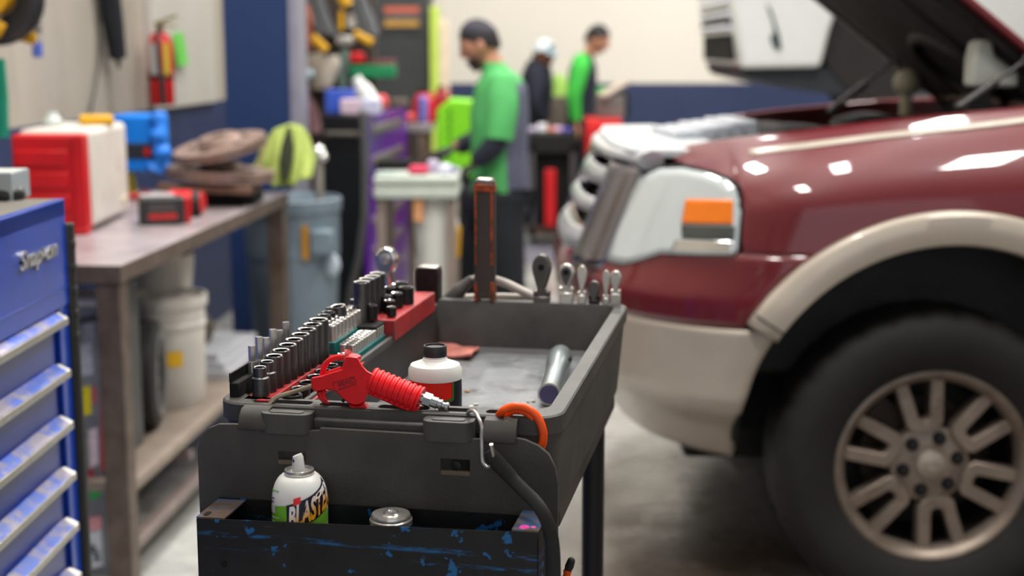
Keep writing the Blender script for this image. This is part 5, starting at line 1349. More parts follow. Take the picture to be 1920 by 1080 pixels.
# under the bench: sticker covered cabinet, buckets, pulley, boards, paper
q = at_y(200, 800, 3.92)
sk = thing('cabinet', 'narrow grey cabinet covered in stickers behind the near bench leg', 'cabinet', (q.x, 3.92, 0))
ztop = at_y(170, 572, 3.92).z
b = MB(); b.bx((-0.42, 0.0, 0.0), (0, 0.13, ztop)); b.build('cabinet_body', mat('grey_cabinet_steel', (138, 138, 142), 0.4, 0.3, var=0.15), sk, bevel=0.004)
b = MB(); b.bx((-0.43, -0.01, ztop), (0.005, 0.14, ztop + 0.02)); b.build('lid', m_satin, sk, bevel=0.004)
b = MB(); b.prism([(at_y(190, 680, 3.92).x - q.x, at_y(190, 680, 3.92).z), (at_y(196, 680, 3.92).x - q.x, at_y(196, 680, 3.92).z), (at_y(203, 880, 3.92).x - q.x, at_y(203, 880, 3.92).z), (at_y(192, 880, 3.92).x - q.x, at_y(192, 880, 3.92).z)], -0.012, 0.0, 'y'); b.build('red_strip', mat('red_strip', (196, 44, 46), 0.5), sk)
stk = [((146, 722), (172, 775), (232, 214, 30)), ((173, 722), (180, 752), (240, 80, 74)), ((147, 640), (175, 700), (186, 192, 200)), ((155, 600), (178, 640), (164, 166, 170)), ((150, 782), (184, 812), (120, 120, 130)), ((152, 815), (160, 850), (214, 206, 60)), ((166, 800), (186, 870), (226, 206, 214)), ((166, 875), (176, 905), (202, 46, 60)), ((168, 903), (190, 930), (52, 210, 90)), ((152, 905), (162, 960), (176, 140, 196)), ((158, 965), (192, 990), (232, 160, 166)), ((160, 992), (194, 1060), (224, 228, 234)), ((148, 590), (184, 600), (70, 70, 72))]
for i, (a, d, c) in enumerate(stk):
    A, D = at_y(*a, 3.92), at_y(*d, 3.92)
    b = MB(); sl = 0.012; b.prism([(A.x - q.x, A.z - sl), (D.x - q.x, A.z), (D.x - q.x, D.z), (A.x - q.x, D.z - sl)], -0.002 - 0.0003 * i, 0.0, 'y'); b.build('sticker', mat('sticker_ink_%d' % i, c, 0.4, var=0.25, scale=70), sk)
b = MB(); A = at_y(182, 1036, 3.92)
for i, (u, w) in enumerate(((0.0, 0.022), (0.016, 0.03), (0.034, 0.02))): b.box((A.x - q.x - 0.01 + 0.005 * i, -0.009, A.z - u + 0.02), (w, 0.002, 0.006), ry=0.3)
b.build('sticker_print', m_dark, sk)
# buckets
q = at_y(322, 778, 4.75); 
bk = thing('bucket', 'soiled white plastic bucket with a yellow label on the lower bench shelf', 'bucket', (at_y(318, 700, 4.8).x, 4.8, SZ))
HBk = 0.38
b = MB(); b.lathe([(0, 0), (0.118, 0), (0.121, 0.004), (0.126, HBk * 0.72), (0.131, HBk * 0.72), (0.131, HBk * 0.75), (0.127, HBk * 0.76), (0.129, HBk * 0.9), (0.137, HBk * 0.91), (0.137, HBk), (0.128, HBk), (0.124, HBk - 0.02), (0, HBk - 0.03)], 48); b.build('bucket_body', m_offwhite, bk)
b = MB(); arcpatch(b, 0.1235, -PI / 2 - 0.15, -PI / 2 + 0.6, lambda s_: HBk * 0.39, lambda s_: HBk * 0.53, 0.004, 12); b.build('yellow_label', mat('yellow_label', (240, 186, 20), 0.5, var=0.1), bk)
b = MB(); arcpatch(b, 0.1235, -PI / 2 - 0.1, -PI / 2 + 0.08, lambda s_: HBk * 0.42, lambda s_: HBk * 0.5, 0.005, 8); b.build('label_print', mat('brown_print', (120, 90, 30), 0.5), bk)
b = MB(); b.lathe([(0, 0), (0.112, 0), (0.124, 0.10), (0.124, 0.13), (0.112, 0.13), (0.110, 0.02), (0, 0.02)], 44)
tag(b.build('bucket', m_offwhite, loc=(at_y(300, 560, 5.0).x, 5.0, SZ + HBk - 0.02)), 'second white bucket nested on top and behind the labelled bucket under the bench', 'bucket')
c = at_y(277, 662, 4.47)
pu = thing('pulley_wheel', 'black rubber wheel standing on edge on the lower bench shelf before the bucket', 'wheel', (c.x, 4.47, SZ + 0.176), rot=(0, 0, math.radians(97)))
pu.scale = (1.21, 1.21, 1.21)
b = MB(); b.lathe([(0.05, -0.03), (0.12, -0.034), (0.142, -0.024), (0.145, 0.0), (0.142, 0.024), (0.12, 0.034), (0.05, 0.03), (0.05, -0.03)], 48, axis='y'); b.build('tyre', m_rubber, pu)
b = MB(); b.lathe([(0.015, -0.026), (0.07, -0.02), (0.1, -0.036), (0.118, -0.035), (0.12, 0.03), (0.015, 0.03), (0.015, -0.026)], 40, axis='y'); b.build('hub', mat('grey_hub', (108, 108, 110), 0.45, var=0.1), pu)
b = MB(); c = at_y(240, 640, 4.18); b.box((0, 0, 0.26), (0.05, 0.2, 0.52), rz=-0.05); tag(b.build('board', mat('grey_board', (84, 84, 84), 0.6, var=0.1), bevel=0.004, loc=(c.x - 0.02, 4.18, SZ)), 'dark grey board standing on the lower shelf just behind the near bench leg', 'board')
c = at_y(420, 690, 5.35)
for i in range(3):
    b = MB(); b.bx((-0.24, -0.2, 0), (0.1, 0.22, 0.028)); tag(b.build('panel_sheet', mat('white_sheet_%d' % i, (206, 208, 214), 0.5, var=0.06), bevel=0.002, loc=(c.x - 0.02 - 0.015 * i, 5.35 + 0.02 * i, SZ + 0.0285 * i), rz=-0.05 - 0.06 * i), ('lowest white panel in the pile on the lower bench shelf', 'middle white panel in the pile on the lower bench shelf', 'topmost white panel in the pile on the lower bench shelf')[i], 'panel', 'white panels under the bench')
b = MB(); b.ball((0, 0, 0.06), (0.09, 0.08, 0.065), 18, 10, fn=lambda p: p * (1 + 0.12 * math.sin(5 * p.x + 3 * p.y))); tag(b.build('rag_heap', mat('grey_brown_rag', (104, 96, 86), 0.9, var=0.2), loc=(c.x - 0.12, 5.4, SZ + 0.082)), 'grey brown rag heap on the white panels under the bench', 'rag')

# ------------------------------------------------------------------ on the left wall
def on_wall(px, py, off=0.0):
    d = ray(px, py); X0 = -1.85 - SL * 4.0 + off; t = X0 / (d.x - SL * d.y); p = d * t
    return Vector((p.x, p.y, CAM_H + p.z))
m_hose = mat('black_hose', (42, 42, 44), 0.5, var=0.12)
c = on_wall(-8, -6, 0.21)
hr = thing('hose_reel', 'black hose coiled on a yellow reel at the top of the left wall', 'hose reel', c)
b = MB()
for k, (r, yo) in enumerate(((0.128, 0.03), (0.135, 0.0), (0.124, -0.03), (0.104, 0.015), (0.104, -0.018), (0.08, 0.0))): b.tube([(r * math.cos(a), yo, r * math.sin(a)) for a in [2 * PI * i / 40 for i in range(40)]], 0.017, 10, closed=True)
b.build('hose_coil', m_hose, hr)
def ctr(px, py): return at_y(px, py, c.y) - c
for p, q, w, yo in (((-30, 30), (18, 60), 0.026, -0.06), ((10, 60), (55, 74), 0.02, 0.06), ((-30, 30), (-30, -60), 0.026, -0.06)):
    b = MB(); P, Q = ctr(*p), ctr(*q); b.tube([P + Vector((0, yo, 0)), Q + Vector((0, yo, 0))], w, 10, flat=0.35, up=(0, 1, 0)); b.build('reel_arm', m_yellow, hr)
b = MB(); b.bx((-0.17, -0.03, -0.03), (0.0, 0.03, 0.03)); b.cyl((0, -0.07, 0), (0, 0.07, 0), 0.06); b.build('reel_hub', m_yellow, hr)
hs = [on_wall(*p, 0.13) for p in ((50, -60), (60, -10), (66, 25), (70, 55), (70, 62))]
t = thing('hose_end', 'black air hose end with a blue coupler hanging from the wall reel', 'hose', hs[-1])
b = MB(); b.tube([p - hs[-1] for p in smoothpath(hs, 4)], 0.014, 10); b.build('hose', m_hose, t)
s_ = lambda py: on_wall(70, py, 0.13) - hs[-1]
b = MB(); b.axlathe(s_(44), s_(80), [(0, 0.016), (0.3, 0.016), (0.32, 0.011), (0.55, 0.011), (0.57, 0.014), (1, 0.014)], 16); b.build('fitting', m_satin, t)
b = MB(); b.axlathe(s_(80), s_(107), [(0, 0.0165), (0.4, 0.018), (1, 0.017)], 16); b.build('coupler', mat('blue_coupler', (70, 92, 176), 0.35), t)
p0 = on_wall(205, -40, 0.05)
bt_ = thing('foam_tube', 'black foam tube hanging high on the left wall', 'tube', p0)
pp = [on_wall(*p, 0.06) - p0 for p in ((200, -40), (212, 40), (221, 108))]
b = MB(); b.tube(pp, [0.048, 0.044, 0.036], 16); b.build('sleeve', mat('black_foam', (34, 36, 42), 0.7), bt_)
b = MB(); b.tube([pp[-1], on_wall(223, 128, 0.06) - p0], [0.012, 0.006], 10); b.build('hook', m_dark, bt_)
p0 = on_wall(188, -30, 0.02)
b = MB(); b.tube([on_wall(*p, 0.02) - p0 for p in ((188, -30), (188, 60), (184, 130), (176, 180), (168, 212))], 0.006, 8); tag(b.build('cable', mat('dark_cable', (70, 68, 66), 0.6), loc=p0), 'thin dark cable hanging down the left wall beside the foam tube', 'cable')
p0 = on_wall(2, 260, 0.1)
b = MB(); a = on_wall(0, 258, 0.1); c = on_wall(-4, 110, 0.1); b.tube([a - p0, on_wall(0, 180, 0.1) - p0, c - p0], [0.03, 0.028, 0.024], 10, flat=0.5); tag(b.build('strap', mat('teal_strap', (10, 140, 110), 0.5), loc=p0), 'teal strap hanging at the left edge of the beige wall', 'strap')
# fire extinguisher
c = on_wall(305, 197, 0.09)
fe = thing('fire_extinguisher', 'red fire extinguisher hung on the left wall by the pale panel', 'fire extinguisher', (c.x, c.y, c.z))
ht = on_wall(305, 60, 0.09).z - c.z
r_ = 0.056
b = MB(); b.lathe([(0, 0), (r_ * 0.9, 0), (r_, 0.012), (r_, ht * 0.82), (r_ * 0.8, ht * 0.93), (r_ * 0.4, ht), (0, ht)], 32); b.build('cylinder', m_red2, fe)
b = MB(); arcpatch(b, r_, -PI / 2 - 0.9, -PI / 2 + 0.1, one(ht * 0.42), one(ht * 0.85), 0.001, 12); b.build('label', mat('grey_label', (188, 186, 184), 0.5), fe)
b = MB(); arcpatch(b, r_, -PI / 2 + 0.45, -PI / 2 + 1.0, one(ht * 0.42), one(ht * 0.85), 0.001, 8); b.build('label', mat('ochre_label', (196, 176, 60), 0.5), fe)
b = MB(); b.cyl((0, 0, ht - 0.005), (0, 0, ht + 0.05), 0.02); b.box((0.03, 0, ht + 0.055), (0.11, 0.02, 0.012), ry=-0.35); b.box((0.03, 0, ht + 0.035), (0.1, 0.02, 0.01), ry=0.25); b.build('valve', mat('brassy_valve', (150, 132, 90), 0.4, 0.6), fe, bevel=0.003)
b = MB(); b.tube(smoothpath([(0.01, -0.02, ht + 0.03), (0.005, -0.062, ht * 0.9), (0.012, -0.068, ht * 0.5), (0.018, -0.066, ht * 0.3), (0.02, -0.064, 0.0)], 5), [0.01] * 14 + [0.014] * 7, 10); b.build('hose', m_hose, fe)
b = MB(); b.lathe([(r_ + 0.003, ht * 0.36), (r_ + 0.004, ht * 0.37), (r_ + 0.004, ht * 0.40), (r_ + 0.003, ht * 0.41)], 32); b.build('bracket_band', m_dark, fe)
a = on_wall(325, 62, 0.02); q = on_wall(352, 125, 0.02)
b = MB(); b.prism([(0, 0), (0.0, -0.02), (0.09, -0.2), (0.13, -0.19), (0.1, 0.0)], -0.004, 0.004, 'x')
b = MB(); P_ = [on_wall(*p, 0.05) - a for p in ((323, 64), (342, 60), (352, 120), (332, 126))]
b.add(P_ + [p + Vector((0.004, -0.004, 0)) for p in P_], [(0, 1, 2, 3), (7, 6, 5, 4), (0, 4, 5, 1), (1, 5, 6, 2), (2, 6, 7, 3), (3, 7, 4, 0)])
tag(b.build('inspection_tag', mat('green_card', (110, 214, 84), 0.5), loc=a), 'bright green inspection tag hanging beside the fire extinguisher', 'tag')

# ------------------------------------------------------------------ clutter along the back left
def at(px, py, Y): return at_y(px, py, Y)
# black cabinet with a purple drawer front facing the aisle
Yc = 6.95
a = at(605, 300, Yc); q = at(690, 300, Yc); zt = at(690, 216, Yc).z
cab = thing('tool_cabinet', 'tall black tool cabinet with purple drawer front behind the bench', 'tool cabinet', (q.x, Yc, 0), -BT)
wA = q.x - a.x; LA = 1.35
b = MB(); b.bx((-wA, 0, 0.1), (-0.02, LA, zt)); b.build('carcass', mat('gloss_black_cabinet', (12, 14, 16), 0.35, var=0.1), cab, bevel=0.006)
b = MB(); b.bx((-0.022, 0.0, 0.1), (0.002, 0.10, zt - 0.01)); b.bx((-0.022, LA - 0.25, 0.1), (0, LA, zt - 0.01)); b.bx((-0.022, 0, zt - 0.05), (0.0, LA, zt - 0.01)); b.build('purple_frame', m_purple, cab, bevel=0.003)
for i in range(7):
    z1 = zt - 0.055 - 0.152 * i
    b = MB(); b.bx((-0.02, 0.10, z1 - 0.145), (-0.004, LA - 0.25, z1)); d = b.build('drawer', m_purple, cab, bevel=0.003)
    b = MB(); b.bx((-0.006, 0.11, z1 - 0.045), (0.014, LA - 0.26, z1 - 0.005)); b.build('pull_rail', m_pinkgrey, d, bevel=0.004)
for x in (-wA + 0.04, -0.06):
    for y in (0.05, LA - 0.05): b = MB(); b.cyl((x - 0.015, y, 0.05), (x + 0.015, y, 0.05), 0.0505, n=16); b.bx((x - 0.03, y - 0.03, 0.08), (x + 0.03, y + 0.03, 0.105)); b.build('caster', m_rubber, cab)
b = MB(); b.tube([(-wA + 0.02, -0.03, zt - 0.09), (-0.03, -0.03, zt - 0.09)], 0.014, 10); b.build('side_handle', m_grime, cab)
p0 = at(682, 215, 6.93)
b = MB(); b.tube([at(680, 210, 7.05) - p0] + [at(x, y, 6.925) - p0 for x, y in ((681, 214), (684, 300), (684, 400), (674, 480), (658, 545), (648, 620), (640, 668))], 0.02, 10)
tag(b.build('air_hose', mat('grey_drop_hose', (82, 82, 82), 0.5, var=0.1), loc=p0), 'grey hose hanging down the corner of the black and purple cabinet', 'hose')
# things on top of it
def block(name, label, cat, x0, y0, x1, y1, Y, m, d=0.12, bev=0.008, group=None, base=None, rz=0):
    a, c = at(x0, y1, Y), at(x1, y0, Y)
    z0 = a.z if base is None else base
    b = MB(); b.bx((0, 0, 0), (c.x - a.x, d, c.z - z0))
    return tag(b.build(name, m, bevel=bev, segs=3, loc=(a.x, Y, z0), rz=rz), label, cat, group)
block('glove_box', 'blue box of gloves on top of the black and purple cabinet', 'box', 610, 168, 662, 216, 7.1, mat('blue_carton', (58, 92, 196), 0.5, var=0.3, scale=14), base=zt)
block('glove_box', 'pale pink and white carton beside the blue box on the black cabinet', 'box', 638, 186, 674, 216, 7.0, mat('pinkish_carton', (214, 190, 204), 0.5, var=0.1), base=zt, d=0.08)
block('parts_box', 'lilac white box at the right end of the black cabinet top', 'box', 676, 186, 713, 216, 7.02, mat('lilac_carton', (200, 200, 224), 0.5, var=0.1), base=zt, d=0.1)
t = at(682, 205, 7.3); b = MB(); b.axlathe(at(700, 200, 7.35) - t, at(666, 146, 7.35) - t, [(0, 0.05), (0.6, 0.045), (0.8, 0.03), (1, 0.028)], 18)
tag(b.build('bottle', m_white, loc=t), 'white squeeze bottle leaning over the boxes on the black cabinet', 'bottle')
block('rag', 'coral red rag ball at the end of the black cabinet top', 'rag', 702, 178, 726, 197, 7.6, mat('coral_cloth', (236, 92, 92), 0.8), base=zt, d=0.07, bev=0.025)
block('sanding_block', 'brown rusty block lying on the far end of the black cabinet', 'block', 732, 186, 762, 197, 7.9, m_bench_leg, base=zt, d=0.1)
# dark pegboard stand with hoses and rags
Yp = 8.9
a, c = at(560, 200, Yp), at(705, 200, Yp)
pg = thing('tool_board', 'dark brown tool board standing behind the cabinet hung with hoses and rags', 'tool board', (a.x, Yp, 0))
b = MB(); b.bx((0, 0, 0.3), (c.x - a.x, 0.03, 2.3)); b.build('board', mat('dark_brown_board', (66, 54, 50), 0.7, var=0.25), pg)
for x in (0, c.x - a.x - 0.05):
    b = MB(); b.bx((x, 0.03, 0), (x + 0.05, 0.08, 2.3)); b.bx((x, -0.15, 0), (x + 0.05, 0.25, 0.05)); b.build('post', m_grime, pg)
def coil(label, pts, wpx, Y, arms, grp='hose reels on the tool board'):
    o = at(*pts[0], Y); t = thing('hose_reel', label, 'hose reel', o, 0, grp)
    b = MB()
    k = wpx / 2667 * Y
    for i, off in enumerate((-0.5, -0.17, 0.17, 0.5)):
        path = [at(x, y, Y - 0.08) - o + Vector((off * k * 0.62, 0.03 * (i % 2), 0)) for x, y in pts]
        b.tube(smoothpath(path, 5), k * 0.17, 8)
    b.build('hose_coil', mat('slate_hose', (98, 100, 104), 0.55, var=0.15), t)
    b = MB()
    for (x0, y0), (x1, y1), w in arms:
        p, q = at(x0, y0, Y - 0.16) - o, at(x1, y1, Y - 0.16) - o
        b = MB(); b.tube([p, q], w / 2667 * Y / 2, 10, flat=0.6, up=(0, 1, 0)); b.build('reel_arm', m_yellow, t)
coil('left grey hose with a yellow bracket on the tool board', [(584, -20), (592, 10), (604, 42), (616, 66)], 36, Yp, [((585, 68), (612, 94), 16), ((563, -10), (566, 12), 10)])
coil('right grey hose with two yellow brackets on the tool board', [(664, -20), (674, 10), (686, 40), (694, 66)], 34, Yp, [((664, 62), (698, 80), 15), ((640, -12), (652, 10), 22), ((640, 20), (640, 56), 9)])
def cloth(label, pts, w, Y, m, nm='rag'):
    o = at(*pts[0], Y); b = MB()
    path = smoothpath([at(x, y, Y) - o for x, y in pts], 4); k = w / 2667 * Y / 2
    b.tube(path, [k * (0.5 + 0.5 * math.sin(PI * (0.15 + 0.7 * i / (len(path) - 1)))) for i in range(len(path))], 12, flat=0.45, up=(0, 1, 0))
    return tag(b.build(nm, m, loc=o), label, nm)
cloth('beige rag hanging under the left hose on the tool board', [(588, 100), (596, 130), (602, 150), (603, 168)], 46, Yp - 0.1, mat('beige_rag', (168, 156, 142), 0.9, var=0.15))
cloth('pale rag hanging to the right of the beige rag on the tool board', [(624, 104), (624, 120), (616, 140), (612, 160)], 28, Yp - 0.12, mat('pale_rag', (190, 180, 170), 0.9, var=0.15))
cloth('orange brown cord bundle at the left side of the tool board', [(571, 10), (576, 40), (572, 70), (578, 95)], 22, Yp - 0.1, mat('orange_brown_cord', (164, 92, 70), 0.8, var=0.3), 'cord')
cloth('grey green cord bundle hanging below the right hose', [(648, 92), (644, 120), (640, 145), (646, 165)], 22, Yp - 0.1, mat('grey_green_cord', (92, 110, 104), 0.8, var=0.3), 'cord')
block('air_fitting', 'chrome and white fitting between the two hoses on the tool board', 'fitting', 629, 66, 662, 86, Yp - 0.1, mat('pale_fitting', (190, 186, 182), 0.4, 0.5, var=0.2), d=0.1, bev=0.02)
block('tape_roll', 'white roll hanging beside the yellow bracket of the right hose', 'roll', 650, 24, 668, 54, Yp - 0.06, m_white, d=0.06, bev=0.02)
block('funnel', 'red plastic funnel on the tool board above the green bin', 'funnel', 655, 98, 682, 120, Yp - 0.1, m_red2, d=0.1, bev=0.02)
block('parts_tray', 'green parts bin fixed to the right side of the tool board', 'bin', 656, 122, 740, 146, Yp - 0.14, mat('green_bin', (26, 132, 84), 0.45, var=0.15), d=0.14)
block('paint_tin', 'dull red and black tins above the green bin', 'tin', 690, 112, 740, 123, Yp - 0.1, mat('dull_red_tin', (112, 52, 54), 0.5, var=0.3), d=0.08)
block('cleaning_rag', 'light blue rag tied at the left edge of the tool board', 'rag', 565, 130, 586, 148, Yp - 0.2, mat('ice_blue_cloth', (170, 196, 212), 0.8), d=0.08, bev=0.03)
cloth('dusty orange and blue cords hanging low on the left of the tool board', [(572, 150), (568, 185), (582, 215), (590, 250)], 34, Yp - 0.06, mat('dusty_mauve_cord', (150, 112, 116), 0.8, var=0.35, scale=20), 'cord')
# tall dark cabinet with an orange and yellow sign, lime post
Yk = 11.2
a, c = at(700, 100, Yk), at(806, 100, Yk)
dk = thing('locker', 'tall charcoal locker with a small orange and yellow sign against the back wall', 'locker', (a.x, Yk, 0))
b = MB(); b.bx((0, 0, 0), (c.x - a.x, 0.6, 2.5)); b.build('locker_body', mat('charcoal_locker', (66, 68, 70), 0.5, var=0.1), dk, bevel=0.01)
z0 = at(700, 62, Yk).z; b = MB(); b.bx((0.02, -0.015, z0 - 0.01), (c.x - a.x - 0.02, 0.0, z0 + 0.005)); b.bx((0.02, -0.012, 0.1), (c.x - a.x - 0.02, 0, z0 - 0.02)); b.build('door', mat('charcoal_door', (60, 62, 64), 0.5, var=0.08), dk)
s0, s1 = at(719, 52, Yk), at(788, 10, Yk)
b = MB(); b.bx((s0.x - a.x, -0.02, s0.z), (s1.x - a.x, 0, s1.z)); sg = b.build('sign', mat('grey_sign', (88, 84, 84), 0.5), dk)
for (x0, y0, x1, y1, col) in ((721, 24, 786, 13, (206, 104, 84)), (735, 34, 775, 29, (96, 106, 110)), (721, 50, 786, 38, (190, 146, 70))):
    p, q = at(x0, y0, Yk), at(x1, y1, Yk); b = MB(); b.bx((p.x - a.x, -0.024, p.z), (q.x - a.x, -0.018, q.z)); b.build('sign_line', mat('sign_ink_%d' % y0, col, 0.5, var=0.35, scale=40), sg)
Yl = 11.1
a, c = at(806, 100, Yl), at(822, 100, Yl); z0 = at(806, 170, Yl).z
lp_ = thing('display_stand', 'lime green edged stand with a cream panel beside the charcoal locker', 'stand', (a.x, Yl, 0))
b = MB(); b.bx((0, 0, 0), (c.x - a.x, 0.3, at(806, 12, Yl).z)); b.build('lime_edge', m_limeyellow, lp_, bevel=0.01)
b = MB(); b.bx((c.x - a.x, 0.02, 0), (c.x - a.x + 0.075, 0.2, at(806, 36, Yl).z)); b.build('cream_panel', mat('peach_cream_panel', (232, 214, 190), 0.6), lp_, bevel=0.01)
b = MB(); b.bx((-0.02, -0.02, 0), (0.16, 0.32, 0.06)); b.build('stand_base', m_dark, lp_)
# grey side bench with red jugs
Yq = 8.4
a, c = at(692, 240, Yq), at(806, 240, Yq); zq = at(750, 232, Yq).z
sb = thing('side_bench', 'grey steel side bench behind the purple drawers with red jugs on it', 'bench', (a.x, Yq, 0))
b = MB(); b.bx((0, 0, zq - 0.05), (c.x - a.x, 0.6, zq)); b.build('bench_top', m_bench, sb, bevel=0.004)
for x in (0.18, c.x - a.x - 0.07):
    for y in (0.02, 0.52):
        b = MB(); b.bx((x, y, 0), (x + 0.05, y + 0.05, zq - 0.05)); b.build('leg', mat('brown_leg', (122, 100, 84), 0.5, var=0.2), sb)
def jug(label, x0, y0, x1, y1, Y, m):
    a, c = at(x0, y1, Y), at(x1, y0, Y); w = c.x - a.x; h = c.z - zq
    t = thing('jug', label, 'jug', ((a.x + c.x) / 2, Y, zq))
    b = MB(); b.lathe([(0, 0), (w * 0.46, 0), (w * 0.5, h * 0.1), (w * 0.5, h * 0.6), (w * 0.3, h * 0.85), (w * 0.2, h * 0.9), (0, h * 0.9)], 24); b.build('jug_body', m, t)
    b = MB(); b.lathe([(0, h * 0.9), (w * 0.2, h * 0.9), (w * 0.2, h), (0, h)], 16); b.build('cap', m_dark, t)
    b = MB(); b.tube(smoothpath([(w * 0.2, 0, h * 0.85), (w * 0.55, 0, h * 0.8), (w * 0.6, 0, h * 0.4), (w * 0.45, 0, h * 0.2)], 4), w * 0.07, 8); b.build('handle', m, t)
jug('left red jug with a blue label on the grey side bench', 773, 168, 815, 232, 8.55, mat('crimson_jug', (196, 34, 52), 0.4, var=0.2))
jug('dark red jug at the right end of the grey side bench', 812, 160, 842, 205, 8.75, mat('dark_red_jug', (160, 18, 30), 0.4, var=0.25))
block('bottle', 'blue labelled bottle standing in front of the left red jug', 'bottle', 784, 180, 801, 228, 8.46, mat('lavender_blue_bottle', (112, 116, 196), 0.4, var=0.2), d=0.05, bev=0.02, base=zq)
block('rag', 'crumpled coral cloth at the left end of the grey side bench', 'rag', 752, 212, 782, 236, 8.46, mat('coral_rag', (206, 84, 86), 0.8, var=0.15), d=0.1, bev=0.03, base=zq)
# lime cabinet
Yg = 8.0
a, c = at(819, 240, Yg), at(888, 240, Yg)
lm = thing('crate', 'bright lime green plastic cabinet behind the man in the green jacket', 'cabinet', (a.x, Yg, 0), 0.0)
zt2 = at(850, 186, Yg).z
b = MB(); b.prism([(0, 0.8), (0, zt2 - 0.06), (0.07, zt2), (c.x - a.x, zt2 - 0.01), (c.x - a.x, 0.8)], 0, 0.3, 'y'); b.build('cabinet_body', m_lime, lm, bevel=0.012)
b = MB(); b.bx((0.01, 0.02, 0), (c.x - a.x - 0.01, 0.28, 0.8)); b.build('stand', m_dark, lm, bevel=0.005)
b = MB()
for i in range(6): b.bx((0.062, -0.006, 0.9 + 0.05 * i), (0.082, 0.002, 0.93 + 0.05 * i))
b.build('vent', mat('dark_lime', (84, 150, 30), 0.5), lm)
# pale grey folding cart with clutter, white bucket below
Yt = 6.15
a, c = at(700, 345, Yt), at(858, 345, Yt); zt3 = at(760, 332, Yt).z
gt = thing('utility_cart', 'pale grey plastic utility cart with clutter on it before the purple drawers', 'utility cart', (a.x, Yt, 0))
wT = c.x - a.x
b = MB(); b.bx((0, 0, zt3 - 0.035), (wT, 0.5, zt3)); b.bx((0.006, 0.006, zt3 - 0.06), (wT - 0.006, 0.494, zt3 - 0.03)); b.bx((0, 0, zt3 - 0.095), (wT, 0.5, zt3 - 0.055)); b.build('top_tray', mat('pale_grey_green_plastic', (188, 196, 186), 0.5, var=0.06), gt, bevel=0.008)
for x in (0.01, wT - 0.05):
    for y in (0.02, 0.44):
        b = MB(); b.bx((x, y, 0.06), (x + 0.04, y + 0.04, zt3 - 0.09)); b.build('leg', mat('taupe_leg', (140, 126, 116), 0.5, var=0.1), gt)
b = MB(); b.bx((0, 0, 0.30), (wT, 0.5, 0.36)); b.build('lower_tray', mat('pale_grey_tray', (176, 182, 176), 0.5, var=0.06), gt, bevel=0.006)
for x in (0.03, wT - 0.03):
    for y in (0.04, 0.46):
        b = MB(); b.cyl((x - 0.012, y, 0.035), (x + 0.012, y, 0.035), 0.034, n=16); b.build('caster', m_rubber, gt)
block('rag', 'crimson rag among the clutter on the pale grey cart', 'rag', 764, 312, 802, 333, 6.25, mat('crimson_cloth', (206, 62, 92), 0.8, var=0.1), d=0.1, bev=0.02, base=zt3)
block('tray', 'long black tray at the back of the pale grey cart', 'tray', 706, 300, 772, 320, 6.5, m_dark, d=0.1, bev=0.01, base=zt3)
for i, (x0, y0, x1, y1, Y, col, lb) in enumerate(((800, 300, 822, 332, 6.32, (190, 180, 206), 'lilac can on the pale grey cart beside the crimson rag'), (822, 308, 846, 334, 6.24, (226, 226, 250), 'shiny white bottle at the right end of the pale grey cart'), (744, 324, 766, 336, 6.2, (216, 226, 218), 'small white tub at the front middle of the pale grey cart'), (846, 312, 858, 334, 6.3, (170, 160, 196), 'thin lilac tube at the right edge of the pale grey cart'), (704, 322, 740, 334, 6.22, (190, 204, 198), 'pale green box at the left end of the pale grey cart'))):
    block('container', lb, 'container', x0, y0, x1, y1, Y, mat('clutter_plastic_%d' % i, col, 0.25, var=0.12), d=0.06, bev=0.015, base=zt3)
p = at(812, 500, 6.3)
wb = thing('bag', 'white trash bag hanging under the right end of the pale grey cart', 'bag', (at(818, 450, 6.3).x, 6.3, 0.36))
hB2 = zt3 - 0.10 - 0.36
b = MB(); b.lathe([(0, 0), (0.06, 0.0), (0.075, 0.03), (0.085, hB2 * 0.4), (0.10, hB2 * 0.7), (0.098, hB2 * 0.8), (0.09, hB2 * 0.83), (0.096, hB2 * 0.93), (0.085, hB2), (0, hB2)], 28); b.build('bag_body', mat('white_film', (226, 226, 220), 0.45, var=0.05), wb)
b = MB(); b.box((0.10, -0.02, hB2 * 0.6), (0.016, 0.03, 0.14), ry=0.05); b.build('yellow_tie', m_yellow, wb, bevel=0.004)
block('rag', 'peach coloured cloth hanging under the top of the pale grey cart', 'rag', 774, 372, 794, 418, 6.17, mat('peach_cloth', (226, 164, 116), 0.7), d=0.025, bev=0.01)
# grey trash can with a mop beyond the bench end
tcn = thing('trash_can', 'round grey plastic trash can with a thick rim at the far end of the bench', 'trash can', (at(640, 380, 6.12).x - 0.215, 6.12, 0))
zr = at(600, 368, 6.12).z
b = MB(); b.lathe([(0, 0), (0.165, 0), (0.17, 0.01), (0.2, zr * 0.72), (0.204, zr * 0.72), (0.206, zr * 0.93), (0.214, zr * 0.935), (0.216, zr * 0.99), (0.208, zr), (0.196, zr - 0.02), (0.16, 0.04), (0, 0.04)], 48); b.build('can_body', m_trash, tcn)
b = MB(); b.bx((0.10, -0.21, zr * 0.74), (0.2, -0.13, zr * 0.86)); b.build('handle', m_trash, tcn, bevel=0.012)
b = MB(); b.bx((0.07, -0.206, zr * 0.72), (0.098, -0.19, zr * 0.88)); b.build('orange_sticker', mat('ochre_sticker', (196, 140, 50), 0.5), tcn)
b = MB(); b.ball((0.185, -0.12, zr * 0.68), (0.035, 0.02, 0.05), 14, 8); b.build('tied_bag_end', mat('pale_blue_film', (190, 204, 216), 0.35), tcn)
m0 = at(599, 370, 6.06)
mp = thing('mop', 'grey mop handle with a shiny metal cap standing in the grey trash can', 'mop', (m0.x, 6.06, 0.05))
zc = at(599, 285, 6.06).z - 0.05
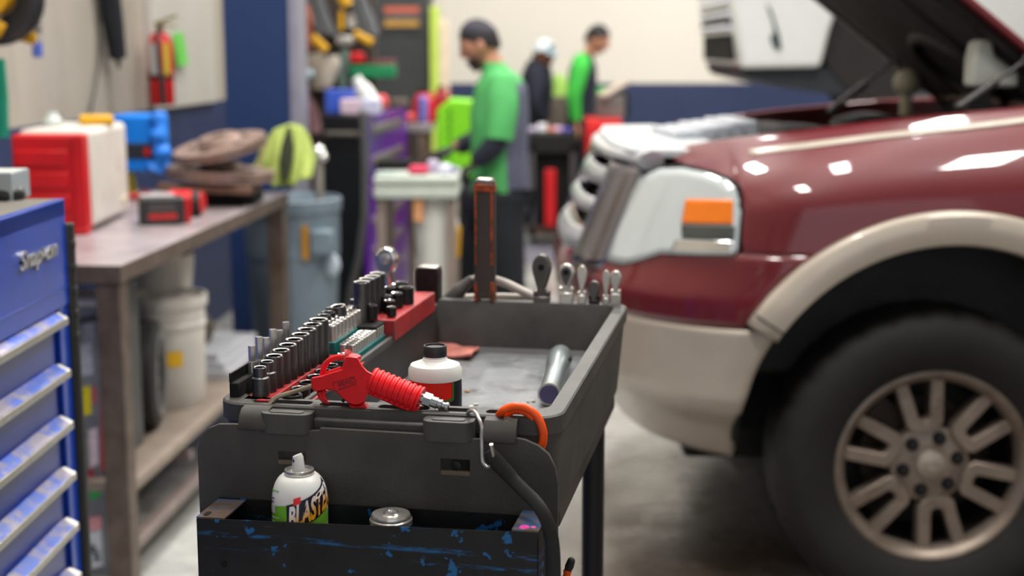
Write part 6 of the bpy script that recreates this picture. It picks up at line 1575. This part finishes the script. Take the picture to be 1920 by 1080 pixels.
b = MB(); b.cyl((0, 0, 0), (0, 0, zc), 0.019, n=14); b.build('handle', mat('grey_mop_handle', (140, 134, 128), 0.5), mp)
b = MB(); b.ball((0.0, 0, zc), (0.028, 0.028, 0.03), 16, 10); b.ball((-0.022, -0.01, zc - 0.025), 0.018, 12, 8); b.ball((0.02, -0.012, zc - 0.022), 0.02, 12, 8); b.build('metal_cap', m_chrome, mp)
# back middle: black cart, red chest with a tilted board, floor mat, hanging vest
Yx = 10.9
a, c = at(990, 300, Yx), at(1082, 300, Yx); zx = at(1040, 250, Yx).z
kc = thing('tool_cart', 'black rolling tool cart with shiny clutter on top in the middle of the back', 'tool cart', (a.x, Yx, 0))
wX = c.x - a.x
b = MB(); b.bx((0, 0, zx - 0.15), (wX, 0.5, zx)); b.build('top_tray', m_black, kc, bevel=0.006)
b = MB(); b.bx((0.0, 0.1, 0.12), (wX, 0.5, zx - 0.15)); b.build('back_panel', m_dark, kc)
for x in (0.01, wX - 0.05): b = MB(); b.bx((x, 0, 0.1), (x + 0.04, 0.04, zx - 0.1)); b.build('post', mat('grey_cart_post', (78, 74, 78), 0.5), kc)
b = MB(); b.bx((0, 0, 0.1), (wX, 0.5, 0.16)); b.build('lower_tray', mat('brown_tray', (74, 50, 46), 0.5), kc)
for x in (0.04, wX - 0.04): b = MB(); b.cyl((x - 0.015, 0.06, 0.05), (x + 0.015, 0.06, 0.05), 0.05, n=16); b.cyl((x - 0.015, 0.44, 0.05), (x + 0.015, 0.44, 0.05), 0.05, n=16); b.build('caster', m_rubber, kc)
for i, (x0, y0, x1, y1, col, lb, nm) in enumerate(((990, 238, 1008, 252, (200, 190, 214), 'left shiny lilac can on the black cart in the back', 'can'), (1008, 232, 1026, 250, (238, 240, 255), 'brightest white can on the black cart in the back', 'can'), (1026, 240, 1038, 252, (224, 120, 60), 'orange tub on the black cart in the back', 'tub'), (1036, 238, 1054, 252, (236, 196, 226), 'pinkish white can near the right end of the black cart in the back', 'can'), (1054, 240, 1072, 254, (84, 76, 190), 'violet blue box at the right end of the black cart in the back', 'box'), (1016, 246, 1030, 254, (90, 150, 70), 'small green bottle at the front of the black cart in the back', 'bottle'))):
    block(nm, lb, nm, x0, y0, x1, y1, Yx + 0.1 + 0.03 * (i % 2), mat('cart_clutter_%d' % i, col, 0.22, var=0.1), d=0.06, bev=0.015, base=zx)
block('jack', 'red floor jack handle unit standing on the lower tray of the black cart', 'jack', 1022, 318, 1042, 362, Yx - 0.05, m_red2, d=0.04, bev=0.01, base=0.165)
Yz = 10.75
a, c = at(1100, 240, Yz), at(1166, 240, Yz); zz_ = at(1130, 224, Yz).z
rch = thing('tool_chest', 'red tool chest behind the grille of the maroon car', 'tool chest', (a.x, Yz, 0))
b = MB(); b.bx((0, 0, 0.1), (c.x - a.x, 0.45, zz_)); b.build('carcass', mat('bright_red_chest', (222, 44, 44), 0.4, var=0.1), rch, bevel=0.01)
for i in range(4): b = MB(); b.bx((0.015, -0.012, zz_ - 0.2 - 0.18 * i), (c.x - a.x - 0.015, 0.0, zz_ - 0.05 - 0.18 * i)); b.build('drawer', m_red2, rch, bevel=0.004)
for x in (0.04, c.x - a.x - 0.04): b = MB(); b.cyl((x - 0.015, 0.06, 0.05), (x + 0.015, 0.06, 0.05), 0.05, n=16); b.build('caster', m_rubber, rch)
block('monitor', 'grey taupe diagnostic box standing on the red tool chest', 'box', 1118, 180, 1172, 224, Yz + 0.15, mat('taupe_box', (112, 106, 104), 0.5, var=0.2), d=0.14, bev=0.015, base=zz_)
block('case', 'black case leaning at the right of the taupe box on the red chest', 'case', 1150, 170, 1180, 224, Yz + 0.32, m_black, d=0.1, bev=0.015, base=zz_)
o_ = at(1120, 174, Yz + 0.1); P = [at(x, y, Yz + 0.05 + d) - o_ for x, y, d in ((1120, 176, 0.0), (1136, 179, 0.0), (1182, 152, 0.2), (1160, 152, 0.2))]
b = MB(); b.add(P + [p + Vector((0.0, 0.01, -0.02)) for p in P], [(0, 1, 2, 3), (7, 6, 5, 4), (0, 4, 5, 1), (1, 5, 6, 2), (2, 6, 7, 3), (3, 7, 4, 0)])
tag(b.build('clipboard', mat('beige_board', (176, 162, 148), 0.6), loc=o_), 'tilted beige clipboard over the taupe box before the blue back wall', 'clipboard')
cloth('pale lime jacket hanging on the back wall between the two far workers', [(1046, 140), (1050, 158), (1049, 176), (1048, 190)], 26, 12.9, mat('pale_lime_cloth', (178, 226, 110), 0.8), 'jacket')
block('parts_shelf', 'dark grey cabinet against the back wall behind the black cart', 'cabinet', 1020, 182, 1062, 420, 12.6, mat('brown_grey_cabinet', (96, 86, 78), 0.6, var=0.4, scale=12), d=0.4, base=0)
a, c = at_z(965, 470, 0.0), at_z(1085, 470, 0.0)
b = MB(); b.bx((a.x, 10.0, 0), (c.x, 11.0, 0.012)); tag(b.build('floor_mat', mat('slate_mat', (112, 112, 124), 0.7, var=0.15), bevel=0.003), 'flat slate grey floor mat in front of the black cart', 'floor mat')

# ------------------------------------------------------------------ people
def skinned(name, nodes, edges, mats, parent, matfn=None, root='pelvis', sub=2, extra=None, smooth=60):
    """one continuous surface grown from joints with radii"""
    names = list(nodes); idx = {k: i for i, k in enumerate(names)}
    me = bpy.data.meshes.new(name); me.from_pydata([nodes[k][0] for k in names], [(idx[a], idx[b]) for a, b in edges], [])
    o = bpy.data.objects.new(name, me); COL.objects.link(o)
    md = o.modifiers.new('skin', 'SKIN'); md.use_smooth_shade = True
    sv = me.skin_vertices[0].data
    for k in names:
        r = nodes[k][1]; sv[idx[k]].radius = r if isinstance(r, tuple) else (r, r)
        sv[idx[k]].use_root = (k == root)
    if sub: s_ = o.modifiers.new('sub', 'SUBSURF'); s_.levels = sub; s_.render_levels = sub
    bpy.context.view_layer.update()
    m2 = bpy.data.meshes.new_from_object(o.evaluated_get(bpy.context.evaluated_depsgraph_get()))
    bpy.data.objects.remove(o); bpy.data.meshes.remove(me)
    b = MB(); b.v = [v.co.copy() for v in m2.vertices]
    for p in m2.polygons:
        b.f.append(tuple(p.vertices)); b.mi.append(matfn(p.center) if matfn else 0)
    bpy.data.meshes.remove(m2)
    if extra: b.cur = 0; extra(b)
    return b.build(name, mats, parent, smooth=smooth)
def head_shape(b, c, yaw, pitch, s=1.0):
    """head with brow, nose, mouth, chin and ears; faces +x before turning"""
    R = Matrix.Translation(c) @ Matrix.Rotation(yaw, 4, 'Z') @ Matrix.Rotation(pitch, 4, 'Y')
    def fn(p):
        x, y, z = p
        if x > 0:
            x *= 1.0 - 0.16 * max(0, -z) ** 1.5; y *= 1 - 0.28 * max(0, -z)
            if abs(y) < 0.24 and -0.34 < z < 0.12: x += 0.20 * (1 - (abs(y) / 0.24) ** 1.5) * (1 - ((z + 0.16) / 0.3) ** 2 if abs(z + 0.16) < 0.3 else 0)
            if 0.12 < z < 0.3: x += 0.035
            if -0.02 < z < 0.14 and 0.2 < abs(y) < 0.5: x -= 0.05
            if -0.62 < z < -0.42 and abs(y) < 0.3: x += 0.04
            if z < -0.72 and abs(y) < 0.35: x += 0.10
        else:
            z *= 1.0; x *= 1.08
            if z < -0.3: x *= 1 + 0.5 * (z + 0.3)
        return Vector((x, y * (1 if z > -0.3 else 1 + 0.25 * (z + 0.3)), z))
    b.M = R
    b.ball((0, 0, 0), (0.098 * s, 0.076 * s, 0.118 * s), 32, 24, fn=fn)
    for sy in (-1, 1): b.ball((-0.008 * s, sy * 0.078 * s, -0.012 * s), (0.018 * s, 0.009 * s, 0.031 * s), 10, 8)
    b.M = None
    return R
def hair_cap(name, R, m, parent, s=1.0, low=-0.1, front=0.35, pad=1.07):
    b = MB(); b.M = R; n, k = 28, 14; vs = []
    for i in range(k + 1):
        for j in range(n):
            ph = 2 * PI * j / n
            fr = max(0, math.cos(ph))
            thmax = math.acos(max(-0.6, min(0.9, low - 0.35 * max(0, -math.cos(ph)) + (front + 0.1 - low) * fr ** 0.6)))
            th = thmax * i / k
            vs.append((0.098 * s * pad * math.sin(th) * math.cos(ph) - 0.004, 0.076 * s * pad * math.sin(th) * math.sin(ph), 0.118 * s * pad * math.cos(th)))
    b.add(vs, [(i * n + j, (i + 1) * n + j, (i + 1) * n + (j + 1) % n, i * n + (j + 1) % n) for i in range(k) for j in range(n)])
    b.M = None
    return b.build(name, m, parent, solid=0.006, smooth=60)
def face_parts(R, parent, s=1.0, tone=m_hair):
    for sy in (-1, 1):
        b = MB(); b.M = R; b.ball((0.083 * s, sy * 0.030 * s, 0.010 * s), (0.008 * s, 0.012 * s, 0.007 * s), 12, 8); b.M = None; b.build('eye', mat_eye, parent)
        b = MB(); b.M = R; b.tube([(0.088 * s, sy * 0.016 * s, 0.030 * s), (0.086 * s, sy * 0.034 * s, 0.034 * s), (0.074 * s, sy * 0.05 * s, 0.028 * s)], 0.004 * s, 6); b.M = None; b.build('eyebrow', tone, parent)
    b = MB(); b.M = R; b.tube([(0.080 * s, -0.022 * s, -0.066 * s), (0.089 * s, 0, -0.064 * s), (0.080 * s, 0.022 * s, -0.066 * s)], 0.0045 * s, 6); b.M = None; b.build('mouth', mat_lip, parent)
mat_eye = mat('dark_eye', (40, 30, 26), 0.2); mat_lip = mat('lip', (150, 86, 78), 0.5)
def hand(b, wrist, direction, up, s=1.0, curl=0.5):
    """palm, four unequal bent fingers and a thumb from the side"""
    d = Vector(direction).normalized(); u = Vector(up); u = (u - d * u.dot(d)).normalized(); w = d.cross(u)
    W_ = Vector(wrist)
    def P(a, c, e): return W_ + d * a * s + w * c * s + u * e * s
    b.tube([P(-0.03, 0, 0), P(0.0, 0, 0), P(0.04, 0, 0), P(0.085, 0, 0), P(0.095, 0, 0)], [0.026 * s, 0.03 * s, 0.041 * s, 0.042 * s, 0.034 * s], 14, flat=0.45, up=u)
    for c, ln in ((-0.031, 0.066), (-0.010, 0.078), (0.011, 0.073), (0.031, 0.056)):
        pts = []; a0, e0, ang = 0.086, 0.0, 0.15
        pts.append(P(a0 - 0.012, c, 0)); pts.append(P(a0, c, 0))
        for seg in (0.45, 0.32, 0.23):
            a0 += ln * seg * math.cos(ang); e0 -= ln * seg * math.sin(ang); ang += curl
            pts.append(P(a0, c, e0))
        b.tube(pts, [0.009 * s, 0.0095 * s, 0.0088 * s, 0.0082 * s, 0.006 * s], 8)
    b.tube([P(0.015, -0.03, -0.004), P(0.04, -0.052, -0.012), P(0.066, -0.058, -0.022), P(0.088, -0.05, -0.03)], [0.013 * s, 0.012 * s, 0.0105 * s, 0.007 * s], 8)

def garment(name, rings, arms, mats, parent, matfn=None, hem_open=True):
    """a top: body lofted through elliptical rings (x, y, z, half depth, half width), sleeves as tapering tubes"""
    b = MB(); n = 28
    R_ = []
    for i in range(len(rings) * 3 - 2):
        k, t = divmod(i, 3); t /= 3
        p = rings[k]; q = rings[min(k + 1, len(rings) - 1)]
        c = [p[j] + (q[j] - p[j]) * t for j in range(5)]
        R_.append([(c[0] + c[3] * math.cos(2 * PI * a / n) * (1 + 0.015 * math.sin(3 * 2 * PI * a / n + 5 * c[2])), c[1] + c[4] * math.sin(2 * PI * a / n), c[2]) for a in range(n)])
    b.loft(R_)
    for pts, rs in arms:
        sm = smoothpath(pts, 4); m_ = len(rs) - 1; rr = []
        for i in range(len(sm)):
            u = i / (len(sm) - 1) * m_; k = min(int(u), m_ - 1); rr.append(rs[k] + (rs[k + 1] - rs[k]) * (u - k))
        b.tube(sm, rr, 16); b.ball(pts[0], rs[0], 16, 10)
    if matfn: b.mi = [matfn(sum((b.v[i] for i in f), Vector()) / len(f)) for f in b.f]
    b.keep = True
    return b.build(name, mats, parent, smooth=75)
# man in the green and grey jacket, facing left, head bowed
Y1 = 6.9
P1 = (at_y(937, 300, Y1).x, Y1, 0)
man = thing('person', 'person in a green and grey work jacket with black gloves facing left, head bowed', 'person', P1)
N = {'pelvis': ((0.0, 0, 0.86), 0.10), 'waist': ((-0.005, 0, 1.02), 0.10), 'chest': ((0.0, 0, 1.22), 0.105), 'neck0': ((0.0, 0, 1.37), 0.06), 'neck': ((-0.045, 0, 1.455), (0.055, 0.055)), 'skull': ((-0.075, 0, 1.51), (0.055, 0.055)),
     'shL': ((0.015, -0.17, 1.355), 0.062), 'elL': ((0.0, -0.24, 1.09), 0.044), 'wrL': ((-0.13, -0.20, 0.965), 0.030),
     'shR': ((0.0, 0.17, 1.35), 0.062), 'elR': ((-0.06, 0.24, 1.09), 0.044), 'wrR': ((-0.24, 0.17, 1.02), 0.030),
     'hipL': ((0.01, -0.10, 0.80), 0.09), 'knL': ((0.035, -0.12, 0.46), 0.06), 'anL': ((0.06, -0.13, 0.09), 0.03), 'toL': ((-0.10, -0.14, 0.04), 0.022),
     'hipR': ((-0.03, 0.09, 0.80), 0.09), 'knR': ((-0.15, 0.11, 0.45), 0.06), 'anR': ((-0.13, 0.12, 0.09), 0.03), 'toR': ((-0.29, 0.12, 0.04), 0.022)}
E_ = [('pelvis', 'waist'), ('waist', 'chest'), ('chest', 'neck0'), ('neck0', 'neck'), ('neck', 'skull'), ('chest', 'shL'), ('shL', 'elL'), ('elL', 'wrL'), ('chest', 'shR'), ('shR', 'elR'), ('elR', 'wrR'), ('pelvis', 'hipL'), ('hipL', 'knL'), ('knL', 'anL'), ('anL', 'toL'), ('pelvis', 'hipR'), ('hipR', 'knR'), ('knR', 'anR'), ('anR', 'toR')]
hold_ = {}
def ex1(b):
    hold_['R'] = head_shape(b, Vector((-0.098, 0, 1.532)), PI, math.radians(24), 0.93)
    hand(b, (-0.13, -0.20, 0.965), (-0.8, 0.15, -0.62), (-0.5, 0, 0.7)); hand(b, (-0.24, 0.17, 1.02), (-1, -0.1, -0.4), (-0.3, 0, 1))
skinned('body', N, E_, [m_skin], man, extra=ex1)
R1 = hold_['R']
hair_cap('hair', R1, m_hair, man, s=0.93, front=0.42, low=-0.15)
hair_cap('beanie', R1, mat('slate_beanie', (66, 64, 74), 0.9, var=0.15), man, s=0.93, front=0.62, low=0.42, pad=1.11)
face_parts(R1, man, 0.93)
b = MB(); b.M = R1
b.grid(lambda u, v: (0.092 * math.cos(-1.2 + 2.4 * u) * (0.98 - 0.24 * v), 0.074 * math.sin(-1.2 + 2.4 * u) * (1.02 - 0.3 * v), -0.052 - 0.062 * v), 16, 6); b.M = None
b.build('beard', mat('short_beard', (64, 50, 46), 0.8, var=0.2), man, solid=0.006)
garment('jacket', [(0.01, 0, 0.735, 0.142, 0.185), (0.005, 0, 0.86, 0.142, 0.185), (0.0, 0, 1.02, 0.138, 0.18), (0.0, 0, 1.2, 0.142, 0.195), (0.005, 0, 1.33, 0.125, 0.19), (0.0, 0, 1.385, 0.09, 0.13), (-0.02, 0, 1.415, 0.066, 0.075), (-0.035, 0, 1.445, 0.056, 0.06)],
        [([(0.01, -0.165, 1.335), (0.012, -0.215, 1.24), (0.0, -0.245, 1.09)], [0.075, 0.078, 0.064]), ([(0.0, 0.165, 1.33), (-0.02, 0.22, 1.23), (-0.06, 0.245, 1.08)], [0.075, 0.076, 0.062])],
        [m_greencloth, m_greycloth], man, matfn=lambda c: 1 if (c.x > 0.045 and c.z < 1.34 and abs(c.y) < 0.178) else 0)
JE = [('pelvis', 'waist'), ('waist', 'chest'), ('chest', 'neck0'), ('neck0', 'collar'), ('chest', 'shL'), ('shL', 'elL'), ('chest', 'shR'), ('shR', 'elR')]
S = {'a': ((0.002, -0.245, 1.12), 0.062), 'b': ((-0.03, -0.24, 1.05), 0.058), 'c': ((-0.125, -0.205, 0.975), 0.046)}
skinned('sleeve', S, [('a', 'b'), ('b', 'c')], [m_navy], man, root='a')
S = {'a': ((-0.06, 0.245, 1.11), 0.060), 'b': ((-0.1, 0.235, 1.07), 0.056), 'c': ((-0.23, 0.175, 1.02), 0.044)}
skinned('sleeve', S, [('a', 'b'), ('b', 'c')], [m_navy], man, root='a')
for w, d, up in (((-0.13, -0.20, 0.965), (-0.8, 0.15, -0.62), (-0.5, 0, 0.7)), ((-0.24, 0.17, 1.02), (-1, -0.1, -0.4), (-0.3, 0, 1))):
    b = MB(); hand(b, w, d, up, 1.12); b.build('glove', m_glove, man, smooth=60)
T_ = {'pelvis': ((0.0, 0, 0.84), (0.15, 0.12)), 'hipL': ((0.015, -0.10, 0.76), 0.115), 'knL': ((0.04, -0.125, 0.46), 0.092), 'anL': ((0.065, -0.13, 0.08), 0.075), 'hipR': ((-0.035, 0.09, 0.76), 0.115), 'knR': ((-0.15, 0.11, 0.46), 0.1), 'anR': ((-0.13, 0.12, 0.08), 0.075)}
skinned('trousers', T_, [('pelvis', 'hipL'), ('hipL', 'knL'), ('knL', 'anL'), ('pelvis', 'hipR'), ('hipR', 'knR'), ('knR', 'anR')], [m_trouser], man)
for nm, x, y in (('anL', 0.06, -0.13), ('anR', -0.13, 0.12)):
    b = MB(); b.tube([(x + 0.06, y, 0.062), (x, y, 0.066), (x - 0.1, y, 0.06), (x - 0.2, y, 0.042)], [0.054, 0.062, 0.058, 0.04], 14, flat=0.95); b.build('boot', m_dark, man)

# bent worker in navy with a white cap
Y2 = 11.9
P2 = (at_y(1000, 200, Y2).x, Y2, 0)
bent = thing('person', 'person in a navy hooded top and white cap bending forward behind the green jacket', 'person', P2)
N2 = {'pelvis': ((0.0, 0, 0.88), 0.10), 'waist': ((0.01, 0, 1.02), 0.10), 'chest': ((0.03, 0, 1.2), 0.105), 'neck0': ((0.045, 0, 1.36), 0.06), 'neck': ((0.075, -0.02, 1.43), 0.055), 'skull': ((0.10, -0.03, 1.46), 0.06),
      'shL': ((0.0, 0.17, 1.33), 0.06), 'elL': ((0.05, 0.22, 1.08), 0.042), 'wrL': ((0.12, 0.16, 0.93), 0.03), 'shR': ((0.02, -0.17, 1.33), 0.06), 'elR': ((0.02, -0.22, 1.07), 0.042), 'wrR': ((0.09, -0.18, 0.93), 0.03),
      'hipL': ((0, 0.10, 0.82), 0.09), 'knL': ((0.02, 0.11, 0.46), 0.06), 'anL': ((0, 0.11, 0.09), 0.03), 'toL': ((0.16, 0.12, 0.04), 0.022), 'hipR': ((0, -0.10, 0.82), 0.09), 'knR': ((0.02, -0.11, 0.46), 0.06), 'anR': ((0, -0.11, 0.09), 0.03), 'toR': ((0.16, -0.12, 0.04), 0.022)}
def ex2(b):
    hold_['R2'] = head_shape(b, Vector((0.085, -0.05, 1.46)), math.radians(-48), math.radians(14))
    hand(b, (0.12, 0.16, 0.93), (0.5, -0.2, -0.8), (1, 0, 0.5)); hand(b, (0.09, -0.18, 0.93), (0.5, 0.1, -0.8), (1, 0, 0.5))
skinned('body', N2, E_, [m_skin_dark], bent, extra=ex2)
R2 = hold_['R2']
hair_cap('hair', R2, m_hair, bent, front=0.5, low=-0.1); face_parts(R2, bent)
hair_cap('cap', R2, mat('white_cap', (226, 238, 244), 0.8, var=0.05), bent, front=0.42, low=0.18, pad=1.13)
b = MB(); b.M = R2; b.grid(lambda u, v: ((0.075 + 0.055 * v) * math.cos(-0.9 + 1.8 * u) + 0.015, (0.085) * math.sin(-0.9 + 1.8 * u), 0.062 - 0.02 * v), 12, 4); b.M = None; b.build('cap_brim', mat('pale_blue_brim', (168, 190, 202), 0.8), bent, solid=0.006)
b = MB(); b.M = R2; b.ball((0.085, -0.02, 0.098), (0.02, 0.03, 0.02), 12, 8); b.M = None; b.build('cap_badge', mat('teal_badge', (30, 92, 104), 0.6), bent)
garment('hooded_top', [(0.0, 0, 0.84, 0.14, 0.175), (0.005, 0, 1.0, 0.135, 0.17), (0.025, 0, 1.2, 0.14, 0.19), (0.03, 0, 1.32, 0.125, 0.18), (0.035, 0, 1.39, 0.10, 0.12), (0.045, -0.005, 1.43, 0.08, 0.085)],
        [([(0.01, 0.16, 1.31), (0.03, 0.205, 1.2), (0.05, 0.22, 1.08), (0.11, 0.168, 0.95)], [0.075, 0.07, 0.06, 0.046]), ([(0.02, -0.16, 1.31), (0.02, -0.205, 1.2), (0.02, -0.22, 1.07), (0.08, -0.185, 0.95)], [0.075, 0.07, 0.06, 0.046])], [m_navy], bent)
T2 = {'pelvis': ((0.0, 0, 0.86), (0.14, 0.12)), 'hipL': ((0, 0.10, 0.78), 0.11), 'knL': ((0.02, 0.11, 0.46), 0.085), 'anL': ((0, 0.11, 0.09), 0.07), 'hipR': ((0, -0.10, 0.78), 0.11), 'knR': ((0.02, -0.11, 0.46), 0.085), 'anR': ((0, -0.11, 0.09), 0.07)}
TE = [('pelvis', 'hipL'), ('hipL', 'knL'), ('knL', 'anL'), ('pelvis', 'hipR'), ('hipR', 'knR'), ('knR', 'anR')]
skinned('trousers', T2, TE, [m_trouser], bent)
for y in (0.11, -0.11): b = MB(); b.tube([(-0.06, y, 0.062), (0.0, y, 0.066), (0.1, y, 0.06), (0.2, y, 0.042)], [0.054, 0.062, 0.058, 0.04], 14); b.build('boot', m_dark, bent)

# young worker with green sleeves facing right
Y3 = 11.7
P3 = (at_y(1090, 200, Y3).x, Y3, 0)
yng = thing('person', 'person in a navy top with bright green sleeves standing by the blue back wall', 'person', P3)
N3 = {'pelvis': ((0.0, 0, 0.88), 0.095), 'waist': ((0.0, 0, 1.04), 0.09), 'chest': ((0.005, 0, 1.25), 0.095), 'neck0': ((0.025, 0, 1.40), 0.055), 'neck': ((0.06, 0, 1.485), 0.05), 'skull': ((0.10, 0, 1.56), 0.055),
      'shL': ((0.0, 0.17, 1.39), 0.055), 'elL': ((0.07, 0.22, 1.15), 0.04), 'wrL': ((0.25, 0.14, 1.16), 0.028), 'shR': ((-0.02, -0.17, 1.39), 0.055), 'elR': ((-0.07, -0.215, 1.13), 0.04), 'wrR': ((-0.05, -0.20, 0.93), 0.028),
      'hipL': ((0, 0.09, 0.82), 0.085), 'knL': ((0.0, 0.10, 0.46), 0.058), 'anL': ((-0.02, 0.10, 0.09), 0.03), 'toL': ((0.14, 0.11, 0.04), 0.022), 'hipR': ((0, -0.09, 0.82), 0.085), 'knR': ((0.02, -0.10, 0.46), 0.058), 'anR': ((0, -0.10, 0.09), 0.03), 'toR': ((0.16, -0.11, 0.04), 0.022)}
def ex3(b):
    hold_['R3'] = head_shape(b, Vector((0.125, -0.01, 1.585)), math.radians(-30), math.radians(22))
    hand(b, (0.25, 0.14, 1.16), (1, -0.3, -0.1), (0, 0, 1)); hand(b, (-0.05, -0.20, 0.93), (0.15, 0.05, -1), (1, 0, 0.1))
skinned('body', N3, E_, [m_skin], yng, extra=ex3)
R3_ = hold_['R3']
hair_cap('hair', R3_, m_hair, yng, front=0.4, low=-0.05, pad=1.1); face_parts(R3_, yng)
garment('navy_top', [(0.0, 0, 0.86, 0.125, 0.165), (0.0, 0, 1.02, 0.118, 0.155), (0.005, 0, 1.24, 0.125, 0.18), (0.01, 0, 1.37, 0.112, 0.17), (0.02, 0, 1.425, 0.08, 0.11), (0.035, 0, 1.455, 0.06, 0.065), (0.045, 0, 1.475, 0.054, 0.058)], [], [m_navy], yng)
m_brightgreen = mat('bright_green_cloth', (64, 190, 72), 0.8, var=0.12)
for sgn, k in ((1, 'L'), (-1, 'R')):
    a, e, w = (Vector(N3[j + k][0]) for j in ('sh', 'el', 'wr'))
    b = MB(); pts = smoothpath([a + Vector((0.015, -sgn * 0.07, 0.03)), a + Vector((0, sgn * 0.01, -0.02)), a.lerp(e, 0.5) + Vector((0, sgn * 0.012, 0)), e, e.lerp(w, 0.9)], 4)
    b.tube(pts, [0.07, 0.074, 0.077, 0.078, 0.077, 0.075, 0.072, 0.07, 0.068, 0.066, 0.064, 0.062, 0.06, 0.055, 0.05, 0.046, 0.044][:len(pts)], 16); b.build('sleeve', m_brightgreen, yng, smooth=70)
skinned('trousers', {k: v for k, v in T2.items()}, TE, [m_trouser], yng)
for y in (0.10, -0.10): b = MB(); b.tube([(-0.06, y, 0.062), (0.0, y, 0.066), (0.1, y, 0.06), (0.19, y, 0.042)], [0.054, 0.062, 0.058, 0.04], 14); b.build('boot', m_dark, yng)
